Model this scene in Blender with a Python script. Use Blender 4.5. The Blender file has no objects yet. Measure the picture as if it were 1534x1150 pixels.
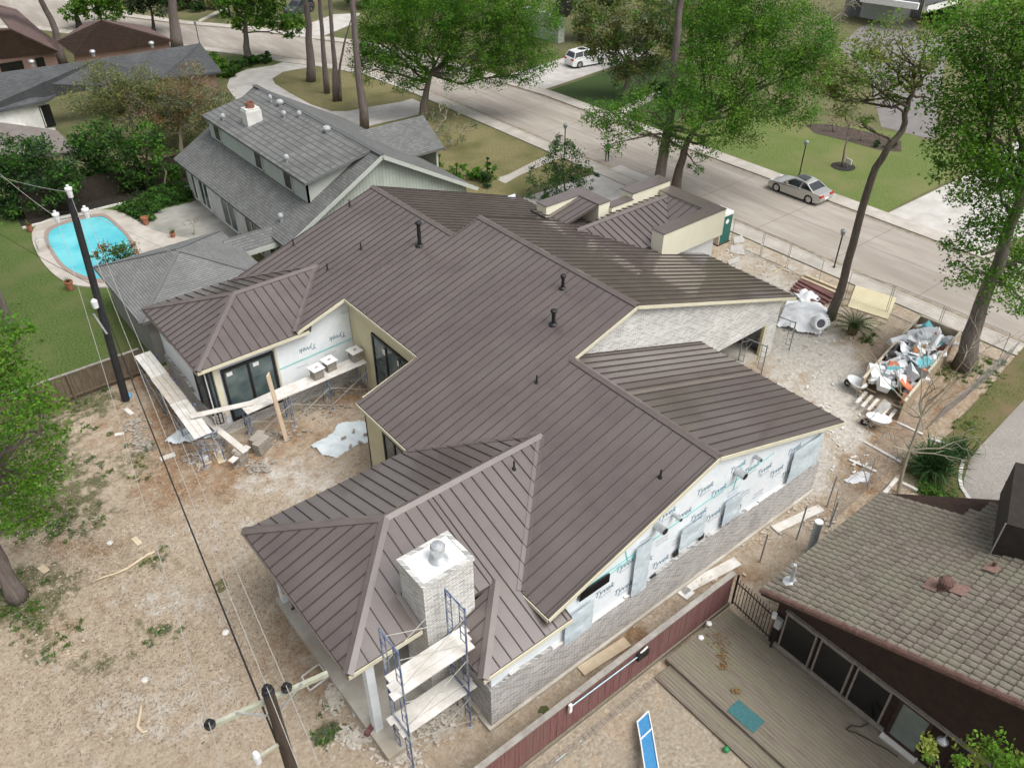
import bpy, math, random
import numpy as np
from mathutils import Vector, Matrix
random.seed(7)
V = Vector
sc = bpy.context.scene
col = sc.collection
# ---------------------------------------------------------------- camera
FPX, TH, YAW, CH = 1222.24, math.radians(36.515), math.radians(51.13), 25.2
cd = bpy.data.cameras.new('camera'); cam = bpy.data.objects.new('camera', cd); col.objects.link(cam)
cam.location = (0, 0, CH); cam.rotation_euler = (math.pi/2 - TH, 0, YAW - math.pi/2)
cd.sensor_width = 36; cd.lens = FPX/1534*36; cd.clip_start = .5; cd.clip_end = 3000
sc.camera = cam
# ---------------------------------------------------------------- sky and sun (overcast)
SUN_EL, SUN_AZ = math.radians(58), math.radians(-72)      # azimuth counted from +X towards +Y
w = bpy.data.worlds.new('World'); sc.world = w; w.use_nodes = True
nt = w.node_tree; bg = nt.nodes['Background']
sky = nt.nodes.new('ShaderNodeTexSky'); sky.sky_type = 'NISHITA'; sky.sun_disc = False
sky.sun_elevation = SUN_EL; sky.sun_rotation = math.pi/2 - SUN_AZ
sky.air_density = 1.0; sky.dust_density = 6.0; sky.ozone_density = 1.0
hs = nt.nodes.new('ShaderNodeHueSaturation'); hs.inputs['Saturation'].default_value = .28
nt.links.new(sky.outputs[0], hs.inputs['Color']); nt.links.new(hs.outputs[0], bg.inputs[0])
bg.inputs[1].default_value = .125
sd = bpy.data.lights.new('sun', 'SUN'); so = bpy.data.objects.new('sun', sd); col.objects.link(so)
sd.energy = 1.3; sd.angle = math.radians(40); sd.color = (1, .975, .94)
sdir = V((math.cos(SUN_EL)*math.cos(SUN_AZ), math.cos(SUN_EL)*math.sin(SUN_AZ), math.sin(SUN_EL)))
so.rotation_euler = sdir.to_track_quat('Z', 'Y').to_euler()
sc.view_settings.view_transform = 'Standard'; sc.view_settings.look = 'None'
sc.view_settings.exposure = .48; sc.view_settings.gamma = 1; sc.view_settings.use_curve_mapping = False
# ---------------------------------------------------------------- photo pixel -> direction -> point on a plane
_c, _s = math.cos(YAW), math.sin(YAW)
FW = V((_c*math.cos(TH), _s*math.cos(TH), -math.sin(TH))); RT = V((_s, -_c, 0)); DN = FW.cross(RT); CAM = V((0, 0, CH))
def ray(u, v): return FW + RT*((u-767)/FPX) + DN*((v-575)/FPX)
def onp(u, v, n, d0):
    d = ray(u, v); return CAM + d*((d0 - n.dot(CAM))/n.dot(d))
def G(u, v, z=0.): return onp(u, v, V((0, 0, 1)), z)
def PX(u, v, x): return onp(u, v, V((1, 0, 0)), x)
def PY(u, v, y): return onp(u, v, V((0, 1, 0)), y)
HF = V((_c, _s, 0))
def PD(u, v, base, off=0.):                       # on the upright plane through base that faces the heading
    return onp(u, v, HF, HF.dot(V(base)) + off)
def proj(P):
    q = V(P) - CAM; d = q.dot(FW); return 767+FPX*q.dot(RT)/d, 575+FPX*q.dot(DN)/d, d
# ---------------------------------------------------------------- mesh builder
def tag(o, label=None, cat=None, group=None, kind=None):
    if label: o['label'] = label
    if cat: o['category'] = cat
    if group: o['group'] = group
    if kind: o['kind'] = kind
    return o
ORG = {}
def empty(name, loc, label=None, cat=None, group=None):
    o = bpy.data.objects.new(name, None); col.objects.link(o); o.location = loc; o.empty_display_size = .3
    ORG[o] = V(loc); return tag(o, label, cat, group)
class MB:
    def __init__(s): s.v = []; s.f = []; s.m = []; s.cm = 0
    def add(s, vs, fs):
        b = len(s.v); s.v += [tuple(p) for p in vs]
        for q in fs: s.f.append(tuple(b+i for i in q)); s.m.append(s.cm)
        return s
    def poly(s, pts): return s.add(pts, [tuple(range(len(pts)))])
    def box(s, c, d, rz=0., M=None):
        hx, hy, hz = d[0]/2, d[1]/2, d[2]/2; cs, sn = math.cos(rz), math.sin(rz); out = []
        for z in (-hz, hz):
            for x, y in ((-hx, -hy), (hx, -hy), (hx, hy), (-hx, hy)):
                p = V((x*cs-y*sn, x*sn+y*cs, z))
                if M: p = M @ V((x, y, z))
                out.append(p + V(c))
        return s.add(out, [(3,2,1,0),(4,5,6,7),(0,1,5,4),(1,2,6,5),(2,3,7,6),(3,0,4,7)])
    def bx(s, x0, x1, y0, y1, z0, z1): return s.box(((x0+x1)/2, (y0+y1)/2, (z0+z1)/2), (x1-x0, y1-y0, z1-z0))
    def beam(s, a, b, w, h, up=(0, 0, 1)):
        a, b = V(a), V(b); l = (b-a).normalized(); up = V(up)
        sd_ = l.cross(up)
        if sd_.length < 1e-4: sd_ = l.cross(V((1, 0, 0)))
        sd_.normalize(); u2 = sd_.cross(l).normalized(); out = []
        for p in (a, b):
            for i, j in ((-1,-1),(1,-1),(1,1),(-1,1)): out.append(p + sd_*(i*w/2) + u2*(j*h/2))
        return s.add(out, [(0,1,2,3),(7,6,5,4),(0,4,5,1),(1,5,6,2),(2,6,7,3),(3,7,4,0)])
    def prism(s, pts, z0, z1):
        n = len(pts); lo = [(p[0], p[1], z0) for p in pts]; hi = [(p[0], p[1], z1) for p in pts]
        return s.add(lo+hi, [tuple(range(n-1, -1, -1)), tuple(range(n, 2*n))] + [(i, (i+1)%n, n+(i+1)%n, n+i) for i in range(n)])
    def slab(s, pts, off):                         # any planar polygon given thickness vector off
        n = len(pts); off = V(off); b = [V(p)+off for p in pts]
        return s.add([V(p) for p in pts]+b, [tuple(range(n)), tuple(range(2*n-1, n-1, -1))] + [((i+1)%n, i, n+i, n+(i+1)%n) for i in range(n)])
    def tube(s, pts, r, n=8, cap=True):
        pts = [V(p) for p in pts]; m = len(pts); rs = r if isinstance(r, (list, tuple)) else [r]*m; out = []; prev = None
        for i, p in enumerate(pts):
            t = (pts[min(i+1, m-1)] - pts[max(i-1, 0)]).normalized()
            if prev is None:
                a = t.cross(V((0, 0, 1)))
                if a.length < .05: a = t.cross(V((1, 0, 0)))
            else: a = prev - t*prev.dot(t)
            a.normalize(); prev = a; b = t.cross(a)
            for k in range(n):
                q = 2*math.pi*k/n; out.append(p + (a*math.cos(q)+b*math.sin(q))*rs[i])
        fs = [(i*n+k, i*n+(k+1)%n, (i+1)*n+(k+1)%n, (i+1)*n+k) for i in range(m-1) for k in range(n)]
        if cap: fs += [tuple(range(n-1, -1, -1)), tuple(range((m-1)*n, m*n))]
        return s.add(out, fs)
    def lathe(s, c, prof, n=16, M=None):
        out = []; m = len(prof)
        for r, z in prof:
            for k in range(n):
                q = 2*math.pi*k/n; p = V((r*math.cos(q), r*math.sin(q), z))
                if M: p = M @ p
                out.append(V(c)+p)
        fs = [(i*n+k, i*n+(k+1)%n, (i+1)*n+(k+1)%n, (i+1)*n+k) for i in range(m-1) for k in range(n)]
        fs += [tuple(range(n-1, -1, -1)), tuple(range((m-1)*n, m*n))]
        return s.add(out, fs)
    def build(s, name, mat, parent=None, smooth=False, org=None, label=None, cat=None, group=None, kind=None):
        me = bpy.data.meshes.new(name)
        if parent is not None: o_ = ORG[parent]
        elif org is not None: o_ = V(org)
        else:
            a = np.array(s.v); o_ = V(((a[:,0].min()+a[:,0].max())/2, (a[:,1].min()+a[:,1].max())/2, a[:,2].min()))
        vv = np.array(s.v, dtype=np.float64) - np.array(o_)
        me.from_pydata(vv.tolist(), [], s.f)
        mats = mat if isinstance(mat, (list, tuple)) else [mat]
        for m_ in mats: me.materials.append(m_)
        if len(mats) > 1: me.polygons.foreach_set('material_index', s.m)
        if smooth: me.polygons.foreach_set('use_smooth', [True]*len(me.polygons))
        me.update()
        o = bpy.data.objects.new(name, me); col.objects.link(o); ORG[o] = o_
        if parent is not None: o.parent = parent
        else: o.location = o_
        return tag(o, label, cat, group, kind)
def copy_tree(o, loc=None, rz=None, parent=None, label=None):
    c = o.copy(); col.objects.link(c); c.parent = parent
    if loc is not None: c.location = loc; ORG[c] = V(loc)
    if rz is not None: c.rotation_euler = (0, 0, rz)
    if label: c['label'] = label
    for ch in list(o.children): copy_tree(ch, parent=c)
    return c
# ---------------------------------------------------------------- materials
MATS = {}
def M_(name, c1, c2=None, scale=4., rough=.8, bump=0., metal=0., detail=5., c3=None, s3=.6, spec=.4, bscale=None, lo=.35, hi=.65, stretch=None, trans=0., coat=0.):
    m = bpy.data.materials.new(name); m.use_nodes = True; n = m.node_tree; N = n.nodes; L = n.links
    b = N['Principled BSDF']; b.inputs['Roughness'].default_value = rough; b.inputs['Metallic'].default_value = metal
    b.inputs['Specular IOR Level'].default_value = spec
    if coat: b.inputs['Coat Weight'].default_value = coat
    MATS[name] = m
    if c2 is None and not bump: b.inputs['Base Color'].default_value = (*c1, 1); return m
    tc = N.new('ShaderNodeTexCoord'); src = tc.outputs['Object']
    geo = N.new('ShaderNodeNewGeometry'); src = geo.outputs['Position']
    if stretch:
        mp = N.new('ShaderNodeMapping'); mp.inputs['Scale'].default_value = stretch; L.new(src, mp.inputs[0]); src = mp.outputs[0]
    nz = N.new('ShaderNodeTexNoise'); nz.inputs['Scale'].default_value = scale; nz.inputs['Detail'].default_value = detail; nz.inputs['Roughness'].default_value = .62
    L.new(src, nz.inputs['Vector'])
    cr = N.new('ShaderNodeValToRGB'); cr.color_ramp.elements[0].position = lo; cr.color_ramp.elements[1].position = hi
    cr.color_ramp.elements[0].color = (*c1, 1); cr.color_ramp.elements[1].color = (*(c2 or c1), 1)
    L.new(nz.outputs[0], cr.inputs[0]); outc = cr.outputs[0]
    if c3:
        n3 = N.new('ShaderNodeTexNoise'); n3.inputs['Scale'].default_value = s3; n3.inputs['Detail'].default_value = 4; L.new(src, n3.inputs['Vector'])
        r3 = N.new('ShaderNodeMapRange'); r3.inputs['From Min'].default_value = .45; r3.inputs['From Max'].default_value = .68; L.new(n3.outputs[0], r3.inputs[0])
        mx = N.new('ShaderNodeMix'); mx.data_type = 'RGBA'; L.new(r3.outputs[0], mx.inputs[0]); L.new(outc, mx.inputs[6]); mx.inputs[7].default_value = (*c3, 1); outc = mx.outputs[2]
    L.new(outc, b.inputs['Base Color'])
    if bump:
        nb = N.new('ShaderNodeTexNoise'); nb.inputs['Scale'].default_value = bscale or scale*3; nb.inputs['Detail'].default_value = 6; L.new(src, nb.inputs['Vector'])
        bp = N.new('ShaderNodeBump'); bp.inputs['Strength'].default_value = min(1, bump); bp.inputs['Distance'].default_value = .05; L.new(nb.outputs[0], bp.inputs['Height']); L.new(bp.outputs[0], b.inputs['Normal'])
    return m
def brick_mat(name, c1, c2, mortar, bw=.20, bh=.067, mort=.012, rough=.85, floor=False, bump=.6, off=.5):
    m = bpy.data.materials.new(name); m.use_nodes = True; n = m.node_tree; N = n.nodes; L = n.links; b = N['Principled BSDF']; b.inputs['Roughness'].default_value = rough
    geo = N.new('ShaderNodeNewGeometry'); sp = N.new('ShaderNodeSeparateXYZ'); L.new(geo.outputs['Position'], sp.inputs[0])
    cb = N.new('ShaderNodeCombineXYZ')
    if floor: L.new(sp.outputs[0], cb.inputs[0]); L.new(sp.outputs[1], cb.inputs[1])
    else:
        ad = N.new('ShaderNodeMath'); L.new(sp.outputs[0], ad.inputs[0]); L.new(sp.outputs[1], ad.inputs[1]); L.new(ad.outputs[0], cb.inputs[0]); L.new(sp.outputs[2], cb.inputs[1])
    t = N.new('ShaderNodeTexBrick'); L.new(cb.outputs[0], t.inputs['Vector']); t.offset = off
    t.inputs['Color1'].default_value = (*c1, 1); t.inputs['Color2'].default_value = (*c2, 1); t.inputs['Mortar'].default_value = (*mortar, 1)
    t.inputs['Scale'].default_value = 1; t.inputs['Brick Width'].default_value = bw; t.inputs['Row Height'].default_value = bh; t.inputs['Mortar Size'].default_value = mort; t.inputs['Bias'].default_value = 0
    nz = N.new('ShaderNodeTexNoise'); nz.inputs['Scale'].default_value = 1.1; nz.inputs['Detail'].default_value = 6; L.new(geo.outputs['Position'], nz.inputs['Vector'])
    mp = N.new('ShaderNodeMapRange'); mp.inputs['To Min'].default_value = .72; mp.inputs['To Max'].default_value = 1.25; L.new(nz.outputs[0], mp.inputs[0])
    mx = N.new('ShaderNodeMix'); mx.data_type = 'RGBA'; mx.blend_type = 'MULTIPLY'; mx.inputs[0].default_value = 1; L.new(t.outputs['Color'], mx.inputs[6]); L.new(mp.outputs[0], mx.inputs[7]); L.new(mx.outputs[2], b.inputs['Base Color'])
    bp = N.new('ShaderNodeBump'); bp.inputs['Strength'].default_value = bump; bp.inputs['Distance'].default_value = .012; bp.invert = True; L.new(t.outputs['Fac'], bp.inputs['Height']); L.new(bp.outputs[0], b.inputs['Normal'])
    MATS[name] = m; return m
m_metal = M_('bronze_metal', (.098,.076,.070), (.118,.094,.086), 1.3, .30, .025, spec=1., c3=(.132,.109,.098), s3=.35, bscale=5, coat=.85)
def vary(m, amt):                                 # small sheet-to-sheet difference of colour
    N = m.node_tree.nodes; L = m.node_tree.links; b = N['Principled BSDF']; src = b.inputs['Base Color'].links[0].from_socket
    oi = N.new('ShaderNodeObjectInfo'); mr = N.new('ShaderNodeMapRange'); mr.inputs['To Min'].default_value = 1-amt; mr.inputs['To Max'].default_value = 1+amt; L.new(oi.outputs['Random'], mr.inputs[0])
    mx = N.new('ShaderNodeMix'); mx.data_type = 'RGBA'; mx.blend_type = 'MULTIPLY'; mx.inputs[0].default_value = 1; L.new(src, mx.inputs[6]); L.new(mr.outputs[0], mx.inputs[7]); L.new(mx.outputs[2], b.inputs['Base Color'])
vary(m_metal, .05)
m_rib = M_('bronze_rib', (.056,.044,.041), rough=.4, spec=.6)
m_cap = M_('bronze_trim', (.108,.085,.078), (.130,.106,.097), 2, .36, spec=1., coat=.4)
m_deck = M_('roof_deck', (.09,.07,.065), rough=.7)
m_cream = M_('cream_board', (.60,.57,.43), (.66,.63,.48), 1.5, .7)
m_creamp = M_('cream_panel', (.72,.69,.54), (.76,.73,.58), 1.5, .7)
m_cream2 = M_('cream_sheathing', (.60,.55,.36), (.66,.61,.42), 1.2, .75)
m_brick = brick_mat('white_brick', (.62,.62,.59), (.30,.30,.29), (.76,.75,.72), .27, .085, .016)
m_brickg = brick_mat('grey_brick', (.46,.45,.43), (.18,.175,.17), (.62,.60,.58), .27, .085, .016)
m_wrap = M_('house_wrap', (.74,.80,.84), (.82,.86,.88), 2.5, .55, .5, bscale=3.5)
m_plastic = M_('plastic_sheet', (.50,.59,.64), (.63,.71,.75), 2.2, .3, .8, bscale=4)
m_ink = M_('blue_print', (.17,.27,.34), rough=.7)
m_ink2 = M_('grey_print', (.45,.50,.54), rough=.7)
m_teal = M_('teal_tape', (.22,.60,.58), rough=.5)
m_frame = M_('black_frame', (.012,.012,.013), rough=.45)
m_glass = M_('dark_glass', (.035,.062,.068), (.065,.10,.105), 1.2, .08, spec=.7, c3=(.11,.15,.15), s3=.9)
m_glassb = M_('black_glass', (.008,.009,.010), (.014,.015,.016), 1., .12, spec=.5)
m_conc = M_('concrete', (.42,.39,.33), (.50,.47,.41), 3, .9, .2, c3=(.36,.33,.28))
m_slab = M_('slab_concrete', (.44,.41,.35), (.55,.52,.46), 2.2, .9, .25, c3=(.37,.32,.25))
m_white = M_('white_paint', (.80,.80,.78), (.72,.72,.70), 6, .6)
m_galv = M_('galvanised', (.50,.53,.55), (.60,.62,.63), 8, .4, metal=.6)
m_black = M_('black_plastic', (.015,.015,.016), rough=.5)
m_dark = M_('interior_shade', (.02,.018,.016), rough=.9)  # near-black colour stands in for the shade inside openings
m_wood = M_('pale_wood', (.50,.40,.27), (.60,.50,.36), 6, .8, stretch=(1, 1, 1))
m_plank = M_('plank_wood', (.60,.575,.53), (.73,.71,.675), 3, .8, .2, c3=(.52,.49,.44), s3=1.2)
# ================================================================ the setting: ground, street, pavements
def sheet(name, pts, z, mat, kind='structure', **k):
    return MB().poly([(p[0], p[1], z) for p in pts]).build(name, mat, kind=kind, **k)
def gp(l): return [G(u, v) for u, v in l]
def grass_mat(name, a, b, c, scale=6., s3=.35):
    return M_(name, [x*.72 for x in a], [x*1.15 for x in b], scale*1.7, .95, .55, c3=c, s3=s3, bscale=30, detail=10, lo=.38, hi=.62)
m_ground = grass_mat('rough_grass', (.10,.105,.042), (.17,.155,.075), (.075,.095,.028))
m_lawn = grass_mat('green_lawn', (.048,.085,.015), (.098,.145,.034), (.115,.130,.045))
m_lawn_dk = grass_mat('dark_lawn', (.035,.070,.014), (.055,.095,.022), (.045,.080,.020))
m_lawn_y = grass_mat('yellow_lawn', (.085,.135,.026), (.145,.185,.050), (.175,.175,.068), s3=.22)
m_lawn_o = grass_mat('olive_lawn', (.075,.085,.022), (.125,.13,.042), (.17,.13,.07), s3=.5)
m_lawn_t = grass_mat('tan_lawn', (.16,.145,.060), (.24,.21,.10), (.125,.125,.045), s3=.3)
m_road = M_('road_concrete', (.315,.28,.24), (.40,.365,.325), 1.6, .9, .15, c3=(.275,.245,.21), s3=.5, bscale=30, stretch=(1,.16,1), detail=9)
m_walk = M_('pavement_concrete', (.42,.385,.34), (.50,.465,.42), 1.4, .9, .15, c3=(.36,.33,.285))
m_drive = M_('driveway_concrete', (.46,.44,.41), (.54,.52,.49), 1., .9, .15, c3=(.40,.38,.35))
m_gut = M_('gutter_dirt', (.20,.165,.12), (.34,.29,.23), 2.2, .95, .3)
sheet('ground', [(-900,-900), (1500,-900), (1500,1500), (-900,1500)], 0, m_ground)
XN, XF = 45.7, 53.95
nearc = [V((XN,-90,0)), V((XN,70,0))] + [G(u, v) for u, v in [(560,108),(500,97),(430,88),(373,78),(309,71),(220,60),(120,48),(60,40)]] + [V((5,140,0))]
farc = [V((XF,-90,0)), V((XF,62,0))] + [G(u, v) for u, v in [(720,115),(630,89),(540,68),(424,53),(370,45),(267,36),(190,26),(130,8),(100,-14)]] + [V((20,160,0))]
sheet('road', nearc + farc[::-1], .004, m_road)
# branch street at the top left
sheet('road_branch', [G(100,48),G(64,36),G(36,10),G(20,-8),G(75,-14),G(92,20)], .008, m_road)
def strip(name, line, w, z0, z1, mat, side=1, **k):           # ribbon with thickness along a ground polyline
    out = []
    for i, p in enumerate(line):
        t = (line[min(i+1, len(line)-1)] - line[max(i-1, 0)]).normalized(); n = V((-t.y, t.x, 0))*side; out.append(p + n*w)
    b = MB()
    for i in range(len(line)-1): b.prism([line[i], line[i+1], out[i+1], out[i]], z0, z1)
    return b.build(name, mat, kind='structure', **k)
strip('kerb', nearc, .16, 0, .09, m_walk, 1); strip('kerb', farc, .16, 0, .10, m_walk, -1)
def inset(line, d): 
    o = []
    for i, p in enumerate(line):
        t = (line[min(i+1, len(line)-1)] - line[max(i-1, 0)]).normalized(); o.append(p + V((-t.y, t.x, 0))*d)
    return o
strip('pavement', inset(nearc, .165), 1.25, 0, .075, m_walk, 1)
strip('pavement', inset(farc, -.165), 1.35, 0, .085, m_walk, -1)
strip('gutter', inset(nearc, -.5), .5, .002, .0075, m_gut, 1); strip('gutter', inset(farc, .3), .3, .002, .0075, m_gut, -1)
# joints of the street slabs
jb = MB()
for y in range(-30, 76, 6): jb.bx(XN+.1, XF-.1, y-.02, y+.02, .0042, .0062)
jb.bx(49.8, 49.84, -60, 70, .0042, .0062)
jb.build('road_joint', M_('joint_tar', (.17,.15,.13), rough=.9), kind='structure')
# drives
sheet('driveway', [(47.0,37.8),(47.0,44.2),(36.5,44.2),(33.2,41.5),(33.2,37.8)], .014, m_drive)
sheet('driveway', gp([(500,103),(560,122),(640,158),(628,172),(557,188),(520,200),(470,190),(400,165),(352,148),(340,130),(344,118),(355,110),(385,99),(430,87)]), .012, m_drive)
sheet('driveway', [(54.1,63.2),(54.1,69.5),(74,72),(74,66)], .016, m_drive)
sheet('driveway', [(54.1,25.6),(54.1,18.4),(72,16),(84,20),(84,27.5),(70,25.5)], .016, m_drive)
sheet('driveway', gp([(420,52),(470,60),(530,36),(540,20),(500,22)]), .016, m_drive)
sheet('driveway', gp([(1255,70),(1290,40),(1360,28),(1420,60),(1400,210),(1320,190),(1300,110)]), .012, M_('asphalt_drive', (.17,.155,.15), (.215,.20,.19), 1.2, .9, .2))
sheet('garden_path', gp([(742,268),(760,262),(835,225),(862,222),(850,232),(780,262),(757,275)]), .014, m_walk)
sheet('garden_path', gp([(296,31),(336,11),(342,14),(300,33)]), .014, m_walk)
sheet('garden_path', gp([(905,172),(985,137),(997,140),(925,178)]), .014, m_walk)
# lawns
sheet('lawn', gp([(408,118),(424,108),(472,99.5),(497,104),(530,111),(590,128),(624,146),(600,153),(551,161),(520,167),(497,167),(466,157),(433,139),(412,126)]), .018, m_lawn_t)
sheet('lawn', [(36,45.2),(44.1,45.2),(44.1,70.5),(38,71.5),(31,60),(29,48)], .010, m_lawn_t)
sheet('lawn', [(55.5,25.8),(70,25.9),(72,33),(66,46),(55.5,46)], .010, m_lawn_y)
sheet('mulch_bed', gp([(1205,186),(1240,186),(1300,198),(1350,212),(1350,228),(1320,226),(1270,212),(1220,200)]), .03, M_('brown_mulch', (.05,.038,.03), (.10,.078,.062), 4, .95, .7))
sheet('lawn', [(55.5,47.5),(68,52),(74,65.4),(55.5,62.8)], .010, m_lawn_dk)
sheet('lawn', [(55.5,17.8),(70,15.2),(70,0),(55.5,0)], .010, m_lawn)
sheet('lawn', gp([(316,90),(360,82),(432,91),(410,98),(372,104),(346,112),(322,108)]), .020, m_lawn)
sheet('lawn', [(-25,39.6),(16.9,39.6),(16.9,66.5),(-25,70)], .006, m_lawn)
sheet('lawn', [(31.2,6.3),(43.8,7.6),(43.8,10.2),(31.0,10.2)], .075, m_lawn_o)
sheet('lawn', gp([(1426,640),(1475,590),(1534,520),(1600,500),(1600,560),(1534,618),(1470,665),(1440,655)]), .085, m_lawn_o)
# ---------------------------------------------------------------- building plot: bare soil with worn grass
def site():
    x0, x1, y0, y1, st = -16., 44.2, 5.5, 39.4, .2
    nx, ny = int((x1-x0)/st)+1, int((y1-y0)/st)+1
    xs = np.linspace(x0, x1, nx); ys = np.linspace(y0, y1, ny); X, Y = np.meshgrid(xs, ys)
    rng = np.random.default_rng(3)
    def noise(k):
        a = np.zeros_like(X)
        for i in range(14):
            f = k*(1.35**(i % 7)); th = rng.uniform(0, 6.28); ph = rng.uniform(0, 6.28)
            a += np.sin((X*math.cos(th)+Y*math.sin(th))*f+ph)/(1+.3*(i % 7))
        return a/5
    Z = .022 + .018*noise(1.1) + .012*noise(3.)
    q0 = X*FW.x+Y*FW.y+(0-CH)*FW.z
    U = 767+FPX*(X*RT.x+Y*RT.y)/q0; W = 575+FPX*(X*DN.x+Y*DN.y-CH*DN.z)/q0
    def blob(l):
        a = np.zeros_like(X)
        for u, v, ru, rv, g in l: a = np.maximum(a, g*np.clip(1.35-np.sqrt(((U-u)/ru)**2+((W-v)/rv)**2), 0, 1))
        return a
    grass = blob([(20,650,110,160,1),(60,760,110,60,.9),(0,900,110,60,.75),(60,870,90,40,.6),(110,600,90,30,.8),(230,840,60,22,.45),(110,780,60,30,.6),(230,940,40,16,.55),(150,990,120,30,.35),(60,960,60,30,.5),
        (495,1095,26,22,.7),(300,985,80,14,.25),(195,690,50,30,.5),(130,720,60,30,.55),(1230,440,60,26,.35),(1420,545,70,40,.2),(1290,400,30,14,.5),(1390,480,30,20,.2)]) + .12*noise(.8)
    dust = blob([(1150,430,60,30,.8),(1200,520,70,50,1),(1250,580,60,60,1),(1190,480,60,25,1),(1240,540,50,35,1),(1265,600,50,45,1),(1215,700,45,50,.95),(1270,650,40,30,.9),(1180,560,40,40,.7),(1130,390,60,25,.5),(1180,400,50,20,.5),(440,720,110,40,.55),(350,800,120,40,.35),(260,900,110,40,.4),(250,1060,140,60,.45),
        (640,1080,60,30,.5),(1020,830,160,30,.0),(1150,790,60,14,.5),(960,930,40,14,.25),(1060,350,50,16,.4)])
    soil = blob([(250,720,60,60,.8),(420,700,80,30,.7),(320,720,60,40,.8),(300,690,60,30,1),(370,690,60,25,.9),(250,630,40,70,.9),(530,590,60,30,.8),(450,650,60,20,.8),(180,640,60,40,.4),(1330,640,60,40,.8),(1300,710,50,50,.7),(900,960,120,30,.9),(1040,860,120,25,.8),(440,960,60,60,.45),(480,1020,60,40,.5),
        (1350,560,60,60,.7),(130,820,100,20,.6),(60,930,60,30,.5),(160,900,80,26,.3),(220,570,40,30,.6),(600,640,30,50,.5),(1420,600,60,60,.6),(1290,760,60,30,.5)])
    me = bpy.data.meshes.new('bare_ground'); vs = np.stack([X, Y, Z], -1).reshape(-1, 3)
    idx = np.arange(nx*ny).reshape(ny, nx); fs = np.stack([idx[:-1,:-1], idx[:-1,1:], idx[1:,1:], idx[1:,:-1]], -1).reshape(-1, 4)
    me.from_pydata(vs.tolist(), [], fs.tolist())
    at = me.attributes.new('soil', 'FLOAT_COLOR', 'POINT'); c = np.ones((nx*ny, 4), dtype=np.float32)
    c[:,0] = np.clip(grass, 0, 1).ravel(); c[:,1] = np.clip(dust, 0, 1).ravel(); c[:,2] = np.clip(soil, 0, 1).ravel(); at.data.foreach_set('color', c.ravel())
    me.polygons.foreach_set('use_smooth', [True]*len(me.polygons))
    m = bpy.data.materials.new('site_soil'); m.use_nodes = True; n = m.node_tree; N = n.nodes; L = n.links; b = N['Principled BSDF']; b.inputs['Roughness'].default_value = .95
    geo = N.new('ShaderNodeNewGeometry')
    def nz(s, d=8, r=.65):
        t = N.new('ShaderNodeTexNoise'); t.inputs['Scale'].default_value = s; t.inputs['Detail'].default_value = d; t.inputs['Roughness'].default_value = r; L.new(geo.outputs['Position'], t.inputs['Vector']); return t.outputs[0]
    def ramp(src, a, ca, bb, cb):
        r = N.new('ShaderNodeValToRGB'); r.color_ramp.elements[0].position = a; r.color_ramp.elements[1].position = bb; r.color_ramp.elements[0].color = (*ca, 1); r.color_ramp.elements[1].color = (*cb, 1); L.new(src, r.inputs[0]); return r.outputs[0]
    def mix(f, a, c_):
        x = N.new('ShaderNodeMix'); x.data_type = 'RGBA'; L.new(f, x.inputs[0]); L.new(a, x.inputs[6]); L.new(c_, x.inputs[7]); return x.outputs[2]
    av = N.new('ShaderNodeAttribute'); av.attribute_name = 'soil'; sp = N.new('ShaderNodeSeparateColor'); L.new(av.outputs['Color'], sp.inputs[0])
    def mask(ch, s, sharp):
        a = N.new('ShaderNodeMath'); a.operation = 'ADD'; L.new(sp.outputs[ch], a.inputs[0]); k = N.new('ShaderNodeMapRange'); k.inputs['To Min'].default_value = -.62; k.inputs['To Max'].default_value = .62; k.inputs['From Min'].default_value = .25; k.inputs['From Max'].default_value = .75; L.new(nz(s), k.inputs[0]); L.new(k.outputs[0], a.inputs[1])
        r = N.new('ShaderNodeMapRange'); r.inputs['From Min'].default_value = .5-sharp; r.inputs['From Max'].default_value = .5+sharp; L.new(a.outputs[0], r.inputs[0]); return r.outputs[0]
    base = mix(ramp(nz(6., 10, .75), .42, (0,0,0), .60, (1,1,1)), ramp(nz(1.6), .36, (.34,.26,.18), .66, (.50,.405,.30)), ramp(nz(2.3), .36, (.45,.37,.275), .66, (.58,.495,.39)))
    base = mix(mask(2, .9, .35), base, ramp(nz(3.), .35, (.20,.115,.06), .65, (.40,.265,.155)))
    base = mix(mask(1, 1.3, .25), base, ramp(nz(4.), .35, (.50,.46,.40), .65, (.68,.65,.60)))
    base = mix(mask(0, 1.4, .18), base, ramp(nz(7.), .35, (.075,.085,.03), .65, (.17,.155,.075)))
    base = mix(ramp(nz(7.5, 6, .8), .51, (0,0,0), .62, (.45,.45,.45)), base, ramp(nz(2., 4), .35, (.235,.18,.125), .65, (.33,.27,.195)))  # darker noise here and in the specks below imitates shadows of clods
    base = mix(ramp(nz(9.3, 6, .8), .55, (0,0,0), .65, (.5,.5,.5)), base, ramp(nz(2.7, 4), .35, (.50,.445,.36), .65, (.62,.57,.49)))
    ds = ramp(nz(11, 5, .7),   .57, (0,0,0), .66, (1,1,1)); dk = N.new('ShaderNodeRGB'); dk.outputs[0].default_value = (.13,.095,.055,1)
    hf = N.new('ShaderNodeMath'); hf.operation = 'MULTIPLY'; hf.inputs[1].default_value = .6; L.new(ds, hf.inputs[0]); base = mix(hf.outputs[0], base, dk.outputs[0])
    L.new(base, b.inputs['Base Color'])
    bp = N.new('ShaderNodeBump'); bp.inputs['Strength'].default_value = .9; bp.inputs['Distance'].default_value = .14; L.new(nz(4.5, 12, .78), bp.inputs['Height']); L.new(bp.outputs[0], b.inputs['Normal'])
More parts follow.
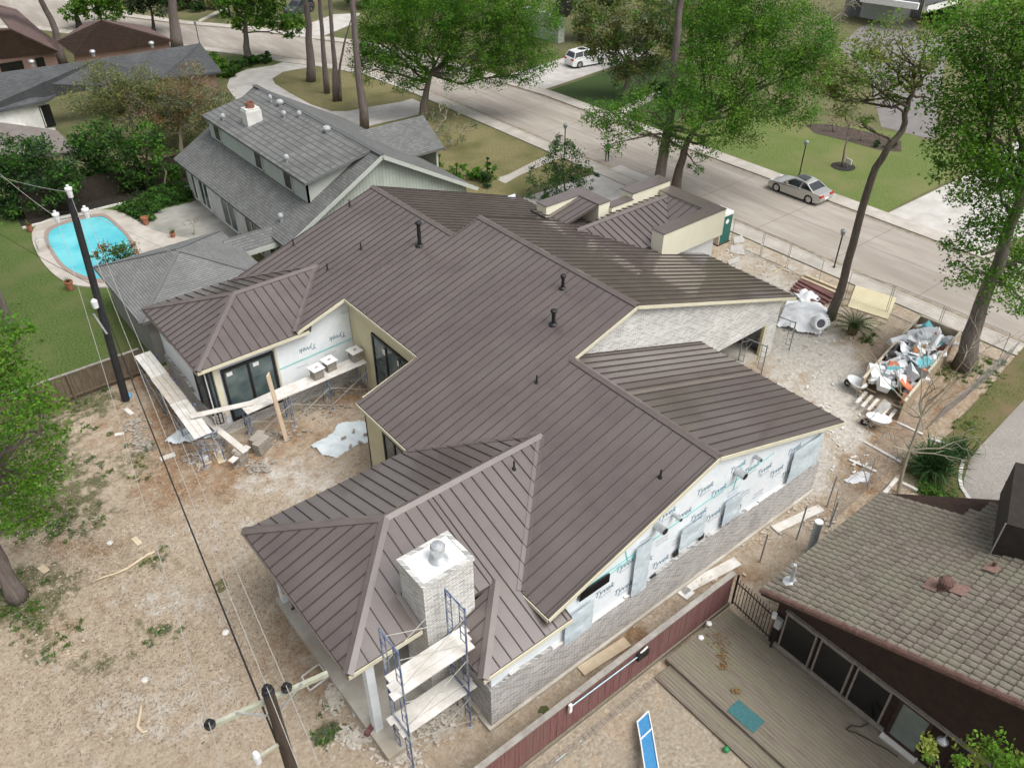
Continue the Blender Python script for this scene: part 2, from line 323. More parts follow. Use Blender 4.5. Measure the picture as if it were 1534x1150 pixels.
    me.materials.append(m); o = bpy.data.objects.new('bare_ground', me); col.objects.link(o); o['kind'] = 'structure'; return o
site()
# ================================================================ main house
X1, X2, X3, Z1, P_, Q_ = 18.862, 22.488, 20.891, 6.413, .3197, .334
Y0, Y1, Y2, Y3 = 11.965, 19.545, 30.517, 38.25
ZR2, ZR3 = Z1+P_*(X2-X1), Z1+P_*(X3-X1)
zP = lambda x: Z1+P_*(x-X1)
XE1, XE2, XL1, XB, XA, YB, YA = 27.607, 34.842, 11.123, 11.899, 15.042, 25.15, 31.505
YH, ZH, XH2, DH = 17.65, 5.377, 8.777, 3.66
zN = lambda y: ZH-(YH-y)/3
house = empty('brick_house', (18, 22, 0), 'large unfinished brick house with brown standing seam metal roof and white wrapped walls', 'house')
def clip2(poly, nx, d, sgn):                  # keep points with sgn*(p[nx]-d) >= 0
    out = []
    for i in range(len(poly)):
        a, b = poly[i], poly[(i+1) % len(poly)]; fa, fb = sgn*(a[nx]-d), sgn*(b[nx]-d)
        if fa >= 0: out.append(a)
        if (fa > 0 > fb) or (fa < 0 < fb):
            t = fa/(fa-fb); out.append((a[0]+(b[0]-a[0])*t, a[1]+(b[1]-a[1])*t))
    return out
def seam_roof(parent, name, pts, down, sp=.457, phase=0., th=.14, mats=None, pname='panel'):
    pm, rm, dm = mats or (m_metal, m_rib, m_deck)
    pts = [V(p) for p in pts]; nrm = V((0, 0, 0))
    for i in range(len(pts)): nrm += (pts[i]-pts[0]).cross(pts[(i+1) % len(pts)]-pts[0])
    nrm.normalize()
    if nrm.z < 0: pts = pts[::-1]; nrm = -nrm
    dn = V((down[0], down[1], 0)); dn = (dn - nrm*dn.dot(nrm)).normalized(); e1 = dn.cross(nrm).normalized(); o = pts[0]
    p2 = [((p-o).dot(e1), (p-o).dot(dn)) for p in pts]
    back = lambda a, b, h=0.: o + e1*a + dn*b + nrm*h
    deck = MB().slab(pts, (0, 0, -th)).build(name, dm, parent)
    amin, amax = min(p[0] for p in p2), max(p[0] for p in p2); k = math.floor((amin-phase)/sp); rng = random.Random(name)
    while phase+k*sp < amax-.02:
        a0, a1 = max(amin, phase+k*sp), min(amax, phase+(k+1)*sp); k += 1
        if a1-a0 < .03: continue
        s = clip2(clip2(p2, 0, a0, 1), 0, a1, -1)
        s = [q for i, q in enumerate(s) if math.dist(q, s[i-1]) > .004]
        if len(s) < 3: continue
        b = MB(); h = .018+rng.uniform(0, .004); top = [back(a, c, h) for a, c in s]; b.slab(top, -nrm*.014)
        b.cm = 1
        # standing seam along the a0 side
        ys = []
        for i in range(len(p2)):
            p, q = p2[i], p2[(i+1) % len(p2)]; ax = a0+.02
            if (p[0]-ax)*(q[0]-ax) < 0: t = (ax-p[0])/(q[0]-p[0]); ys.append(p[1]+(q[1]-p[1])*t)
        ys.sort()
        for i in range(0, len(ys)-1, 2):
            if ys[i+1]-ys[i] < .05: continue
            q0, q1 = back(a0+.02, ys[i]+.01, .04), back(a0+.02, ys[i+1]-.01, .04); b.beam(q0, q1, .025, .046, nrm)
        b.build(pname, [pm, rm], deck)
    return deck
def cap(parent, a, b, nA, nB, w=.17, h=.07, mat=None, name='ridge_cap'):
    a, b = V(a), V(b); l = (b-a).normalized(); mb = MB()
    for n in (V(nA).normalized(), V(nB).normalized()):
        d = n.cross(l)
        if d.z > 0: d = -d
        d.normalize(); p = [a+n*h, b+n*h, b+n*h+d*w, a+n*h+d*w]
        up = V((0, 0, .035)); p[0] = a+V((0, 0, h+.03)); p[1] = b+V((0, 0, h+.03))
        mb.slab(p, -n*.05)
    return mb.build(name, mat or m_cap, parent)
def valley(parent, a, b, nA, nB, w=.16, h=.05):
    a, b = V(a), V(b); l = (b-a).normalized(); mb = MB()
    for n in (V(nA).normalized(), V(nB).normalized()):
        d = n.cross(l)
        if d.z < 0: d = -d
        d.normalize(); mb.slab([a+n*h, b+n*h, b+n*h+d*w, a+n*h+d*w], -n*.02)
    return mb.build('valley_flashing', m_cap, parent)
nP, nR, nN, nS = V((-P_,0,1)), V((Q_,0,1)), V((0,-1/3,1)), V((0,1/3,1))
XH1 = X1+(ZH-Z1)/P_                                      # where the porch ridge meets the big slope
v1 = (XL1, YH-3*(ZH-zP(XL1)), zP(XL1)); v2 = (XB, YH+3*(ZH-zP(XB)), zP(XB))
GX, GY, DR = 11.0, 35.0, 3.47; ZG = 5.325; ZD = ZG-DR/3; XG1 = X1+(ZG-Z1)/P_
rv = (13.0, GY-3*(ZG-zP(13.0)), zP(13.0))
# big slope facing the yard
big = seam_roof(house, 'roof_slope', [(X1,Y0,Z1),(X1,Y1,Z1),(X2,Y1,ZR2),(X2,Y2,ZR2),(X3,Y2,ZR3),(X3,Y3,ZR3),(12.1,Y3,zP(12.1)),
     (XG1,GY,ZG),(12.35,YA,zP(12.35)),(XA,YA,zP(XA)),(XA,YB,zP(XA)),(XB,YB,zP(XB)),(XB,v2[1],zP(XB)),(XH1,YH,ZH),(XL1,v1[1],zP(XL1)),(XL1,Y0,zP(XL1))], (-1,0), phase=.12)
r1 = seam_roof(house, 'roof_slope', [(X1,Y0,Z1),(XE1,Y0,Z1-Q_*(XE1-X1)),(XE1,Y1+.2,Z1-Q_*(XE1-X1)),(X1,Y1+.2,Z1)], (1,0), phase=.2)
r2 = seam_roof(house, 'roof_slope', [(X2,Y1,ZR2),(XE2,Y1,ZR2-Q_*(XE2-X2)),(XE2,Y2,ZR2-Q_*(XE2-X2)),(X2,Y2,ZR2)], (1,0), phase=.1)
seam_roof(house, 'roof_slope', [(27.35,Y2+.01,ZR2-Q_*(27.35-X2)),(XE2,Y2+.01,ZR2-Q_*(XE2-X2)),(XE2,32.3,ZR2-Q_*(XE2-X2)),(27.35,32.3,ZR2-Q_*(27.35-X2))], (1,0), phase=.1)
zr3 = lambda x: ZR3-Q_*(x-X3)
r3 = seam_roof(house, 'roof_slope', [(X3,Y2-.05,ZR3),(31.5,Y2-.05,zr3(31.5)),(31.5,Y3,zr3(31.5)),(X3,Y3,ZR3)], (1,0), phase=.3)
# porch wing: hipped end
xc = XH2-DH; zc = ZH-DH/3; YN0 = 11.79
pn = seam_roof(house, 'roof_slope', [(XH2,YH,ZH),(xc,YH-DH,zc),(7.62,YH-DH,zc),(7.62,15.25,zN(15.25)),(9.72,15.25,zN(15.25)),(9.72,14.02,zN(14.02)),(10.61,14.02,zN(14.02)),(10.61,YH,ZH)], (0,-1), phase=.2)
seam_roof(house, 'roof_slope', [(10.62,YH,ZH),(10.62,14.02,zN(14.02)),(8.39,YN0,zN(YN0)),(XL1-.02,YN0,zN(YN0)),(XL1-.02,v1[1],v1[2]),(XH1,YH,ZH)], (0,-1), phase=.19)
seam_roof(house, 'roof_slope', [(XL1-.01,YN0,zN(YN0)),(12.0,YN0,zN(YN0)),(12.0,12.55,zN(12.55)),(XL1-.01,12.9,zN(12.9))], (0,-1), phase=.2)
pw = seam_roof(house, 'roof_slope', [(XH2,YH,ZH),(xc,YH+DH,zc),(xc,YH-DH,zc)], (-1,0), phase=.1)
pf = seam_roof(house, 'roof_slope', [(XH2,YH,ZH),(XH1,YH,ZH),v2,(XB,YH+DH,zc),(xc,YH+DH,zc)], (0,1), phase=.1)
# small hipped return beside the chimney, facing the yard
hz = zN(14.02); seam_roof(house, 'roof_slope', [(x_, y_, zN(YN0)+(x_-8.39)/3) for x_, y_ in ((8.39,YN0),(10.37,13.77),(8.39,13.77))], (-1,0), phase=.1, th=.05)
MB().slab([(x_, y_, zN(YN0)+(x_-8.39)/3+.02) for x_, y_ in ((9.62,13.775),(10.38,13.775),(10.62,14.02),(9.62,14.02))], (0,0,-.06)).build('valley_flashing', m_cap, house)
# rear wing
xd = GX-DR
wf = seam_roof(house, 'roof_slope', [(GX,GY,ZG),(XG1,GY,ZG),(13.1,GY-DR,ZD),(xd,GY-DR,ZD)], (0,-1), phase=.15)
ww = seam_roof(house, 'roof_slope', [(GX,GY,ZG),(xd,GY+DR,ZD),(xd,GY-DR,ZD)], (-1,0), phase=.1)
wb = seam_roof(house, 'roof_slope', [(GX,GY,ZG),(xd,GY+DR,ZD),(12.0,GY+DR,ZD),(XG1,GY,ZG)], (0,1), phase=.1)
for a, b, n1, n2 in [((X1,Y0,Z1),(X1,Y1,Z1),nP,nR),((X2,Y1,ZR2),(X2,Y2,ZR2),nP,nR),((X3,Y2,ZR3),(X3,Y3,ZR3),nP,nR)]: cap(big, a, b, n1, n2)
H2 = (XH2,YH,ZH); C1 = (xc,YH+DH,zc); C2 = (xc,YH-DH,zc); nW = V((-1/3,0,1))
cap(pn, H2, (XH1,YH,ZH), nN, nS); cap(pw, H2, C1, nW, nS, name='hip_cap'); cap(pw, H2, C2, nW, nN, name='hip_cap')
cap(pn, (10.62,14.02,hz), (8.39,YN0,zN(YN0)), nN, V((-1/3,0,1)), name='hip_cap')
Gp = (GX,GY,ZG); cap(wf, Gp, (XG1,GY,ZG), nN, nS); cap(ww, Gp, (xd,GY+DR,ZD), nW, nS, name='hip_cap'); cap(ww, Gp, (xd,GY-DR,ZD), nW, nN, name='hip_cap')
valley(big, v1, (XH1,YH,ZH), nP, nN); valley(big, v2, (XH1,YH,ZH), nP, nS); valley(big, (12.35,YA,zP(12.35)), (XG1,GY,ZG), nP, nN); valley(big, (12.1,Y3,zP(12.1)), (XG1,GY,ZG), nP, nS)
# rake and eave flashings of the big slope with pale fascia under them
def fascia(a, b, h=.15, t=.04, mat=m_cream, drop=.03, name='fascia'):
    a, b = V(a)-V((0,0,drop+h/2)), V(b)-V((0,0,drop+h/2)); return MB().beam(a, b, t, h).build(name, mat, house)
zE1, zE2 = Z1-Q_*(XE1-X1), ZR2-Q_*(XE2-X2)
fa = [((X1,Y0-.03,Z1),(XE1,Y0-.03,zE1)),((X1,Y0-.03,Z1),(XL1,Y0-.03,zP(XL1))),((X2,Y1-.03,ZR2),(XE2,Y1-.03,zE2)),((X2,Y1-.03,ZR2),(X1,Y1-.03,Z1)),
      ((XL1-.03,Y0,zP(XL1)),(XL1-.03,v1[1],zP(XL1))),((XA-.03,YB,zP(XA)),(XA-.03,YA,zP(XA))),((XA,YB+.03,zP(XA)),(XB,YB+.03,zP(XB))),((XB-.03,YB,zP(XB)),(XB-.03,v2[1],zP(XB))),
      ((XA,YA-.03,zP(XA)),(12.4,YA-.03,zP(12.4))),((xd,GY-DR-.03,ZD),(13.0,GY-DR-.03,ZD)),((xd-.03,GY-DR,ZD),(xd-.03,GY+DR,ZD)),
      ((xc,C2[1]-.03,zc),(7.7,C2[1]-.03,zc)),((xc-.03,C1[1],zc),(xc-.03,C2[1],zc)),((8.39,YN0-.03,zN(YN0)),(12.,YN0-.03,zN(YN0))),((XE1+.03,Y0,zE1),(XE1+.03,Y1,zE1)),((XE2+.03,Y1,zE2),(XE2+.03,26,zE2)),((X3,Y3+.03,ZR3),(12.6,Y3+.03,zP(12.6)))]
for i_, (a, b) in enumerate(fa): fascia(a, b, mat=m_cap if i_ in (10, 12) else m_cream)
# ---- street-side parapet boxes (cream sides, brown metal tops)
def parapet(x0, x1, y0, y1, z0, z1, name='parapet'):
    p = MB().bx(x0, x1, y0, y1, z0, z1-.05).build(name, m_creamp, house)
    MB().bx(x0-.03, x1+.03, y0-.03, y1+.03, z1-.05, z1).build('metal_coping', m_cap, p); return p
parapet(30.87,35.95,25.53,26.35,4.35,5.97); parapet(34.95,35.95,26.36,29.6,4.35,5.965); parapet(32.75,35.88,29.68,30.66,4.4,6.32); 
parapet(27.75,31.05,31.42,32.22,4.3,6.34); parapet(30.2,31.05,29.8,31.41,4.5,6.335); parapet(31.06,32.74,29.62,30.2,4.4,6.0)
MB().bx(31.2,35.6,25.8,30.4,.1,4.6).build('entrance_wall', m_white, house)
zq = lambda x: ZR2-Q_*(x-X2)
seam_roof(house, 'roof_slope', [(27.8,29.0,5.80),(34.95,29.0,5.82),(34.95,28.2,5.56),(31.9,26.35,4.94),(30.9,26.35,4.94),(30.35,26.35,4.95)], (0,-1), phase=.1, th=.05)
seam_roof(house, 'roof_slope', [(34.95,29.0,5.83),(34.95,26.35,5.83),(33.0,26.35,5.18),(32.3,26.5,4.97)], (-1,0), phase=.1, th=.05)
seam_roof(house, 'roof_slope', [(27.8,29.0,5.80),(31.0,29.62,5.66),(34.9,29.66,5.62),(34.95,29.0,5.82)], (0,1), phase=.1, th=.05)
seam_roof(house, 'roof_slope', [(30.2,31.4,6.26),(30.2,29.85,6.26),(27.75,29.85,5.74),(27.75,31.4,5.74)], (-1,0), phase=.1, th=.05)
cap(house, (27.8,29.0,5.80),(34.9,29.0,5.82), nN, nS)
# ---- walls
def wall(name, pts, t, mat, **k): return MB().slab(pts, t).build(name, mat, house, **k)
YW = 12.15
wall('wrapped_wall', [(8.95,YW,0),(26.51,YW,0),(26.51,YW,3.70),(X1,YW,6.22),(12.0,YW,4.02),(12.0,YW,3.30),(8.95,YW,3.30)], (0,.12,0), m_wrap, label='white wrapped gable wall')
# brick veneer, laid part of the way up with a stepped top
rb = random.Random(4); top = []; x = 8.84
prof = [(8.84,2.10),(10.6,2.16),(12.7,1.86),(14.2,1.88),(16,2.0),(17.4,2.12),(19.3,2.1),(20.9,2.06),(22.6,1.86),(26.6,1.80)]
while x < 26.58:
    zz = np.interp(x, [p[0] for p in prof], [p[1] for p in prof]); zz = round(zz/.067)*.067 + rb.choice([0,0,0,.067,-.067]); x2 = min(26.58, x+rb.choice([.2,.4,.6,.2])); top += [(x, zz), (x2, zz)]; x = x2
wall('brick_veneer', [(8.84,12.03,.16)] + [(26.58,12.03,.16)] + [(a, 12.03, b) for a, b in top[::-1]], (0,.115,0), m_brickg)
wall('brick_veneer', [(8.845,12.15,.16),(8.845,13.9,.16),(8.845,13.9,2.1),(8.845,12.15,2.1)], (.11,0,0), m_brickg)
MB().bx(8.7,26.7,11.93,12.6,0,.155).build('foundation', m_slab, house)
MB().bx(8.7,26.6,12.6,19.9,.0,.30).build('floor_slab', m_slab, house)
MB().bx(15.5,33.3,19.9,38.0,.0,.30).build('floor_slab', m_slab, house)
def tri_wall(pts, t, mat, name): return MB().slab(pts, t).build(name, mat, house)
YG = 19.78
tri_wall([(X1,YG,0),(29.3,YG,0),(29.3,YG,2.26),(33.15,YG,2.26),(33.15,YG,0),(34.0,YG,0),(34.0,YG,3.55),(X2,YG,7.36),(X1,YG,6.2)], (0,.2,0), m_brick, 'brick_gable')
MB().bx(33.8,34.0,YG+.2,25.5,0,3.5).build('brick_wall', m_brick, house)
MB().bx(29.1,33.8,23.0,23.1,0,3.2).build('inner_wall', m_dark, house)  # coloured near black for the shade behind the garage opening
MB().bx(33.0,33.15,YG+.02,YG+.19,0,2.26).build('door_jamb', m_cream2, house)
MB().bx(26.4,26.51,YW+.12,YG,0,3.5).build('side_wall', m_wrap, house)
# yard-side walls
tri_wall([(15.4,25.5,0),(15.4,31.95,0),(15.4,31.95,5.15),(15.4,25.5,5.15)], (.12,0,0), m_cream2, 'stucco_wall')
tri_wall([(12.3,21.0,0),(12.3,25.4,0),(12.3,25.4,4.18),(12.3,21.0,4.18)], (.12,0,0), m_cream2, 'stucco_wall')
tri_wall([(12.3,25.4,0),(15.4,25.4,0),(15.4,25.4,5.1),(12.3,25.4,4.15)], (0,-.1,0), m_cream2, 'stucco_wall')
tri_wall([(10.4,14.2,0),(10.4,21.1,0),(10.4,21.1,3.85),(10.4,14.2,3.85)], (.12,0,0), m_dark, 'porch_wall')  # wall colour carries the shade of the porch inside
tri_wall([(10.4,21.1,0),(12.3,21.1,0),(12.3,21.1,4.05),(10.4,21.1,4.05)], (0,-.1,0), m_cream2, 'stucco_wall')
tri_wall([(8.9,13.95,0),(10.4,13.95,0),(10.4,13.95,3.7),(8.9,13.95,3.7)], (0,.1,0), m_wrap, 'porch_wall')
YR = 31.98
rear = tri_wall([(7.95,YR,0),(15.4,YR,0),(15.4,YR,5.2),(12.4,YR,4.25),(12.4,YR,4.0),(7.95,YR,4.0)], (0,.12,0), m_wrap, 'wrapped_wall')
rt2 = [(11.45,1.15),(12.2,1.02),(13.1,1.08),(14.1,.98),(15.3,1.1)]
tri_wall([(7.85,YR-.12,.12),(15.38,YR-.12,.12),(15.38,YR-.12,1.10),(14.2,YR-.12,1.10),(14.2,YR-.12,.98),(12.8,YR-.12,.98),(12.8,YR-.12,1.06),(11.5,YR-.12,1.06),(11.5,YR-.12,.56),(8.35,YR-.12,.56),(8.35,YR-.12,1.3),(7.85,YR-.12,1.3)], (0,.11,0), m_brickg, 'brick_veneer')
tri_wall([(7.9,YR,0),(7.9,38.1,0),(7.9,38.1,4.0),(7.9,YR,4.0)], (.1,0,0), m_wrap, 'wrapped_wall')
tri_wall([(7.78,YR-.12,.12),(7.78,38.1,.12),(7.78,38.1,1.5),(7.78,35.2,1.5),(7.78,34.6,1.3),(7.78,YR-.12,1.2)], (.11,0,0), m_brickg, 'brick_veneer')
MB().bx(7.7,15.4,YR-.2,38.2,0,.12).build('foundation', m_slab, house)
MB().bx(7.9,31,38.1,38.2,0,3.9).build('rear_wall', m_wrap, house)
# windows
def window_y(x0, x1, z0, z1, y, n, fr=.10, glass=m_glass, name='window', facing=-1):
    f = MB(); d = .10*facing
    yy = y+d/2
    f.bx(x0, x1, yy-.05, yy+.05, z0, z0+fr); f.bx(x0, x1, yy-.05, yy+.05, z1-fr, z1)
    for i in range(n+1): 
        cx = x0+fr/2+(x1-x0-fr)*i/n; f.bx(cx-fr/2, cx+fr/2, yy-.051, yy+.051, z0, z1)
    w_ = f.build(name, m_frame, house)
    for i in range(n): a = x0+(x1-x0)*i/n+fr*.4; b = x0+(x1-x0)*(i+1)/n-fr*.4; MB().bx(a, b, yy-.012, yy+.012, z0+.03, z1-.03).build('pane', glass, w_)
    return w_
def window_x(y0, y1, z0, z1, x, n, fr=.10, glass=m_glass, name='window', hh=house, fm=None, sx=-1):
    f = MB(); xx = x+.05*sx
    f.bx(xx-.05, xx+.05, y0, y1, z0, z0+fr); f.bx(xx-.05, xx+.05, y0, y1, z1-fr, z1)
    for i in range(n+1): cy = y0+fr/2+(y1-y0-fr)*i/n; f.bx(xx-.051, xx+.051, cy-fr/2, cy+fr/2, z0, z1)
    w_ = f.build(name, fm or m_frame, hh)
    for i in range(n): a = y0+(y1-y0)*i/n+fr*.4; b = y0+(y1-y0)*(i+1)/n-fr*.4; MB().bx(xx-.012, xx+.012, a, b, z0+.03, z1-.03).build('pane', glass, w_)
    return w_
w1 = window_y(8.62, 11.2, .60, 3.55, YR-.02, 2, .13)
for x in (8.85, 10.15): MB().bx(x, x+.28, YR-.085, YR-.075, 3.1, 3.3).build('sticker', m_white, w1)
window_y(7.98, 8.22, .75, 3.75, YR-.02, 1, .06); MB().bx(8.27,8.52,YR-.09,YR,1.0,3.95).build('corner_post', m_cream, house)
MB().bx(11.26,11.36,YR-.08,YR,.6,3.9).build('trim_board', m_cream, house)
window_x(32.05, 33.4, .75, 3.75, 7.9, 1, .08)
w2 = window_x(26.0, 29.75, .3, 3.98, 15.4, 3, .13, name='glass_door')
for y in (27.2, 28.5): MB().bx(15.31, 15.32, y, y+.28, 3.3, 3.6).build('sticker', m_white, w2)
window_x(22.0, 23.8, .4, 3.35, 12.3, 2, .10)
# near wall: plastic-covered openings, exhaust stubs, black patches
def sheet_cover(x0, x1, z0, z1, seed):
    r = random.Random(seed); n, m = 7, 10; vs = []; 
    for j in range(m+1):
        for i in range(n+1): 
            e = .02 if 0 < i < n and 0 < j < m else 0
            vs.append((x0+(x1-x0)*i/n + r.uniform(-.02,.02), 12.01-.05*math.sin(math.pi*i/n)*(.6+.4*math.sin(j))-.02*r.random(), z0+(z1-z0)*j/m+r.uniform(-.02,.02)))
    b = MB(); b.add(vs, [(j*(n+1)+i, j*(n+1)+i+1, (j+1)*(n+1)+i+1, (j+1)*(n+1)+i) for j in range(m) for i in range(n)])
    return b.build('plastic_cover', m_plastic, house, smooth=True)
def wx(u, v): p = PY(u, v, 12.08); return p.x, p.z
for k, (a, b) in enumerate([((942,893),(965,813)),((1014,824),(1047,775)),((1078,787),(1103,740)),((1176,722),(1226,652)),((843,965),(876,905))]):
    (xa, za), (xb, zb) = wx(*a), wx(*b); sheet_cover(min(xa, xb), max(xa, xb)+.35, za, zb+.1, k)
for k, (u, v, L_, r_) in enumerate([(1105,706,.42,.15),(1010,771,.38,.075),(985,787,.42,.15),(1132,684,.32,.075)]):
    x, z = wx(u, v); b = MB(); b.tube([(x,12.2,z),(x,12.15-L_,z)], r_, 14); s_ = b.build('exhaust_duct', m_galv, house, smooth=False)
    MB().tube([(x,12.15-L_-.003,z),(x,12.15-L_-.02,z)], r_*.84, 14).build('duct_mouth', m_dark, s_)  # near-black disc imitates the shade inside the duct
for u, v in [(1050,803),(1105,760),(1012,828),(977,865),(1089,782)]:
    x, z = wx(u, v); MB().bx(x-.13, x+.13, 12.03, 12.09, z-.13, z+.13).build('black_patch', m_black, house)
MB().bx(12.55,13.9,12.03,12.09,3.55,3.95).build('window', m_glassb, house)
# printed house wrap
def lettering(txt, size, mats, place):
    cu = bpy.data.curves.new('lettering', 'FONT'); cu.body = txt; cu.size = size; cu.shear = .22; cu.offset = size*.015; cu.extrude = 0; cu.resolution_u = 2
    tmp = bpy.data.objects.new('tmp', cu); col.objects.link(tmp); dg = bpy.context.evaluated_depsgraph_get(); me = bpy.data.meshes.new_from_object(tmp.evaluated_get(dg)); bpy.data.objects.remove(tmp)
    me.materials.clear(); me.materials.append(mats); me.name = 'lettering'; return me
ink = lettering('Tyvek', .38, m_ink, None); ink_s = lettering('HomeWrap', .13, m_ink2, None); ink_t = lettering('Tyvek', .30, m_ink, None)
def put(me, o, ex, ey):
    ob = bpy.data.objects.new('lettering', me); col.objects.link(ob); ob.parent = house
    ex, ey = V(ex), V(ey); ez = ex.cross(ey); M = Matrix((ex, ey, ez)).transposed().to_4x4(); M.translation = V(o)-ORG[house]; ob.matrix_local = M; return ob
rw = random.Random(21)
for row in range(7):
    z_ = 2.32+row*.62; x_ = 12.4+(row % 2)*.95
    while x_ < 25.6:
        lim = min(zP(x_), Z1-Q_*(x_+1.0-X1)) if x_ > X1-1 else zP(x_)
        if z_ < lim-.62:
            xx = x_+rw.uniform(-.06,.06)
            if (row+int(x_)) % 3: put(ink, (xx, 12.143, z_), (1,0,0), (0,0,1)); put(ink_s, (xx+.2, 12.143, z_-.17), (1,0,0), (0,0,1))
            else: put(ink_s, (xx+.1, 12.143, z_+.12), (1,0,0), (0,0,1)); put(ink_s, (xx+.1, 12.143, z_-.06), (1,0,0), (0,0,1))
        x_ += 1.9
for u, v, k in [(495,512,1),(525,482,1),(450,530,1),(522,455,0),(480,540,0),(505,478,0),(438,560,0),(515,520,0)]:
    p = PY(u, v, YR-.01); put(ink if k else ink_s, (p.x+.9, YR-.008, p.z+.25), (-1,0,0), (0,0,-1))
def tape(a, b, w_=.06, y=None): MB().beam(a, b, .012, w_).build('seam_tape', m_teal, house)
pa, pb = PY(413,560,YR-.01), PY(538,496,YR-.01); tape((11.4,YR-.01,2.35),(15.35,YR-.01,2.50))
for (u0, v0), (u1, v1_) in [((860,893),(1160,678)),((935,815),(940,840)),((1110,695),(1098,735)),((880,885),(960,825))]:
    a, b = PY(u0, v0, 12.14), PY(u1, v1_, 12.14); tape((a.x,12.14,a.z), (b.x,12.14,b.z), .05)
# chimney
ch = MB().bx(7.78,9.60,13.80,15.16,0,6.12).build('chimney', m_brick, house)
cb = MB(); 
for a in ((7.74,9.64,13.76,13.90),(7.74,9.64,15.06,15.20),(7.74,7.88,13.9,15.06),(9.50,9.64,13.9,15.06)): cb.bx(*a, 6.12, 6.24)
cb.build('chimney_crown', m_brick, ch)
MB().bx(7.88,9.50,13.90,15.06,6.12,6.19).build('crown_sheet', M_('white_membrane', (.84,.85,.85), (.78,.80,.81), 3, .4, .2), ch)
MB().lathe((8.78,14.45,6.19), [(.32,0),(.28,.05),(.17,.18),(.17,.36),(.235,.38),(.235,.56),(.20,.62),(.03,.66)], 20).build('flue_cap', m_galv, ch, smooth=False)
# metal flashing up against the chimney
MB().poly([(7.6,13.98,4.16),(7.76,13.98,4.18),(7.76,15.3,4.66),(7.6,15.3,4.64)]).build('flashing', m_cap, ch)
# porch slab, posts
MB().prism([(5.55,13.1),(6.6,13.1),(6.6,13.75),(10.4,13.75),(10.4,21.2),(5.55,21.2)], 0, .32).build('porch_slab', m_slab, house)
for x, y in ((5.85,14.25),(5.85,20.9)): 
    MB().bx(x-.14,x+.14,y-.14,y+.14,.32,4.0).build('porch_post', m_wrap, house)
MB().bx(5.4,8.0,14.1,14.4,3.75,3.98).build('porch_beam', m_cream2, house); MB().bx(5.6,5.9,14.4,21.0,3.75,3.98).build('porch_beam', m_cream2, house)
# unfinished sill under the low eave
MB().bx(9.2,11.9,12.16,12.5,2.1,2.3).build('sill_wrap', m_plastic, house)
for x in (9.4,10.4,11.4): MB().bx(x-.05,x+.05,12.2,12.32,2.3,3.32).build('stud', m_wood, house)
# roof vents
def vent(u, v, h, r, boot=True, capd=False):
    n = nP; b = onp(u, v, n, Z1-P_*X1) if v < 740 or u > 950 else onp(u, v, n, Z1-P_*X1)
    m = MB().tube([b-V((0,0,.05)), b+V((0,0,h))], r, 10)
    if capd: m.lathe(b+V((0,0,h)), [(r*1.0,0),(r*1.7,.02),(r*1.7,.10),(r*1.1,.14)], 12)
    q = m.build('roof_vent', m_black, house)
    MB().lathe(b-V((0,0,.03)), [(r*2.4,0),(r*2.2,.07),(r*1.3,.13)], 12).build('vent_boot', m_black, q)
vent(629,368,1.15,.10,capd=True); vent(843,432,.55,.075,capd=True); vent(829,486,.6,.085,capd=True)
for u, v in [(804,574),(989,716),(541,374),(491,405),(440,368),(524,309)]: vent(u, v, .38, .035)
bq = onp(770, 703, nN, ZH-YH/3); q = MB().tube([bq, bq+V((0,0,.4))], .035, 8).build('roof_vent', m_black, house)
MB().lathe(bq, [(.09,0),(.08,.05),(.04,.10)], 10).build('vent_boot', m_black, q)
# ================================================================ neighbouring houses
def shingle(name, ax, c1, c2, rowz=.085, w=.3):
    m = bpy.data.materials.new(name); m.use_nodes = True; n = m.node_tree; N = n.nodes; L = n.links; b = N['Principled BSDF']; b.inputs['Roughness'].default_value = .9
    geo = N.new('ShaderNodeNewGeometry'); sp = N.new('ShaderNodeSeparateXYZ'); L.new(geo.outputs['Position'], sp.inputs[0]); cb = N.new('ShaderNodeCombineXYZ'); L.new(sp.outputs[ax], cb.inputs[0]); L.new(sp.outputs[2], cb.inputs[1])
    t = N.new('ShaderNodeTexBrick'); L.new(cb.outputs[0], t.inputs['Vector']); t.inputs['Color1'].default_value = (*c1, 1); t.inputs['Color2'].default_value = (*c2, 1); t.inputs['Mortar'].default_value = (*[x*.62 for x in c1], 1)
    t.inputs['Scale'].default_value = 1; t.inputs['Brick Width'].default_value = w; t.inputs['Row Height'].default_value = rowz; t.inputs['Mortar Size'].default_value = .012; t.inputs['Mortar Smooth'].default_value = .6
    nz = N.new('ShaderNodeTexNoise'); nz.inputs['Scale'].default_value = .7; nz.inputs['Detail'].default_value = 7; L.new(geo.outputs['Position'], nz.inputs['Vector'])
    mp = N.new('ShaderNodeMapRange'); mp.inputs['To Min'].default_value = .65; mp.inputs['To Max'].default_value = 1.35; L.new(nz.outputs[0], mp.inputs[0])
    mx = N.new('ShaderNodeMix'); mx.data_type = 'RGBA'; mx.blend_type = 'MULTIPLY'; mx.inputs[0].default_value = 1; L.new(t.outputs['Color'], mx.inputs[6]); L.new(mp.outputs[0], mx.inputs[7]); L.new(mx.outputs[2], b.inputs['Base Color'])
    bp = N.new('ShaderNodeBump'); bp.inputs['Strength'].default_value = .5; bp.inputs['Distance'].default_value = .02; bp.invert = True; L.new(t.outputs['Fac'], bp.inputs['Height']); L.new(bp.outputs[0], b.inputs['Normal'])
    return m
sg = [((.120,.125,.121), (.168,.173,.168)), ((.066,.070,.074), (.092,.097,.102)), ((.12,.075,.068), (.155,.105,.095)), ((.17,.175,.17), (.22,.225,.22))]
m_shx, m_shy = shingle('grey_shingle_x', 1, *sg[0]), shingle('grey_shingle_y', 0, *sg[0])
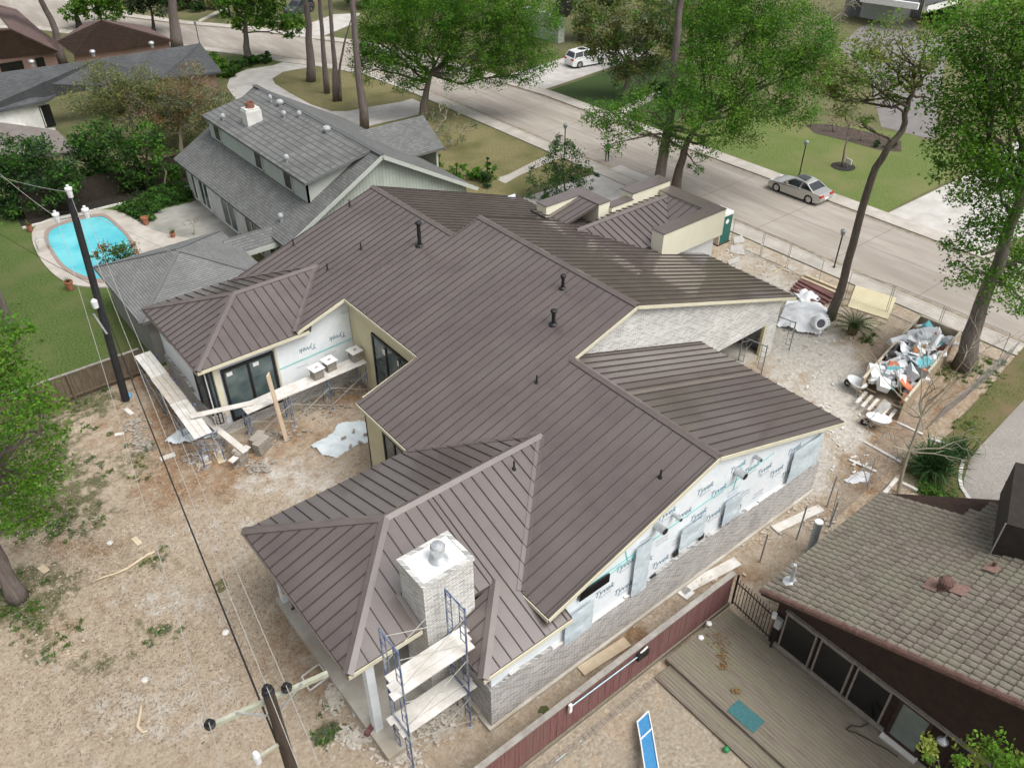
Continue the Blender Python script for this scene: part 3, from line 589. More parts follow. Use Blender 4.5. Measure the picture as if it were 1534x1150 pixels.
m_bkx, m_bky = shingle('black_shingle_x', 1, *sg[1]), shingle('black_shingle_y', 0, *sg[1])
m_mrx, m_mry = shingle('maroon_shingle_x', 1, *sg[2]), shingle('maroon_shingle_y', 0, *sg[2])
m_lgx, m_lgy = shingle('pale_shingle_x', 1, *sg[3], .05), shingle('pale_shingle_y', 0, *sg[3], .05)
m_sid = brick_mat('board_siding', (.44,.48,.42), (.46,.50,.44), (.30,.34,.29), .24, 9., .018, bump=.4, off=0.)
m_sage = M_('sage_paint', (.44,.47,.42), (.48,.51,.46), 1.5, .75)
m_stone = M_('white_painted_brick', (.60,.60,.57), (.70,.70,.67), 3, .85, .3, c3=(.48,.47,.43))
m_redbrick = brick_mat('red_brick', (.30,.14,.10), (.22,.11,.08), (.36,.30,.26))
def roofp(parent, pts, mat, th=.16, name='roof'): return MB().slab([V(p) for p in pts], (0,0,-th)).build(name, mat, parent)
def turbine(parent, p, r=.2, h=.35, mat=None):
    q = MB().tube([V(p)-V((0,0,.1)), V(p)+V((0,0,h*.5))], r*.55, 10).build('vent_pipe', m_galv, parent)
    MB().lathe(V(p)+V((0,0,h*.5)), [(r*.6,0),(r,.06),(r*1.05,.16),(r*.8,.27),(r*.2,.32)], 14).build('vent_head', mat or m_galv, q)
m_galvd = M_('dull_galvanised', (.34,.36,.37), (.42,.44,.45), 8, .6)
# ---- grey house with the long shed dormer
EL, RL, ER, ZE, ZL, YA0, YA1 = 16.9, 24.0, 31.1, 3.0, 6.9, 42.3, 60.3; kL = (ZL-ZE)/(RL-EL)
lh = empty('grey_house', (24, 51, 0), 'grey shingled house with long shed dormer and sage board gable beside pool', 'house')
lp = V((-kL,0,1)); onL = lambda u, v: onp(u, v, lp, ZE-kL*EL)
roofp(lh, [(EL,YA0,ZE),(RL,YA0,ZL),(RL,YA1,ZL),(EL,YA1,ZE)], m_shx); rr = roofp(lh, [(RL,YA0,ZL),(ER,YA0,ZE-.05),(ER,YA1,ZE-.05),(RL,YA1,ZL)], m_shx)
MB().slab([(17.5,YA0+.5,0),(30.5,YA0+.5,0),(30.5,YA0+.5,ZE+.1),(RL,YA0+.5,ZL-.2),(17.5,YA0+.5,ZE+.1)], (0,.15,0)).build('gable_wall', m_sid, lh)
for a, b in (((EL,YA0,ZE),(RL,YA0,ZL)),((RL,YA0,ZL),(ER,YA0,ZE-.05))): MB().beam(V(a)-V((0,.03,.1)), V(b)-V((0,.03,.1)), .05, .24).build('rake_board', m_sage, lh)
MB().bx(17.5,17.65,YA0+.66,YA1-.3,0,3.2).build('side_wall', m_stone, lh); MB().bx(30.3,30.5,YA0+.66,YA1-.3,0,3.0).build('side_wall', m_stone, lh); MB().slab([(17.5,YA1-.3,0),(30.5,YA1-.3,0),(30.5,YA1-.3,3.1),(RL,YA1-.3,6.7),(17.5,YA1-.3,3.1)], (0,.12,0)).build('gable_wall', m_sid, lh)
for y0, y1, gl in ((58.3,59.0,m_glass),(55.9,57.6,m_glass),(51.2,53.6,m_glass),(47.6,49.6,m_glassb),(44.2,46.2,m_glassb)): window_x(y0, y1, .25, 2.35, 17.5, 2 if y1-y0 > 1 else 1, .08, gl, hh=lh, fm=m_white)
db = onL(462.8, 305); XD = db.x; ee = PX(456.5, 275, XD-.3); ZDm = ee.z; yd0 = db.y; yd1 = PX(301.6, 173.5, XD-.3).y
dz = lambda x: ZDm+(ZL-ZDm)*(x-(XD-.3))/(RL-XD+.3)
dr = roofp(lh, [(XD-.3,ee.y,ZDm),(RL,ee.y,ZL+.05),(RL,yd1,ZL+.05),(XD-.3,yd1,ZDm)], m_shx, name='dormer_roof')
MB().slab([(XD,yd0,ZE+kL*(XD-EL)),(RL,yd0,ZL),(XD,yd0,dz(XD)-.12)], (0,.1,0)).build('dormer_cheek', m_sage, lh)
MB().slab([(XD,yd1-.4,ZE+kL*(XD-EL)),(RL,yd1-.4,ZL),(XD,yd1-.4,dz(XD)-.12)], (0,.1,0)).build('dormer_cheek', m_sage, lh)
MB().bx(XD,XD+.12,yd0,yd1-.4,ZE+kL*(XD-EL)-.1,dz(XD)-.1).build('dormer_wall', m_sage, lh)
for u, v in ((327,200),(389,243),(433,272)):
    p = PX(u, v, XD); window_x(p.y-.55, p.y+.55, ZE+kL*(XD-EL)+.12, dz(XD)-.32, XD, 1, .06, m_glassb, hh=lh, fm=m_sage)
MB().beam((RL,YA0,ZL+.04),(RL,YA1,ZL+.04), .35, .05).build('ridge_vent', M_('ridge_shingle', (.10,.105,.105), rough=.9), lh)
cn = onp(379, 183, V((-(ZL-ZDm)/(RL-XD+.3),0,1)), ZL-(ZL-ZDm)/(RL-XD+.3)*RL)
c_ = MB().bx(cn.x-.55,cn.x+.55,cn.y-.45,cn.y+.45,cn.z-.5,cn.z+.85).build('chimney', m_stone, lh); MB().bx(cn.x-.5,cn.x+.5,cn.y-.4,cn.y+.4,cn.z+.85,cn.z+1.0).build('chimney_cap', m_stone, c_)
MB().lathe((cn.x,cn.y,cn.z+1.0), [(.30,0),(.30,.35),(.24,.35),(.24,.05)], 14).build('chimney_pot', M_('rusty_metal', (.20,.09,.06), (.28,.13,.09), 5, .9), c_)
kd = (ZL-ZDm)/(RL-XD+.3)
for u, v, r in ((406,150,.13),(420,155,.25),(426,172,.16),(449,172,.16),(490,195,.25),(335,176,.16),(430,238,.16)):
    p = onp(u, v+4, V((-kd,0,1)), ZL-kd*RL); turbine(lh, p, r, .3 if r > .15 else .5, m_galvd)
# entrance gable on the street side
yg = 51.5; roofp(lh, [(27.2,yg,5.1),(33.0,yg,5.1),(33.0,yg-2.6,3.4),(30.2,yg-2.6,3.4)], m_shy); roofp(lh, [(27.2,yg,5.1),(30.2,yg+2.6,3.4),(33.0,yg+2.6,3.4),(33.0,yg,5.1)], m_shy)
MB().slab([(32.6,yg-2.3,0),(32.6,yg+2.3,0),(32.6,yg+2.3,3.5),(32.6,yg,5.0),(32.6,yg-2.3,3.5)], (-.15,0,0)).build('gable_wall', m_sid, lh)
# breezeway roof
roofp(lh, [(14.2,43.7,2.75),(17.4,43.7,2.75),(17.6,44.9,3.25),(14.2,44.9,3.25)], m_shy); roofp(lh, [(14.2,46.1,2.75),(17.4,46.1,2.75),(17.6,44.9,3.25),(14.2,44.9,3.25)], m_shy)
MB().bx(14.3,17.4,43.66,43.72,2.45,2.74).build('fascia_board', m_sage, lh)
turbine(lh, onp(422, 332, lp, ZE-kL*EL), .18, .5)
# ---- pool house
ph = empty('pool_house', (11.2, 43.2, 0), 'small grey stuccoed pool house with pale hipped shingle roof', 'outbuilding')
a0, a1, b0, b1, ze, zt = 7.35, 14.9, 39.35, 47.1, 2.9, 4.35; cx = (a0+a1)/2; r0, r1_ = b0+3.75, b1-3.75
roofp(ph, [(a0,b0,ze),(a1,b0,ze),(cx,r0,zt)], m_lgy); roofp(ph, [(a0,b1,ze),(cx,r1_,zt),(a1,b1,ze)], m_lgy); roofp(ph, [(a0,b0,ze),(cx,r0,zt),(cx,r1_,zt),(a0,b1,ze)], m_lgx); roofp(ph, [(a1,b0,ze),(a1,b1,ze),(cx,r1_,zt),(cx,r0,zt)], m_lgx)
mh = M_('hip_shingle', (.14,.145,.145), rough=.9)
for c in ((a0,b0),(a1,b0),(a0,b1),(a1,b1)): MB().beam((c[0],c[1],ze+.02),(cx,r0 if c[1] == b0 else r1_,zt+.02), .22, .03).build('hip_shingles', mh, ph)
MB().bx(a0+.4,a1-.4,b0+.4,b1-.4,0,2.85).build('wall', M_('grey_stucco', (.27,.26,.24), (.32,.31,.285), 1.2, .9), ph)
# ---- pool with deck, patio
def smooth(l, n=4):
    pts = [V(p) for p in l]
    for _ in range(n):
        q = []
        for i in range(len(pts)): a, b = pts[i], pts[(i+1) % len(pts)]; q += [a*.75+b*.25, a*.25+b*.75]
        pts = q
    return pts
pool = empty('swimming_pool', G(120,370), 'kidney shaped swimming pool with turquoise water and brick coping', 'pool')
wl = smooth(gp([(68,352),(92,338),(150,324),(166,332),(196,362),(210,400),(160,425),(108,410),(86,388)]), 3)
cen = sum(wl, V((0,0,0)))/len(wl); out = [cen+(p-cen)*1.10 for p in wl]
MB().poly([(p.x,p.y,.09) for p in wl]).build('water', M_('pool_water', (.095,.46,.55), (.135,.53,.60), .5, .04, .15, c3=(.20,.60,.65), s3=.35, bscale=1.6, detail=4), pool)  # paler noise patches in the colour imitate caustics and reflections
cb = MB(); n = len(wl)
for i in range(n): j = (i+1) % n; cb.prism([wl[i],wl[j],out[j],out[i]], .02, .13)
cb.build('coping', M_('brick_coping', (.26,.20,.17), (.34,.27,.23), 8, .9, .3), pool)
dk = smooth(gp([(44,352),(62,332),(105,322),(160,314),(192,322),(225,348),(300,362),(330,372),(300,395),(200,432),(130,432),(95,425),(62,395)]), 2)
do = [p for p in dk]
db_ = MB(); 
import bisect
# deck ring between coping and outer edge
outs = []
for p in out:
    d = (p-cen).normalized(); best = None
    for i in range(len(do)):
        a, b = do[i]-cen, do[(i+1) % len(do)]-cen; e = b-a; den = d.x*e.y-d.y*e.x
        if abs(den) < 1e-9: continue
        t = (a.x*e.y-a.y*e.x)/den; s_ = (a.x*d.y-a.y*d.x)/den
        if t > 0 and 0 <= s_ <= 1: best = t if best is None else max(best, t)
    outs.append(cen+d*max(best or 0, (p-cen).length+.5))
for i in range(n): j = (i+1) % n; db_.prism([out[i],out[j],outs[j],outs[i]], 0, .10)
db_.build('pool_deck', m_walk, kind='structure')
sheet('patio', gp([(190,325),(225,318),(300,300),(345,330),(400,345),(420,370),(330,375),(290,368),(240,358),(215,345)]), .03, M_('patio_concrete', (.27,.265,.24), (.36,.35,.32), .9, .9, .2, c3=(.22,.22,.19)))
ld = MB(); lpnt = G(70,372,.13)
for s_ in (-.25,.25):
    q = lpnt+V((0,s_,0)); ld.tube([q+V((-.5,0,0)), q+V((-.5,0,.55)), q+V((-.3,0,.78)), q+V((.0,0,.72)), q+V((.18,0,.4)), q+V((.2,0,-.03))], .025, 8)
for z in (.1,.35): ld.tube([lpnt+V((.19,-.25,z)), lpnt+V((.19,.25,z))], .025, 6)
ld.build('pool_ladder', m_galv, label='chrome handrail ladder on the edge of the pool', cat='ladder')
m_terra = M_('terracotta', (.30,.11,.06), (.36,.15,.09), 6, .8); m_leaf0 = M_('pot_leaf', (.07,.11,.03), rough=.7)
for i, (u, v, h, lb) in enumerate([(219,336,.55,'empty terracotta pot on the patio by the groundcover bed'),(260,356,.4,'small terracotta pot with spiky plant on the grey patio'),(106,433,.55,'terracotta pot with plant on lawn edge near dark pole'),(46,346,.42,'terracotta pot where pool deck meets the lawn')]):
    p = G(u, v, .05); r = empty('flower_pot', p, lb, 'pot'); MB().lathe(p, [(h*.32,0),(h*.42,h*.8),(h*.48,h*.82),(h*.48,h),(h*.38,h),(h*.36,h*.8)], 16).build('pot', m_terra, r)
    if i: 
        lf = MB(); rn = random.Random(i)
        for k in range(26): a = rn.uniform(0,6.28); t = V((math.cos(a)*rn.uniform(.1,.3), math.sin(a)*rn.uniform(.1,.3), rn.uniform(.1,.4))); s0 = p+V((0,0,h*.85)); w_ = V((-math.sin(a),math.cos(a),0))*.03; lf.poly([s0-w_, s0+w_, s0+t+w_*.3, s0+t-w_*.3])
        lf.build('leaves', m_leaf0, r)
# ---- dark roofed house and maroon roofed house beyond
h2 = empty('black_roof_house', (20, 72, 0), 'long low house with charcoal shingle roof and white painted brick wall', 'house')
def quadroof(par, pxs, zs, mat, th=.2): return roofp(par, [G(u, v, z) for (u, v), z in zip(pxs, zs)], mat, th)
rz, ez = 5.0, 2.9
quadroof(h2, [(-60,117),(145,89),(210,116),(160,126),(85,141),(70,150),(-60,178)], [rz,rz,3.9,3.4,ez,ez,ez], m_bky)
quadroof(h2, [(145,89),(300,65),(332,107),(262,116),(240,116)], [rz,rz,ez,ez,3.2], m_bky); quadroof(h2, [(145,89),(240,116),(210,118),(180,112)], [rz,3.3,3.3,3.9], m_bkx)
pL, pR = G(-60,178,ez), G(70,150,ez); p3 = G(332,107,ez)
MB().slab([(pL.x,pL.y+.5,0),(pR.x,pR.y+.5,0),(pR.x,pR.y+.5,2.8),(pL.x,pL.y+.5,2.8)], (0,.2,0)).build('wall', m_stone, h2)
p4 = G(262,116,ez); MB().slab([(p4.x-5,p4.y+.6,0),(p3.x-.4,p3.y+.6,0),(p3.x-.4,p3.y+.6,2.8),(p4.x-5,p4.y+.6,2.8)], (0,.2,0)).build('wall', m_redbrick, h2)
for u in (2, 16, 70): p = PY(u, 172, pR.y+.5); window_y(p.x-.45, p.x+.45, .5, 2.4, pR.y+.5, 1, .07, m_glassb); bpy.data.objects[-1] if False else None
for o in [o for o in house.children if o.name.startswith('window') and o.data.vertices[0].co.y + 22 > 60]: o.parent = h2; o.location = ORG[house]-ORG[h2]
for u, v in ((49,98),(140,83),(228,70)): turbine(h2, G(u, v, rz), .25, .35)
h3 = empty('maroon_roof_house', (22, 96, 0), 'red brick house with maroon hipped shingle roofs behind a charcoal roof', 'house')
q = lambda u, v, z: G(u, v, z)
A, B, C, D = q(112,82,3), q(259,60,3), q(152,30,6.2), q(85,62,4.6)
roofp(h3, [A,B,C], m_mry); roofp(h3, [A,C,q(128,34,5.6),D], m_mrx); roofp(h3, [C,B,q(215,38,3)], m_mrx)
E0, E1, E2, E3 = q(-60,95,3), q(86,76,3.0), q(14,42,6.2), q(-70,50,6.2)
roofp(h3, [E0,E1,E2,E3], m_mry); roofp(h3, [E2,E1,q(86,62,3.6),q(60,45,3.4),q(25,14,3.2),q(-20,2,3.2)], m_mrx)
MB().slab([(A.x,A.y+.5,0),(B.x-.3,B.y+.5,0),(B.x-.3,B.y+.5,2.9),(A.x,A.y+.5,2.9)], (0,.2,0)).build('wall', m_redbrick, h3)
wl3 = MB().slab([(E0.x,E1.y+.6,0),(E1.x-.2,E1.y+.6,0),(E1.x-.2,E1.y+.6,2.9),(E0.x,E1.y+.6,2.9)], (0,.2,0)).build('wall', m_redbrick, h3)
for x0, x1 in ((-9.0,-7.),(-5.5,-3.4),(-2.2,-1.4)): MB().bx(E1.x+x0,E1.x+x1,E1.y+.5,E1.y+.58,.6,2.5).build('window', m_glassb, h3)
h4 = empty('brown_roof_shed', G(40,215), 'low outbuilding with faded brown roof behind the dark trees', 'outbuilding')
roofp(h4, [G(-60,180,3),G(6,184,3.4),G(85,195,3.2),G(120,228,2.4),G(100,232,2.2),G(-60,235,2.2)], M_('brown_roof', (.16,.14,.13), (.20,.175,.165), 1.2, .9))
b_ = G(30,215,0); MB().bx(b_.x-4,b_.x+1,b_.y-1,b_.y+1,0,1.2).build('wall', m_stone, h4)
# far houses across the street
h5 = empty('cream_gable_house', G(850,40), 'far house with pale gable wall and dark roof behind oaks', 'house')
a, b, c, d = G(826,24,3), G(850,24,3), G(872,-8,6), G(836,-10,6)
roofp(h5, [a,b,c,d], m_bky); roofp(h5, [G(850,23,3), G(858,20,3), G(880,-8,5.2), c], M_('white_fascia', (.75,.73,.66), rough=.7))
MB().bx(a.x+.5,b.x,min(a.y,b.y)+.4,max(a.y,b.y)+6,0,2.9).build('wall', m_sage, h5)
h6 = empty('grey_fence_house', G(1340,20), 'far house with grey fence and white rail at street end', 'house')
a, b = G(1262,25), G(1378,28); hb = MB(); 
for i in range(40): t0, t1 = i/40, (i+.88)/40; p, r = a.lerp(b, t0), a.lerp(b, t1); hb.slab([p, r, r+V((0,0,2.6)), p+V((0,0,2.6))], (.06,.03,0))
hb.build('fence_boards', M_('grey_board', (.15,.155,.17), (.20,.205,.22), 2, .85), h6, kind='stuff')
MB().beam(G(1290,-2,3.1),G(1376,10,3.1), .5, .7).build('white_rail', m_white, h6); MB().beam(G(1386,14,2.6),G(1450,-6,2.6), .5, .8).build('white_rail', m_white, h6)
roofp(h6, [G(1286,-8,3.4),G(1376,4,3.4),G(1390,-30,5),G(1300,-40,5)], m_bkx); roofp(h6, [G(1386,8,3.2),G(1450,-10,3.2),G(1450,-40,5),G(1392,-30,5)], m_bkx)
MB().bx(a.x+1.5,a.x+9,min(a.y,b.y)+1,max(a.y,b.y),0,3).build('wall', m_sage, h6)
# ---- tiled house on the right with deck
th_ = empty('tile_roof_house', (22, 6, 0), 'brown wooden house with mossy concrete tile roof above a deck', 'house')
m_tile = M_('mossy_tile', (.150,.128,.102), (.235,.205,.170), 2.6, .92, .4, c3=(.205,.195,.145), s3=.9, bscale=16)
m_tilec = M_('clay_trim', (.115,.062,.050), (.165,.098,.078), 5, .9)
m_brown = M_('dark_brown_wood', (.028,.015,.011), (.045,.025,.018), 4, .8)
KT = .355; YE, ZT0 = 8.78, 3.0; zT = lambda y: ZT0+(YE-y)*KT; X0t, X1t = 18.0, 31.5; XR = lambda y: 25.5 if y > 6.2 else 25.5+(6.2-y)*1.9
nT = V((0,KT,1)).normalized(); upT = V((0,-1,KT)).normalized(); ty0 = -2.5
base = MB().slab([(X0t,YE,ZT0),(25.6,YE,ZT0),(31,ty0,zT(ty0)),(X0t,ty0,zT(ty0))], (0,0,-.2)).build('roof', m_brown, th_)
tw, tl = .25, .34; tm = MB(); ns = 8; prof = [(.012+i*(tw-.024)/ns, .055*abs(math.sin(math.pi*i/ns))**.8 + .012) for i in range(ns+1)]
for j, (s_, zo) in enumerate(((0.,.022),(tl,.0))): pass
vs = []
for x, h in prof: vs.append(V((x,0,0))+upT*(-.02)+nT*(h+.055))
for x, h in prof: vs.append(V((x,0,0))+upT*(tl+.02)+nT*(h))
for x, h in prof: vs.append(V((x,0,0))+upT*(-.02)+nT*(.0))
tm.add(vs, [(i,i+1,ns+2+i,ns+1+i) for i in range(ns)]+[(2*ns+2+i,2*ns+3+i,i+1,i) for i in range(ns)])
tmesh = tm.build('tile', m_tile, None, org=(0,0,0)); tmd = tmesh.data; bpy.data.objects.remove(tmesh)
cells = []; rt_ = random.Random(8)
k = 0
while True:
    p0 = V((X0t+.05,YE,ZT0))+upT*(k*tl)
    if p0.y < -1.5: break
    i = 0
    while X0t+.05+i*tw < XR(p0.y)-.1: cells.append((V((X0t+.05+i*tw, p0.y, p0.z)), k)); i += 1
    k += 1
vis = [(c, *proj(c)) for c, k in cells]; inside = [v for v in vis if v[1] < 1560 and v[2] < 1165]; inside.sort(key=lambda v: v[3])
for v in inside[:300]:
    o = bpy.data.objects.new('tile', tmd); col.objects.link(o); o.parent = base; o.location = v[0]-ORG[base]+nT*.01+V((0,0,rt_.uniform(-.004,.006))); o.rotation_euler = (rt_.uniform(-.01,.01), rt_.uniform(-.01,.01), rt_.uniform(-.015,.015))
rest = MB(); tv = [V(v.co) for v in tmd.vertices]; tf = [tuple(p.vertices) for p in tmd.polygons]
for v in [x for x in vis if x not in inside[:300]]: rest.add([q+v[0]+nT*.01+V((0,0,rt_.uniform(-.004,.006))) for q in tv], tf)
rest.build('tile_field', m_tile, base, kind='stuff')
yy = [YE-i*.42 for i in range(24)]
for i in range(22): a, b = V((X0t-.02,yy[i],zT(yy[i])+.06)), V((X0t-.02,yy[i+1]+.02,zT(yy[i+1])+.075)); MB().tube([a,b], [.10,.115], 8).build('rake_tile', m_tilec, base)
for i in range(20): a = V((18.2+i*.38,YE+.02,ZT0+.0)); 
MB().beam((X0t,YE+.06,ZT0-.06),(25.6,YE+.06,ZT0-.06), .10, .12).build('gutter', M_('mossy_wood', (.22,.20,.13), (.30,.27,.19), 4, .9), th_)
# walls, dark windows on the deck side
XW = 18.62
MB().slab([(XW,8.35,0),(XW,-2,0),(XW,-2,zT(-2)-.3),(XW,8.35,zT(8.35)-.3)], (.15,0,0)).build('deck_wall', m_brown, th_)
MB().bx(XW+.15,25,8.2,8.35,0,2.9).build('side_wall', m_brown, th_)
m_tg = M_('weathered_trim', (.20,.17,.14), (.28,.25,.22), 5, .85)
edges = [(1178,1235),(1222,1280),(1265,1330),(1306,1362)]
for i in range(3):
    y1_ = 7.95-i*1.36; y0_ = y1_-1.22; window_x(y0_, y1_, .45, 2.25, XW, 1, .06, m_glassb, hh=th_, fm=m_tg)
d_ = window_x(2.65, 3.75, .36, 2.3, XW, 1, .12, M_('frosted_glass', (.16,.19,.17), (.20,.23,.21), 2, .25), name='door', hh=th_, fm=m_brown)
window_x(-.4, 1.9, .36, 2.3, XW, 2, .09, m_glassb, hh=th_, fm=m_brown)
MB().bx(XW-.12,XW,-2,8.0,2.28,2.36).build('window_head', m_tg, th_); MB().bx(XW-.16,XW,3.8,8.1,.36,.46).build('window_sill', m_tg, th_); MB().bx(XW-.3,XW-.05,2.6,3.8,.30,.37).build('door_step', m_stone, th_)
lt = V((XW-.2,2.25,2.0)); l_ = MB().lathe(lt, [(.02,.2),(.05,.16),(.16,.06),(.17,.0),(.14,-.02)], 14).build('wall_lamp', m_galv, th_); MB().tube([lt+V((0,0,.2)),lt+V((.18,0,.25))], .02, 6).build('lamp_arm', m_galv, l_)
def onT(u, v): return onp(u, v, nT, nT.dot(V((X0t,YE,ZT0))))
p = onT(1412,884); tv_ = MB().lathe(p, [(.22,-.1),(.22,.12),(.17,.14),(.17,.22)], 14).build('turbine_base', m_tilec, th_)
tb = MB()
for k in range(14):
    a = 2*math.pi*k/14; 
    for j in range(5):
        t0, t1 = math.pi*j/5-.0, math.pi*(j+1)/5; f_ = lambda t, aa: p+V((math.cos(aa)*.24*math.sin(t)+0, math.sin(aa)*.24*math.sin(t), .40-.2*math.cos(t)))
        tb.poly([f_(t0,a),f_(t1,a),f_(t1,a+.36),f_(t0,a+.36)])
tb.build('turbine_vent', m_tilec, tv_)
for u, v, rr_ in ((1398,880,.32),(1438,888,.26),(1486,856,.2)): 
    p = onT(u, v)+nT*.15; e = V((1,0,0)); MB().slab([p-e*rr_-upT*.22, p+e*rr_-upT*.22, p+e*rr_+upT*.22, p-e*rr_+upT*.22], -nT*.02).build('roof_flashing', M_('red_patch', (.20,.12,.095), (.28,.185,.155), 9, .9), th_)
p = onT(1184,874); g_ = MB().tube([p, p+V((0,0,.8)), p+V((-.03,.02,.95)), p+V((-.12,.06,.98))], .07, 8).build('gooseneck_vent', m_galv, th_); MB().lathe(p, [(.28,0.06),(.26,.10),(.08,.14)], 14).build('vent_flashing', m_galv, g_)
p = onT(1486,852); MB().tube([p, p+V((0,0,.35))], .06, 8).build('plumbing_vent', m_tilec, th_)
a = onT(1484,832); MB().slab([a, a+V((3.2,1.2,0)), a+V((3.2,1.2,1.5)), a+V((0,0,1.5))], (.5,-2.4,.5)).build('clerestory', M_('charcoal_panel', (.026,.020,.017), (.04,.03,.025), 3, .8), th_); MB().beam(a+V((-.02,.03,0)), a+V((-.02,0.03,1.5)), .035, .035).build('corner_trim', m_galv, th_)
MB().tube([G(1510,725,2.4), G(1560,705,2.6)], .14, 10).build('rake_tile', m_tilec, th_)
# railing on the low roof end
br = MB(); 
for i in range(4): br.beam(V((XW-.9,1.25-.0,.5+i*.28)), V((XW-.9,.45,.5+i*.28)), .05, .12)
br.beam(V((XW-.9,.42,.3)), V((XW-.9,.42,1.7)), .12, .16); br.build('slatted_rail', m_tilec, th_)
# deck
dkk = empty('timber_deck', (16.6, 6, 0), 'weathered grey timber deck with lower step below the tiled roof', 'deck')
m_dk = M_('weathered_deck', (.150,.125,.097), (.235,.205,.165), 3, .88, .3, stretch=(6,.35,1), c3=(.195,.185,.125), s3=.4)
bd = MB(); r_ = random.Random(2); x = 15.17
while x < 18.55:
    y = 10.12
    while y > -2: l_ = r_.uniform(2.4,4.2); bd.bx(x, x+.135, max(-2,y-l_)+.006, y, .262, .30+r_.uniform(0,.004)); y -= l_
    x += .142
bd.build('deck_boards', m_dk, dkk, kind='stuff')
bd = MB(); x = 14.42
while x < 15.1:
    y = 9.9
    while y > -2: l_ = r_.uniform(2.4,4.2); bd.bx(x, x+.135, max(-2,y-l_)+.006, y, .112, .15+r_.uniform(0,.004)); y -= l_
    x += .142
bd.build('step_boards', m_dk, dkk, kind='stuff'); MB().bx(15.12,15.165,-2,10.12,.0,.295).build('riser', m_dk, dkk); MB().bx(14.37,14.415,-2,9.92,.0,.145).build('riser', m_dk, dkk)
MB().bx(15.2,18.5,-2,10.1,0.02,.255).build('deck_frame', m_brown, dkk)
sheet('gravel_yard', [(2,10.25),(14.4,10.25),(14.4,-12),(-10,-12),(-10,10.25)], .03, M_('pea_gravel', (.23,.19,.14), (.41,.36,.285), 9, .95, .7, c3=(.31,.265,.20), s3=.6, bscale=24, detail=8))
bk = MB(); r_ = random.Random(5)
for i in range(60): 
    x = 4+i*.205
    for j in range(2): bk.bx(x, x+.19, 9.86-j*.1, 9.95-j*.1, .03, .065+r_.uniform(0,.01))
bk.build('brick_edging', M_('old_brick', (.22,.19,.15), (.30,.26,.21), 4, .9), kind='stuff', label='row of old bricks edging the gravel beside maroon fence', cat='edging')
sheet('driveway', gp([(1534,600),(1600,560),(1700,700),(1600,830),(1500,860),(1462,808),(1446,765),(1442,722),(1452,690),(1470,668)]), .11, M_('aggregate_drive', (.24,.22,.20), (.36,.34,.31), 14, .9, .4, c3=(.27,.25,.225), s3=.5))
# fences
m_mar = M_('maroon_board', (.15,.062,.062), (.21,.10,.095), 2.5, .85, .2, stretch=(5,5,.6), c3=(.17,.10,.085))
mf = empty('maroon_fence', (12.5, 10.4, 0), 'maroon stained board fence with grey top cap between the plots', 'fence')
b = MB(); x = -4.; r_ = random.Random(9)
while x < 18.85: b.bx(x, x+.135, 10.37+r_.uniform(-.006,.006), 10.395, .12, 1.78); x += .142
b.build('boards', m_mar, mf, kind='stuff'); m_grayw = M_('grey_timber', (.24,.22,.20), (.34,.32,.29), 3, .9, .3)
MB().bx(-4,18.9,10.32,10.52,1.78,1.83).build('cap_rail', m_grayw, mf); MB().bx(-4,18.9,10.30,10.36,.03,.2).build('kick_board', m_dk, mf)
for i in range(9): MB().bx(-3.6+i*2.8,-3.5+i*2.8,10.40,10.50,0,1.78).build('post', m_grayw, mf)
wf_ = empty('wooden_fence', (2, 39.3, 0), 'weathered brown board fence between dirt plot and pool lawn', 'fence')
m_wf = M_('brown_board', (.10,.075,.05), (.165,.13,.09), 3, .9, .3, stretch=(4,4,.6)); b = MB(); x = -14.
while x < 6.9: b.bx(x, x+.135, 39.30+r_.uniform(-.008,.008), 39.33, .05, 1.55+r_.uniform(-.02,.02)); x += .142
b.build('boards', m_wf, wf_, kind='stuff'); MB().bx(-14,6.9,39.26,39.38,1.56,1.62).build('cap_rail', m_grayw, wf_); MB().bx(-14,6.9,39.2,39.29,.25,.34).build('rail', m_wf, wf_)
for i in range(8): MB().bx(-13.5+i*2.8,-13.4+i*2.8,39.18,39.29,0,1.55).build('post', m_wf, wf_)
of = empty('cedar_fence', (16.2, 42.2, 0), 'short orange cedar fence below the breezeway roof', 'fence'); b = MB()
for i in range(28): b.bx(14.3+i*.145, 14.3+i*.145+.135, 42.2, 42.225, .05, 1.75+r_.uniform(-.02,.02))
b.build('boards', M_('cedar', (.34,.17,.06), (.44,.25,.10), 3, .85), of, kind='stuff'); MB().bx(14.3,18.3,42.15,42.2,1.3,1.38).build('rail', m_wood, of)
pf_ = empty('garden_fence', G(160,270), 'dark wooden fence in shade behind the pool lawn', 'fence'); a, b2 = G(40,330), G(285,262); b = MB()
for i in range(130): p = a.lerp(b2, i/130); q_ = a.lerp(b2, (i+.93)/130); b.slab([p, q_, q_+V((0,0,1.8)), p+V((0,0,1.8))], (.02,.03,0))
b.build('boards', M_('shade_board', (.028,.021,.016), (.045,.034,.025), 3, .9), pf_, kind='stuff'); MB().beam(a+V((0,0,1.82)), b2+V((0,0,1.82)), .08, .06).build('rail', m_brown, pf_)  # boards coloured near black, tree shade put into the colour
a, b2 = G(30,330), G(285,268)
eb = MB(); n_ = 44
for i in range(n_): p, q_ = a.lerp(b2, i/n_)+V((-.2,-1.6,0)), a.lerp(b2, (i+.94)/n_)+V((-.2,-1.6,0)); eb.beam(p+V((0,0,.07)), q_+V((0,0,.07)), .12, .14)
eb.build('garden_edging', m_stone, label='pale stone edging along the shaded bed behind pool', cat='edging', kind='stuff')
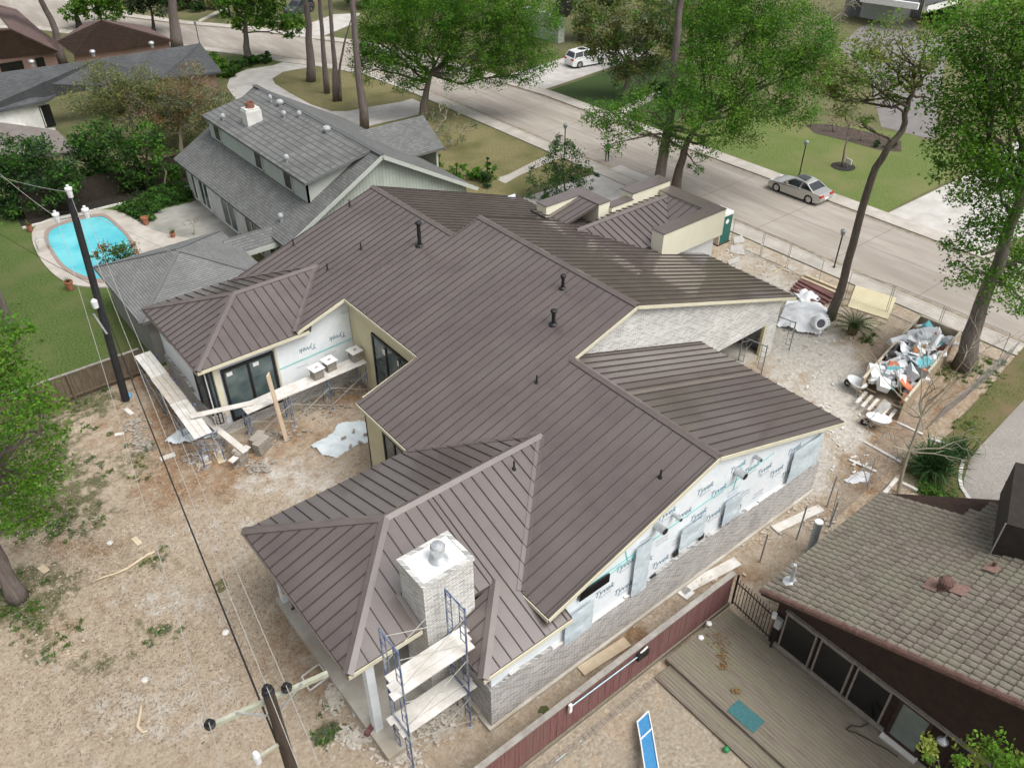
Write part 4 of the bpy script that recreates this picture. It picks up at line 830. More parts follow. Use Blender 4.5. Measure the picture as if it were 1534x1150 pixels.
sheet('planting_bed', [a+V((-.2,-1.6,0)), b2+V((-.2,-1.6,0)), b2+V((0,1.5,0)), a+V((0,1.5,0))], .04, M_('mulch', (.018,.014,.010), (.032,.025,.018), 5, .95, .6))  # bed coloured near black to stand in for shade under the trees
# ================================================================ things on the building plot
R5 = random.Random(11)
m_blue = M_('blue_steel', (.07,.12,.26), (.13,.18,.32), 6, .5, metal=.3, c3=(.42,.44,.46), s3=2.5)
m_steel = M_('pale_steel', (.46,.46,.42), (.56,.55,.50), 5, .5, metal=.3)
def scaffold(org, ex, bays, lifts, lab, hl=2.0, wid=.95, bay=2.29, mat=None):
    ex = V(ex).normalized(); ey = V((-ex.y, ex.x, 0)); o = V(org); r = empty('scaffold', o, lab, 'scaffold'); mat = mat or m_blue
    for b in range(bays+1):
        for l in range(lifts):
            p = o+ex*(b*bay)+V((0,0,l*hl)); f = MB(); f.tube([p,p+V((0,0,hl-.02))], .032, 8); f.tube([p+ey*wid,p+ey*wid+V((0,0,hl-.02))], .032, 8)
            f.tube([p+V((0,0,hl-.1)),p+ey*wid+V((0,0,hl-.1))], .028, 8)
            q = p+ey*.28; q2 = p+ey*(wid-.28)
            f.tube([q+V((0,0,.3)),q+V((0,0,hl-.1))], .018, 6); f.tube([q2+V((0,0,.3)),q2+V((0,0,hl-.1))], .018, 6)
            for k in range(5):
                z = .35+k*.36; f.tube([p+V((0,0,z)),q+V((0,0,z))], .015, 6); f.tube([q2+V((0,0,z)),p+ey*wid+V((0,0,z))], .015, 6)
            f.build('frame', mat, r)
            if l == 0:
                for e in (0, wid): MB().box(p+ey*e+V((0,0,.015)), (.16,.16,.03)).build('base_plate', m_galv, r)
            if b < bays:
                n = p+ex*bay
                for e in (0, wid):
                    MB().tube([p+ey*e+V((0,0,.35)), n+ey*e+V((0,0,hl-.45))], .014, 6).build('cross_brace', m_steel, r); MB().tube([p+ey*e+V((0,0,hl-.45)), n+ey*e+V((0,0,.35))], .014, 6).build('cross_brace', m_steel, r)
    return r
scaffold((6.08,12.52,0), (1,0,0), 1, 3, 'blue steel scaffold tower beside the brick chimney', 2.04, .98, 2.26)
scaffold((8.95,30.35,0), (1,0,0), 3, 1, 'blue scaffold row along the wrapped courtyard wall', 1.85, .92, 2.05)
scaffold((7.35,30.2,0), (0,1,0), 3, 1, 'blue scaffold row along the end wall of rear wing', 1.85, .92, 2.5)
scaffold(G(1140,562), (1,.15,0), 1, 1, 'grey scaffold frames standing outside the garage opening', 1.9, 1.4, 3.1, M_('grey_steel', (.20,.22,.25), (.28,.30,.33), 5, .5, metal=.3))
def plank(a, b, w, lab, t=.045, mat=None, grp=None, ww=None):
    return MB().beam(a, b, w, t).build('scaffold_plank', mat or m_plank, label=lab, cat='plank', group=grp)
g1 = 'upper deck planks of the chimney scaffold'; g2 = 'lower deck planks of the chimney scaffold'
for k, (y, s_) in enumerate(((12.66,-.1),(12.95,0),(13.24,.12))): plank((5.85+s_,y,4.02),(8.75+s_,y,4.02), .28, 'pale plank on the upper chimney scaffold deck, '+('outermost of three' if k == 0 else 'between two others' if k == 1 else 'nearest the brick chimney'), grp=g1)
for k, (y, s_) in enumerate(((12.72,0),(13.02,.05),(13.30,-.08))): plank((5.9+s_,y,1.85),(8.7+s_,y,1.85), .28, 'plank on the lower chimney scaffold deck, '+('outermost of three' if k == 0 else 'between two others' if k == 1 else 'nearest the brick chimney'), grp=g2)
z0 = 1.88; KP = ['outermost from the wall','between its two neighbours','nearest the end wall']; KQ = ['farthest from the wall','between its two neighbours','nearest the wall']
for k in range(3):
    plank((6.55+k*.27,35.6,z0),(6.55+k*.27,38.25,z0), .255, 'plank at the fence end of rear wing scaffold, '+KP[k], grp='planks of the rear wing scaffold by the fence')
    plank((6.5+k*.27,33.2,z0+.05),(6.5+k*.27,35.75,z0+.05), .255, 'darker plank midway on the rear wing scaffold, '+KP[k], mat=M_('grey_plank', (.44,.40,.34), (.54,.50,.44), 3, .85, .2) if k == 0 else MATS['grey_plank'], grp='middle planks of the rear wing scaffold')
    plank((6.45+k*.27,30.1,z0+.0),(6.5+k*.27,33.35,z0+.0), .255, 'pale plank at corner end of rear wing scaffold, '+KP[k], grp='corner planks of the rear wing scaffold')
    plank((10.35,30.45+k*.28,z0+.02),(15.25,30.55+k*.28,z0+.02), .265, 'long pale plank carrying brick stacks in the courtyard, '+KQ[k], grp='planks under the brick stacks')
    plank((8.85,30.35+k*.28,z0+.07),(11.6,30.45+k*.28,z0+.07), .265, 'pale plank before the big corner window, '+KQ[k], grp='planks before the corner window')
plank((6.75,31.6,z0+.14),(9.4,30.75,z0+.16), .32, 'plank bridging the two rear scaffolds at the corner')
plank((7.55,33.0,.75),(8.1,29.3,.72), .3, 'plank leaning low beside the corner window brickwork')
plank((10.2,29.72,.02),(10.05,29.86,3.85), .34, 'tall wooden board leaning upright against the courtyard scaffold', .05, M_('new_timber', (.60,.46,.32), (.70,.57,.43), 4, .8), None)
# brick stacks on the planks and pallets on the ground
m_bk = brick_mat('loose_brick', (.42,.385,.33), (.30,.27,.23), (.16,.14,.12), .20, .065, .008)
def brick_stack(p, s, lab, board=True, rz=.1):
    p = V(p); r = empty('brick_stack', p, lab, 'brick stack', 'brick stacks on the courtyard scaffold' if board else None); rr = random.Random(lab+str(p.x))
    for l in range(7 if board else 9):
        for i in range(2): 
            b = MB(); b.box(p+V((rr.uniform(-.02,.02), (i-.5)*s*.5, .045+l*.075)), (s*.95, s*.46, .068), rz+rr.uniform(-.05,.05)); b.build('brick_course', m_bk, r)
    if board:
        h = 7*.075+.03; bd = MB().box(p+V((0,0,h)), (s*1.25,s*1.25,.03), rz); b_ = bd.build('mortar_board', m_white, r); MB().box(p+V((.02,0,h+.03)), (.16,.1,.03), rz+.4).build('mortar', M_('wet_mortar', (.34,.31,.27), rough=.9), b_)
    return r
for p, lb in (((12.75,30.85,z0+.03),'low brick stack under white mortar board, first of a pair on the planks'),((13.55,31.05,z0+.03),'brick stack under white mortar board, paired beside its twin'),((14.95,31.0,z0+.03),'lone brick stack under white mortar board near stucco corner')): brick_stack(p, .52, lb)
brick_stack(G(392,672), .85, 'banded brick cube on the dirt below the corner window', False, .45); brick_stack(G(362,690), .62, 'half unpacked brick cube with a tilted top plank on dirt', False, .6)
MB().beam(G(345,692,.55), G(372,668,.62), .3, .05).build('scrap_board', m_plank, label='grey board tilted over the half unpacked brick cube', cat='board')
# rubble (uncountable)
def rubble(name, spots, n, s, mat, lab, seed, cat='rubble'):
    r = random.Random(seed); b = MB()
    for u, v, ru, rv in spots:
        for _ in range(n):
            p = G(u+r.gauss(0,ru*.5), v+r.gauss(0,rv*.5)); k = r.uniform(.5,1.3)*s
            M = Matrix.Rotation(r.uniform(0,6.28), 3, 'Z') @ Matrix.Rotation(r.uniform(-.5,.5), 3, 'X'); b.box(p+V((0,0,.03+r.uniform(0,.06))), (k*1.9,k*.9,k*.65), M=M)
    return b.build(name, mat, label=lab, cat=cat, kind='stuff')
rubble('brick_rubble', [(385,700,22,10),(300,690,20,14),(420,655,40,12),(475,610,40,14),(320,672,22,12),(205,640,20,20),(215,668,14,12),(270,620,10,40),(520,580,30,12),(262,572,8,30)], 70, .10, m_bk, 'broken bricks strewn along the rear wing foundation', 1)
rubble('mortar_rubble', [(640,1080,45,30),(560,1060,26,22),(530,1105,30,16),(600,1130,40,20),(670,1065,30,18),(500,1050,12,20)], 120, .09, M_('mortar_crumbs', (.42,.38,.32), (.56,.52,.46), 5, .9), 'mortar and brick rubble around the chimney scaffold', 2)
rubble('stone_rubble', [(850,985,60,12),(940,925,60,12),(1020,870,60,12),(1130,800,50,18),(1195,760,40,25),(1230,785,30,16),(780,1040,30,14)], 60, .06, M_('pale_stone', (.46,.40,.32), (.60,.55,.48), 6, .9), 'pale stones and crumbs along the foundation trench', 3)
rubble('site_litter', [(1200,560,60,50),(1230,620,60,50),(1150,400,60,26),(1180,590,40,40),(1230,500,50,30),(1110,380,30,12),(1290,700,30,20),(1240,650,40,30)], 26, .075, M_('white_scrap', (.62,.60,.56), (.76,.75,.72), 8, .8), 'white scraps and crumbs littering the front drive', 4)
rubble('wood_litter', [(120,830,90,30),(200,880,90,60),(150,700,60,30),(320,960,100,60),(250,1080,120,40),(420,740,90,40),(100,960,60,50)], 40, .05, M_('wood_scrap', (.34,.26,.17), (.56,.46,.34), 5, .9), 'small sticks and wood chips scattered over the bare yard', 5)
# loose boards lying about
def board(a, b, w, lab, mat=None, t=.04, z=.07): return MB().beam(G(*a, z), G(*b, z), w, t).build('loose_board', mat or m_plank, label=lab, cat='board')
m_tan = M_('tan_board', (.50,.40,.27), (.58,.49,.36), 3, .85)
for a, b, w_, lb in [((240,688),(262,680),.3,'short board lying at foot of the rear scaffold'),((300,688),(312,684),.35,'square board beside the corner brick cubes'),((295,698),(316,690),.28,'tan board lying flat in front of rear scaffold corner'),((325,676),(333,693),.32,'tan board end standing near the corner scaffold leg'),
      ((200,805),(210,815),.22,'small tan block on the dirt beside the cable line'),((60,848),(70,856),.26,'tan block on worn grass near the grey trunk'),((188,612),(198,620),.22,'offcut lying beside the dark utility pole'),((172,651),(186,649),.2,'thin offcut on dirt by the brick heap'),
      ((1020,885),(1105,840),.45,'pale board lying in trench beside the maroon fence'),((870,1005),(940,960),.42,'wide tan board in the trench behind the maroon fence'),((1160,793),(1230,760),.4,'long pale board lying beside the wrapped wall'),((1180,395),(1150,415),.12,'tan stick lying in the front dirt'),((1190,410),(1165,400),.1,'thin timber crossing the tan stick in front dirt')]: board(a, b, w_, lb, m_tan if 'tan' in lb else None)
board((1035,893),(1020,882),.5,'square white board at the end of the trench board', m_white)
board((560,1085),(548,1100),.16,'maroon steel offcut leaning on the porch slab corner', m_mar, .16, .35)
for k, (a, b) in enumerate([((1300,636),(1330,601))]): MB().beam(G(*a,.06), G(*b,1.15), .42, .06).build('ramp_plank', m_plank, label='plank ramp leading up into the debris container', cat='plank')
for k, (a, b) in enumerate([((1296,662),(1350,692)),((1344,632),(1382,650)),((1272,688),(1313,706))]): board(a, b, .14, ['pale timber stake rail beside wheelbarrow','thin pole on the soil by bare tree','pale timber lying across chain link panel'][k])
stk = [((1190,428),(1236,455)),((1193,424),(1244,452)),((1197,420),(1248,446)),((1203,420),(1246,442)),((1186,432),(1232,459)),((1200,416),(1256,440)),((1206,412),(1262,436))]
for k, (a, b) in enumerate(stk): MB().beam(G(*a,.12+.05*(k % 3)), G(*b,.12+.05*(k % 2)), .22, .12).build('steel_beam' if k < 5 else 'timber', m_mar if k < 5 else m_tan, label='maroon steel beam in the pile under the leaning tree' if k < 5 else 'pale timber lying beside the maroon steel beams', cat='beam' if k < 5 else 'timber', group='maroon beams' if k < 5 else 'timbers beside the beams')
MB().slab([G(1270,459,.10),G(1282,427,.12),G(1343,446,.12),G(1330,478,.10)], (0,0,-.05)).build('plywood_sheet', M_('cream_ply', (.58,.52,.33), (.64,.58,.40), 1, .8), label='large cream plywood sheet lying near the street fence', cat='plywood')
MB().slab([G(1262,491,.12),G(1268,485,.12),G(1285,492,.10),G(1280,501,.10)], (0,0,-.04)).build('plywood_sheet', MATS['cream_ply'], label='small cream plywood offcut below the sago palm', cat='plywood')
MB().slab([G(1296,478,.12),G(1318,482,.25),G(1310,494,.10),G(1292,488,.10)], (0,0,-.04)).build('plywood_sheet', MATS['cream_ply'], label='crumpled cream sheet beside the sago palm', cat='plywood')
for k, q in enumerate([[(1098,355),(1112,352),(1116,362),(1100,365)],[(1094,368),(1112,366),(1116,382),(1094,378)],[(1090,390),(1108,384),(1106,392),(1092,396)]]): MB().slab([G(u, v, .09) for u, v in q], (0,0,-.05)).build('paving_slab', m_drive, label=['paving slab inside fence corner by the green toilet','largest paving slab in the front dirt below toilet','narrow paving slab nearest the roof edge'][k], cat='slab')
# tarps: crumpled cloth
def cloth(name, px, z, lab, mat, seed, amp=.12, n=26, hump=0.):
    pts = [G(u, v) for u, v in px]; r = random.Random(seed); c = sum(pts, V((0,0,0)))/len(pts); xs = [p.x for p in pts]; ys = [p.y for p in pts]; x0, x1, y0, y1 = min(xs), max(xs), min(ys), max(ys)
    ph = [(r.uniform(1,5), r.uniform(0,6.28), r.uniform(0,6.28)) for _ in range(7)]
    def inside(x, y):
        k = False; j = len(pts)-1
        for i in range(len(pts)):
            if (pts[i].y > y) != (pts[j].y > y) and x < (pts[j].x-pts[i].x)*(y-pts[i].y)/(pts[j].y-pts[i].y)+pts[i].x: k = not k
            j = i
        return k
    vs, idx, b = [], {}, MB()
    for i in range(n+1):
        for j in range(n+1):
            x, y = x0+(x1-x0)*i/n, y0+(y1-y0)*j/n; zz = sum(math.sin((x*math.cos(t)+y*math.sin(t))*f*1.6+p) for f, t, p in ph)/7
            d = ((x-c.x)/(x1-x0)*2)**2+((y-c.y)/(y1-y0)*2)**2; idx[i,j] = len(vs); vs.append((x, y, z+amp*abs(zz)+.03+hump*max(0,1-d)))
    fs = [(idx[i,j],idx[i+1,j],idx[i+1,j+1],idx[i,j+1]) for i in range(n) for j in range(n) if inside(x0+(x1-x0)*(i+.5)/n, y0+(y1-y0)*(j+.5)/n)]
    b.add(vs, fs); o = b.build(name, mat, smooth=True, label=lab, cat='tarp'); s_ = o.modifiers.new('thick', 'SOLIDIFY'); s_.thickness = .015; sub = o.modifiers.new('sub', 'SUBSURF'); sub.levels = sub.render_levels = 1; return o
m_tarp = M_('pale_tarp', (.56,.63,.66), (.68,.74,.77), 1.6, .45, .3)
m_wtarp = M_('white_tarp', (.74,.76,.78), (.82,.84,.85), 1.5, .5, .3)
cloth('plastic_tarp', [(465,668),(498,650),(505,637),(540,630),(565,638),(571,650),(552,664),(535,668),(520,676),(505,687),(485,683)], 0, 'crumpled pale plastic tarp held down with bricks in courtyard', m_tarp, 1, .14, 30)
cloth('plastic_tarp', [(248,665),(270,645),(290,640),(330,640),(336,655),(300,660),(270,668)], .05, 'pale plastic sheet crumpled under the rear scaffold corner', m_tarp, 2, .35, 22)
cloth('sand_pile_cover', [(1163,490),(1178,452),(1215,448),(1238,468),(1242,492),(1225,505),(1195,500)], 0, 'white tarp covering a mound beside the garage corner', m_wtarp, 3, .30, 40, .5)
cloth('sand_pile_cover', [(1188,440),(1205,432),(1232,446),(1222,458),(1200,455)], 0, 'bunched white sheet between steel beams and tarp mound', m_wtarp, 4, .4, 18, .2)
cloth('plastic_tarp', [(1262,720),(1290,705),(1305,712),(1300,722),(1275,726)], 0, 'white plastic scrap inside the chain link fence', m_wtarp, 8, .3, 14)
for k, (u, v) in enumerate([(515,655),(530,645),(540,662),(548,650),(525,668)]):
    MB().box(G(u, v, .2), (.22,.1,.08), k).build('loose_brick', m_bk, label='brick weighing down the crumpled courtyard tarp', cat='brick', group='bricks on the courtyard tarp')
# mortar mixer drum
p = G(1222,500); mx = empty('mortar_mixer', p, 'white mortar mixer drum with round dark mouth by tarp mound', 'mixer'); ax = (V((-.55,-.75,.35))).normalized(); Mq = ax.to_track_quat('Z','Y').to_matrix()
MB().lathe(p+V((0,0,.75)), [(.08,-.5),(.32,-.42),(.40,-.1),(.40,.2),(.36,.34),(.25,.34),(.23,.1)], 20, M=Mq).build('drum', m_wtarp, mx, smooth=True); MB().lathe(p+V((0,0,.75))+ax*.28, [(.26,0),(.0001,.01)], 16, M=Mq).build('drum_mouth', M_('mixer_mouth', (.10,.10,.12), rough=.7), mx)  # dark mouth disc imitates the shaded hollow of the drum
for a in ((.35,.3),(-.35,.3),(.3,-.35),(-.3,-.35)): MB().beam(p+V((a[0],a[1],0)), p+V((a[0]*.6,a[1]*.6,.5)), .06, .06).build('leg', m_galv, mx)
# debris container with plywood sides
cA, cB, cC, cD = V((34.3,14.6,0)), V((42.1,15.95,0)), V((42.2,13.7,0)), V((34.1,12.3,0)); HD = 1.2
bn = empty('debris_container', (cA+cC)/2, 'open plywood sided debris container heaped with rubbish', 'container'); m_ply = M_('weathered_ply', (.34,.27,.18), (.44,.36,.26), 2, .85, .2, c3=(.28,.22,.15)); m_rim = M_('rim_timber', (.50,.44,.34), (.60,.54,.44), 3, .85)
for a, b in ((cA,cB),(cB,cC),(cC,cD)):
    MB().beam(a+V((0,0,HD/2)), b+V((0,0,HD/2)), .05, HD).build('side_panel', m_ply, bn); MB().beam(a+V((0,0,HD)), b+V((0,0,HD)), .12, .07).build('top_rail', m_rim, bn)
    for t in (.02,.33,.66,.98): q_ = a.lerp(b, t); 
MB().slab([cA+V((0,0,.1)),cB+V((0,0,.1)),cC+V((0,0,.1)),cD+V((0,0,.1))], (0,0,-.08)).build('floor', m_ply, bn)
for k in range(6): a = cA.lerp(cD, .12+k*.15); MB().beam(a+V((-.9,-.15,.35)), a+V((.3,.05,.35)), .16, .04).build('tailgate_board', m_plank, bn)
dm = [(m_wtarp,'white plaster board scrap heaped in the debris container','white scrap in the container'),(M_('grey_scrap', (.42,.45,.48), (.52,.55,.57), 3, .7),'grey board scrap heaped in the debris container','grey scrap in the container'),(M_('orange_bag', (.62,.16,.06), (.66,.24,.14), 4, .6),'orange bag crumpled in the debris container','orange bags in the container'),(M_('teal_bag', (.12,.50,.58), (.22,.58,.64), 4, .5),'teal bag in the debris container','teal bags in the container'),(M_('cardboard', (.36,.22,.11), (.44,.29,.16), 3, .8),'brown cardboard lying in the debris container','cardboard in the container'),(M_('dark_scrap', (.10,.09,.09), rough=.8),'dark scrap wedged in the debris container','dark scrap in the container')]
ux, uy = (cB-cA).normalized(), (cD-cA).normalized(); LX, LY = (cB-cA).length, (cD-cA).length
for k in range(190):
    s_, t = R5.uniform(.08,.98), R5.uniform(.05,.93); mi = R5.choices(range(6), [10,4.5,1.5,1.2,1.6,1.3])[0]; sz = R5.uniform(.14,.42)*(2.1 if R5.random() < .22 else 1); h = .55+1.25*math.sin(math.pi*min(1,s_*1.05))**.5*math.sin(math.pi*(.12+.76*t))*R5.uniform(.7,1.08)*min(1, .5+s_)
    b = MB(); M = Matrix.Rotation(R5.uniform(0,6.28), 3, 'Z') @ Matrix.Rotation(R5.gauss(0,.45), 3, 'X') @ Matrix.Rotation(R5.gauss(0,.45), 3, 'Y'); p = cA+ux*(s_*LX)+uy*(t*LY)+V((0,0,h))
    b.box(p, (sz*R5.uniform(.8,1.8), sz*R5.uniform(.6,1.2), sz*R5.choice([.08,.12,.5,.6])), M=M)
    jit = [tuple(V(q)+V((R5.uniform(-1,1),R5.uniform(-1,1),R5.uniform(-1,1)))*sz*.16) for q in b.v]; b.v = jit
    b.build('debris_piece', dm[mi][0], label=dm[mi][1], cat='debris', group=dm[mi][2])
# wheelbarrows
def wheelbarrow(p, rz, lab):
    r = empty('wheelbarrow', p, lab, 'wheelbarrow'); Mz = Matrix.Rotation(rz, 3, 'Z'); P = lambda x, y, z: V(p)+Mz @ V((x,y,z))
    ring = lambda sc, z, dx: [P(dx+sc*.52*math.cos(a)*(1.15 if math.cos(a) > 0 else .95), sc*.36*math.sin(a), z) for a in [2*math.pi*i/20 for i in range(20)]]
    b = MB(); rs = [ring(.55,.38,.0), ring(.85,.52,.0), ring(1.05,.66,.02), ring(1.08,.67,.02), ring(.98,.64,.02)]; [None for _ in rs]
    vs = [q for r_ in rs for q in r_]; fs = [(i*20+k, i*20+(k+1) % 20, (i+1)*20+(k+1) % 20, (i+1)*20+k) for i in range(4) for k in range(20)]+[tuple(range(19,-1,-1)), tuple(range(80,100))]
    b.add(vs, fs).build('tray', m_wtarp, r, smooth=False)
    for s_ in (-1,1): MB().tube([P(.55,.05*s_,.22),P(.1,.22*s_,.36),P(-.95,.28*s_,.58)], .024, 8).build('handle', m_tan, r); MB().tube([P(-.25,.22*s_,.38),P(-.4,.26*s_,.0),P(-.5,.24*s_,.42)], .018, 6).build('leg', m_galv, r)
    ax = Mz @ V((0,1,0)); Mw = ax.to_track_quat('Z','Y').to_matrix(); w_ = MB().lathe(P(.62,0,.2), [(.12,-.05),(.2,-.045),(.2,.045),(.12,.05)], 18, M=Mw).build('wheel', m_black, r); MB().lathe(P(.62,0,.2), [(.03,-.07),(.11,-.03),(.11,.03),(.03,.07)], 12, M=Mw).build('hub', m_galv, w_)
wheelbarrow(G(1281,588), 1.3, 'white wheelbarrow at foot of the container tailgate'); wheelbarrow(G(1314,642), 2.0, 'white wheelbarrow standing on soil by the chain link fence')
# ---- chain link temporary fence
m_link = M_('chain_wire', (.30,.31,.32), rough=.5, metal=.5)
def chain_panel(a, b, lab, h=1.85, step=.19, lean=(0,0,0), grp=None):
    a, b = V(a), V(b); r = empty('fence_panel', (a+b)/2, lab, 'fence', grp); e = (b-a); L = e.length; e.normalize(); up = (V((0,0,h))+V(lean)); fr = MB(); P = lambda s_, t: a+e*s_+up*t
    for s_ in (0, L): fr.tube([P(s_,0), P(s_,1)], .018, 6)
    for t in (.03, 1): fr.tube([P(0,t), P(L,t)], .014, 6)
    fr.build('frame', m_link, r); w = MB(); n = int(L/step)
    k = -int(h/step)
    while k*step < L:
        for sg_ in (1,-1):
            s0 = k*step; pts = []
            t0, t1 = max(0,-s0/h), min(1,(L-s0)/h)
            if t1 > t0:
                p, q = (P(s0+t0*h,t0), P(s0+t1*h,t1)) if sg_ > 0 else (P(s0+t0*h,1-t0), P(s0+t1*h,1-t1)); w.beam(p, q, .0042, .0042)
        k += 1
    w.build('wire_mesh', m_link, r, kind='stuff'); return r
for k, (a, b) in enumerate([((42.85,29.6),(42.8,27.2)),((42.8,27.1),(42.85,25.2)),((42.85,25.1),(42.4,22.5)),((42.4,20.6),(42.9,18.2)),((42.9,18.1),(42.95,15.2)),((42.95,15.1),(42.95,11.6))]): chain_panel((*a,0), (*b,0), 'upright chain link panel along the pavement '+['beside the green toilet','before the loose paving slabs','ending at the steel beams','behind the cream plywood sheet','between plywood sheet and debris container','behind the debris container'][k], grp='chain link panels along the pavement')
for k, (a, b, ln) in enumerate([((42.6,11.3),(38.4,11.15),(0,-.35,0)),((38.3,11.15),(34.6,11.1),(0,-.45,-.15)),((34.4,11.1),(31.6,10.75),(0,.7,-.5)),((31.4,10.7),(28.8,10.55),(0,.8,-.6)),((28.6,10.55),(25.6,10.4),(0,.1,0))]): chain_panel((*a,0), (*b,0), 'chain link panel along neighbour lawn '+['by the thick tree trunk','sagging beside the debris container','collapsed behind the wheelbarrow','collapsed by the white plastic scrap','upright near the galvanised pipe'][k], step=.17, lean=ln, grp='chain link panels along the neighbour lawn')
for k, (u, v, h) in enumerate([(1193,808,1.9),(1138,842,1.6),(1238,760,1.8),(1242,790,1.5)]): MB().tube([G(u,v), G(u,v)+V((.05,.0,h))], .035, 8).build('steel_post', m_link, label='bare steel fence post standing beside the trench', cat='post', group='bare posts along the trench')
p = G(1213,826); dp = MB().tube([p, p+V((.0,.0,1.7))], .16, 14).build('metal_pipe', M_('blue_galvanised', (.32,.38,.42), (.42,.47,.50), 5, .5, metal=.4), label='wide galvanised pipe standing at neighbour fence line', cat='pipe'); MB().tube([p+V((0,0,1.7)), p+V((0,0,1.74))], .17, 14).build('pipe_lid', m_white, dp)
# ---- neighbour yard things
gt = empty('iron_gate', (18.75,9.2,.3), 'black iron picket gate between maroon fence and tiled house', 'gate'); gm = MB(); ga, gb_ = V((18.85,10.2,.3)), V((18.62,8.25,.3))
for i in range(15): p = ga.lerp(gb_, i/14); MB().tube([p, p+V((0,0,1.45))], .014, 6).build('picket', m_frame, gt)
for z in (.12,1.2): MB().beam(ga+V((0,0,z)), gb_+V((0,0,z)), .03, .04).build('rail', m_frame, gt)
for p in (ga,gb_): MB().beam(p, p+V((0,0,1.6)), .06, .06).build('gate_post', m_frame, gt)
ut = empty('utility_meter', (18.5,8.1,.3), 'electric meter and cables on the tiled house corner', 'meter'); MB().bx(18.35,18.52,7.98,8.2,1.4,1.85).build('meter_box', m_galv, ut); MB().tube([(18.4,8.1,.3),(18.4,8.1,1.4)], .04, 8).build('conduit', m_frame, ut); MB().tube([(18.3,8.25,1.9),(18.3,8.25,2.1)], .09, 10).build('meter_glass', m_white, ut)
p = G(1117,1072,.32); mt = MB().box(p, (.62,1.05,.02), .03).build('doormat', M_('teal_mat', (.035,.12,.13), (.06,.17,.18), 12, .95), label='teal doormat lying on the timber deck', cat='mat')
dw = empty('agility_plank', G(970,1110), 'blue dog walk plank with white edging on the gravel', 'dog walk'); a, b, c_, d_ = G(953,1072,.35), G(972,1071,.35), G(990,1175,.6), G(964,1175,.6)
m_bp = M_('blue_plank', (.05,.24,.50), (.07,.28,.54), 6, .6, .2); e0 = (c_+d_)/2-(a+b)/2; wv = V((1,.06,0)).normalized()*.27; s0 = G(963,1073,.34); s1 = G(968,1099,.44); s2 = G(984,1200,.80)
for q0, q1 in ((s0,s1),(s1,s2)):
    n_ = MB().slab([q0-wv,q0+wv,q1+wv,q1-wv], (0,0,-.04)).build('plank', m_bp, dw)
    for sg_ in (-1,1): MB().beam(q0+wv*sg_*1.06, q1+wv*sg_*1.06, .035, .07).build('edge_strip', m_white, dw)
    MB().beam(q0-wv*1.1, q0+wv*1.1, .04, .07).build('edge_strip', m_white, dw)
MB().bx(s1.x-.3,s1.x-.2,s1.y-.6,s1.y-.1,.03,.42).build('trestle', m_white, dw); MB().beam(s2-wv, V((s2.x-.3,s2.y,.03)), .05, .05).build('trestle', m_white, dw); MB().beam(s0-wv-V((0,0,.04)), V((s0.x-.2,s0.y,.03)), .05, .05).build('trestle', m_white, dw)
bp_ = empty('pool_brush', G(905,1020), 'long blue pole with black brush hung on the maroon fence', 'brush'); a, b = PY(855,1058,10.28), PY(957,982,10.28); MB().tube([a,b], .022, 8).build('pole', M_('blue_pole', (.35,.55,.62), (.5,.66,.72), 5, .4), bp_); MB().box(b+V((.18,0,-.05)), (.5,.14,.32), 0).build('brush_head', m_black, bp_); MB().box(a+V((-.05,-.03,0)), (.12,.08,.4)).build('handle_grip', m_white, bp_); MB().beam(b+V((.0,0,.06)), b+V((.38,-.02,.2)), .05, .05).build('brush_back', m_white, bp_)
a, b = G(820,1150,.05), G(872,1108,.05); MB().tube([a,b], .02, 8).build('pool_pole', MATS['blue_pole'], label='thin blue pole lying on gravel beside brick edging', cat='pole')
bl = G(1088,1122,.12); MB().lathe(bl, [(.02,-.1),(.09,-.06),(.11,0),(.09,.07),(.02,.1)], 12).build('ball', M_('green_ball', (.03,.22,.08), rough=.4), smooth=True, label='small green ball at the deck step corner', cat='ball')
hose = [G(u, v, .33) for u, v in [(1268,1092),(1275,1086),(1290,1088),(1302,1082),(1300,1075),(1303,1068)]]; hose2 = [G(u, v, .33) for u, v in [(1270,1094),(1280,1096),(1295,1103),(1312,1113),(1330,1122),(1345,1133)]]
hb_ = MB(); hb_.tube(hose, .025, 6); hb_.tube(hose2, .025, 6); hb_.build('garden_hose', M_('hose', (.05,.045,.035), rough=.6), label='dark hose coiled loosely on the timber deck', cat='hose')
for k, (u, v) in enumerate([(1050,955),(1062,934)]): MB().lathe(G(u,v,.31), [(.03,0),(.12,.02),(.10,.06),(.01,.09)], 7).build('paper_scrap', m_white, label='small white scrap lying on the timber deck', cat='scrap', group='white scraps on the deck')
lv = rubble('dry_leaves', [(1075,965,16,14),(1080,990,8,16),(1082,1005,8,8),(1100,1043,8,4)], 60, .03, M_('dry_leaf', (.20,.12,.05), (.28,.18,.08), 8, .9), 'dry brown leaves scattered on the timber deck', 7, 'leaves')
for q in lv.data.vertices: q.co.z += .29
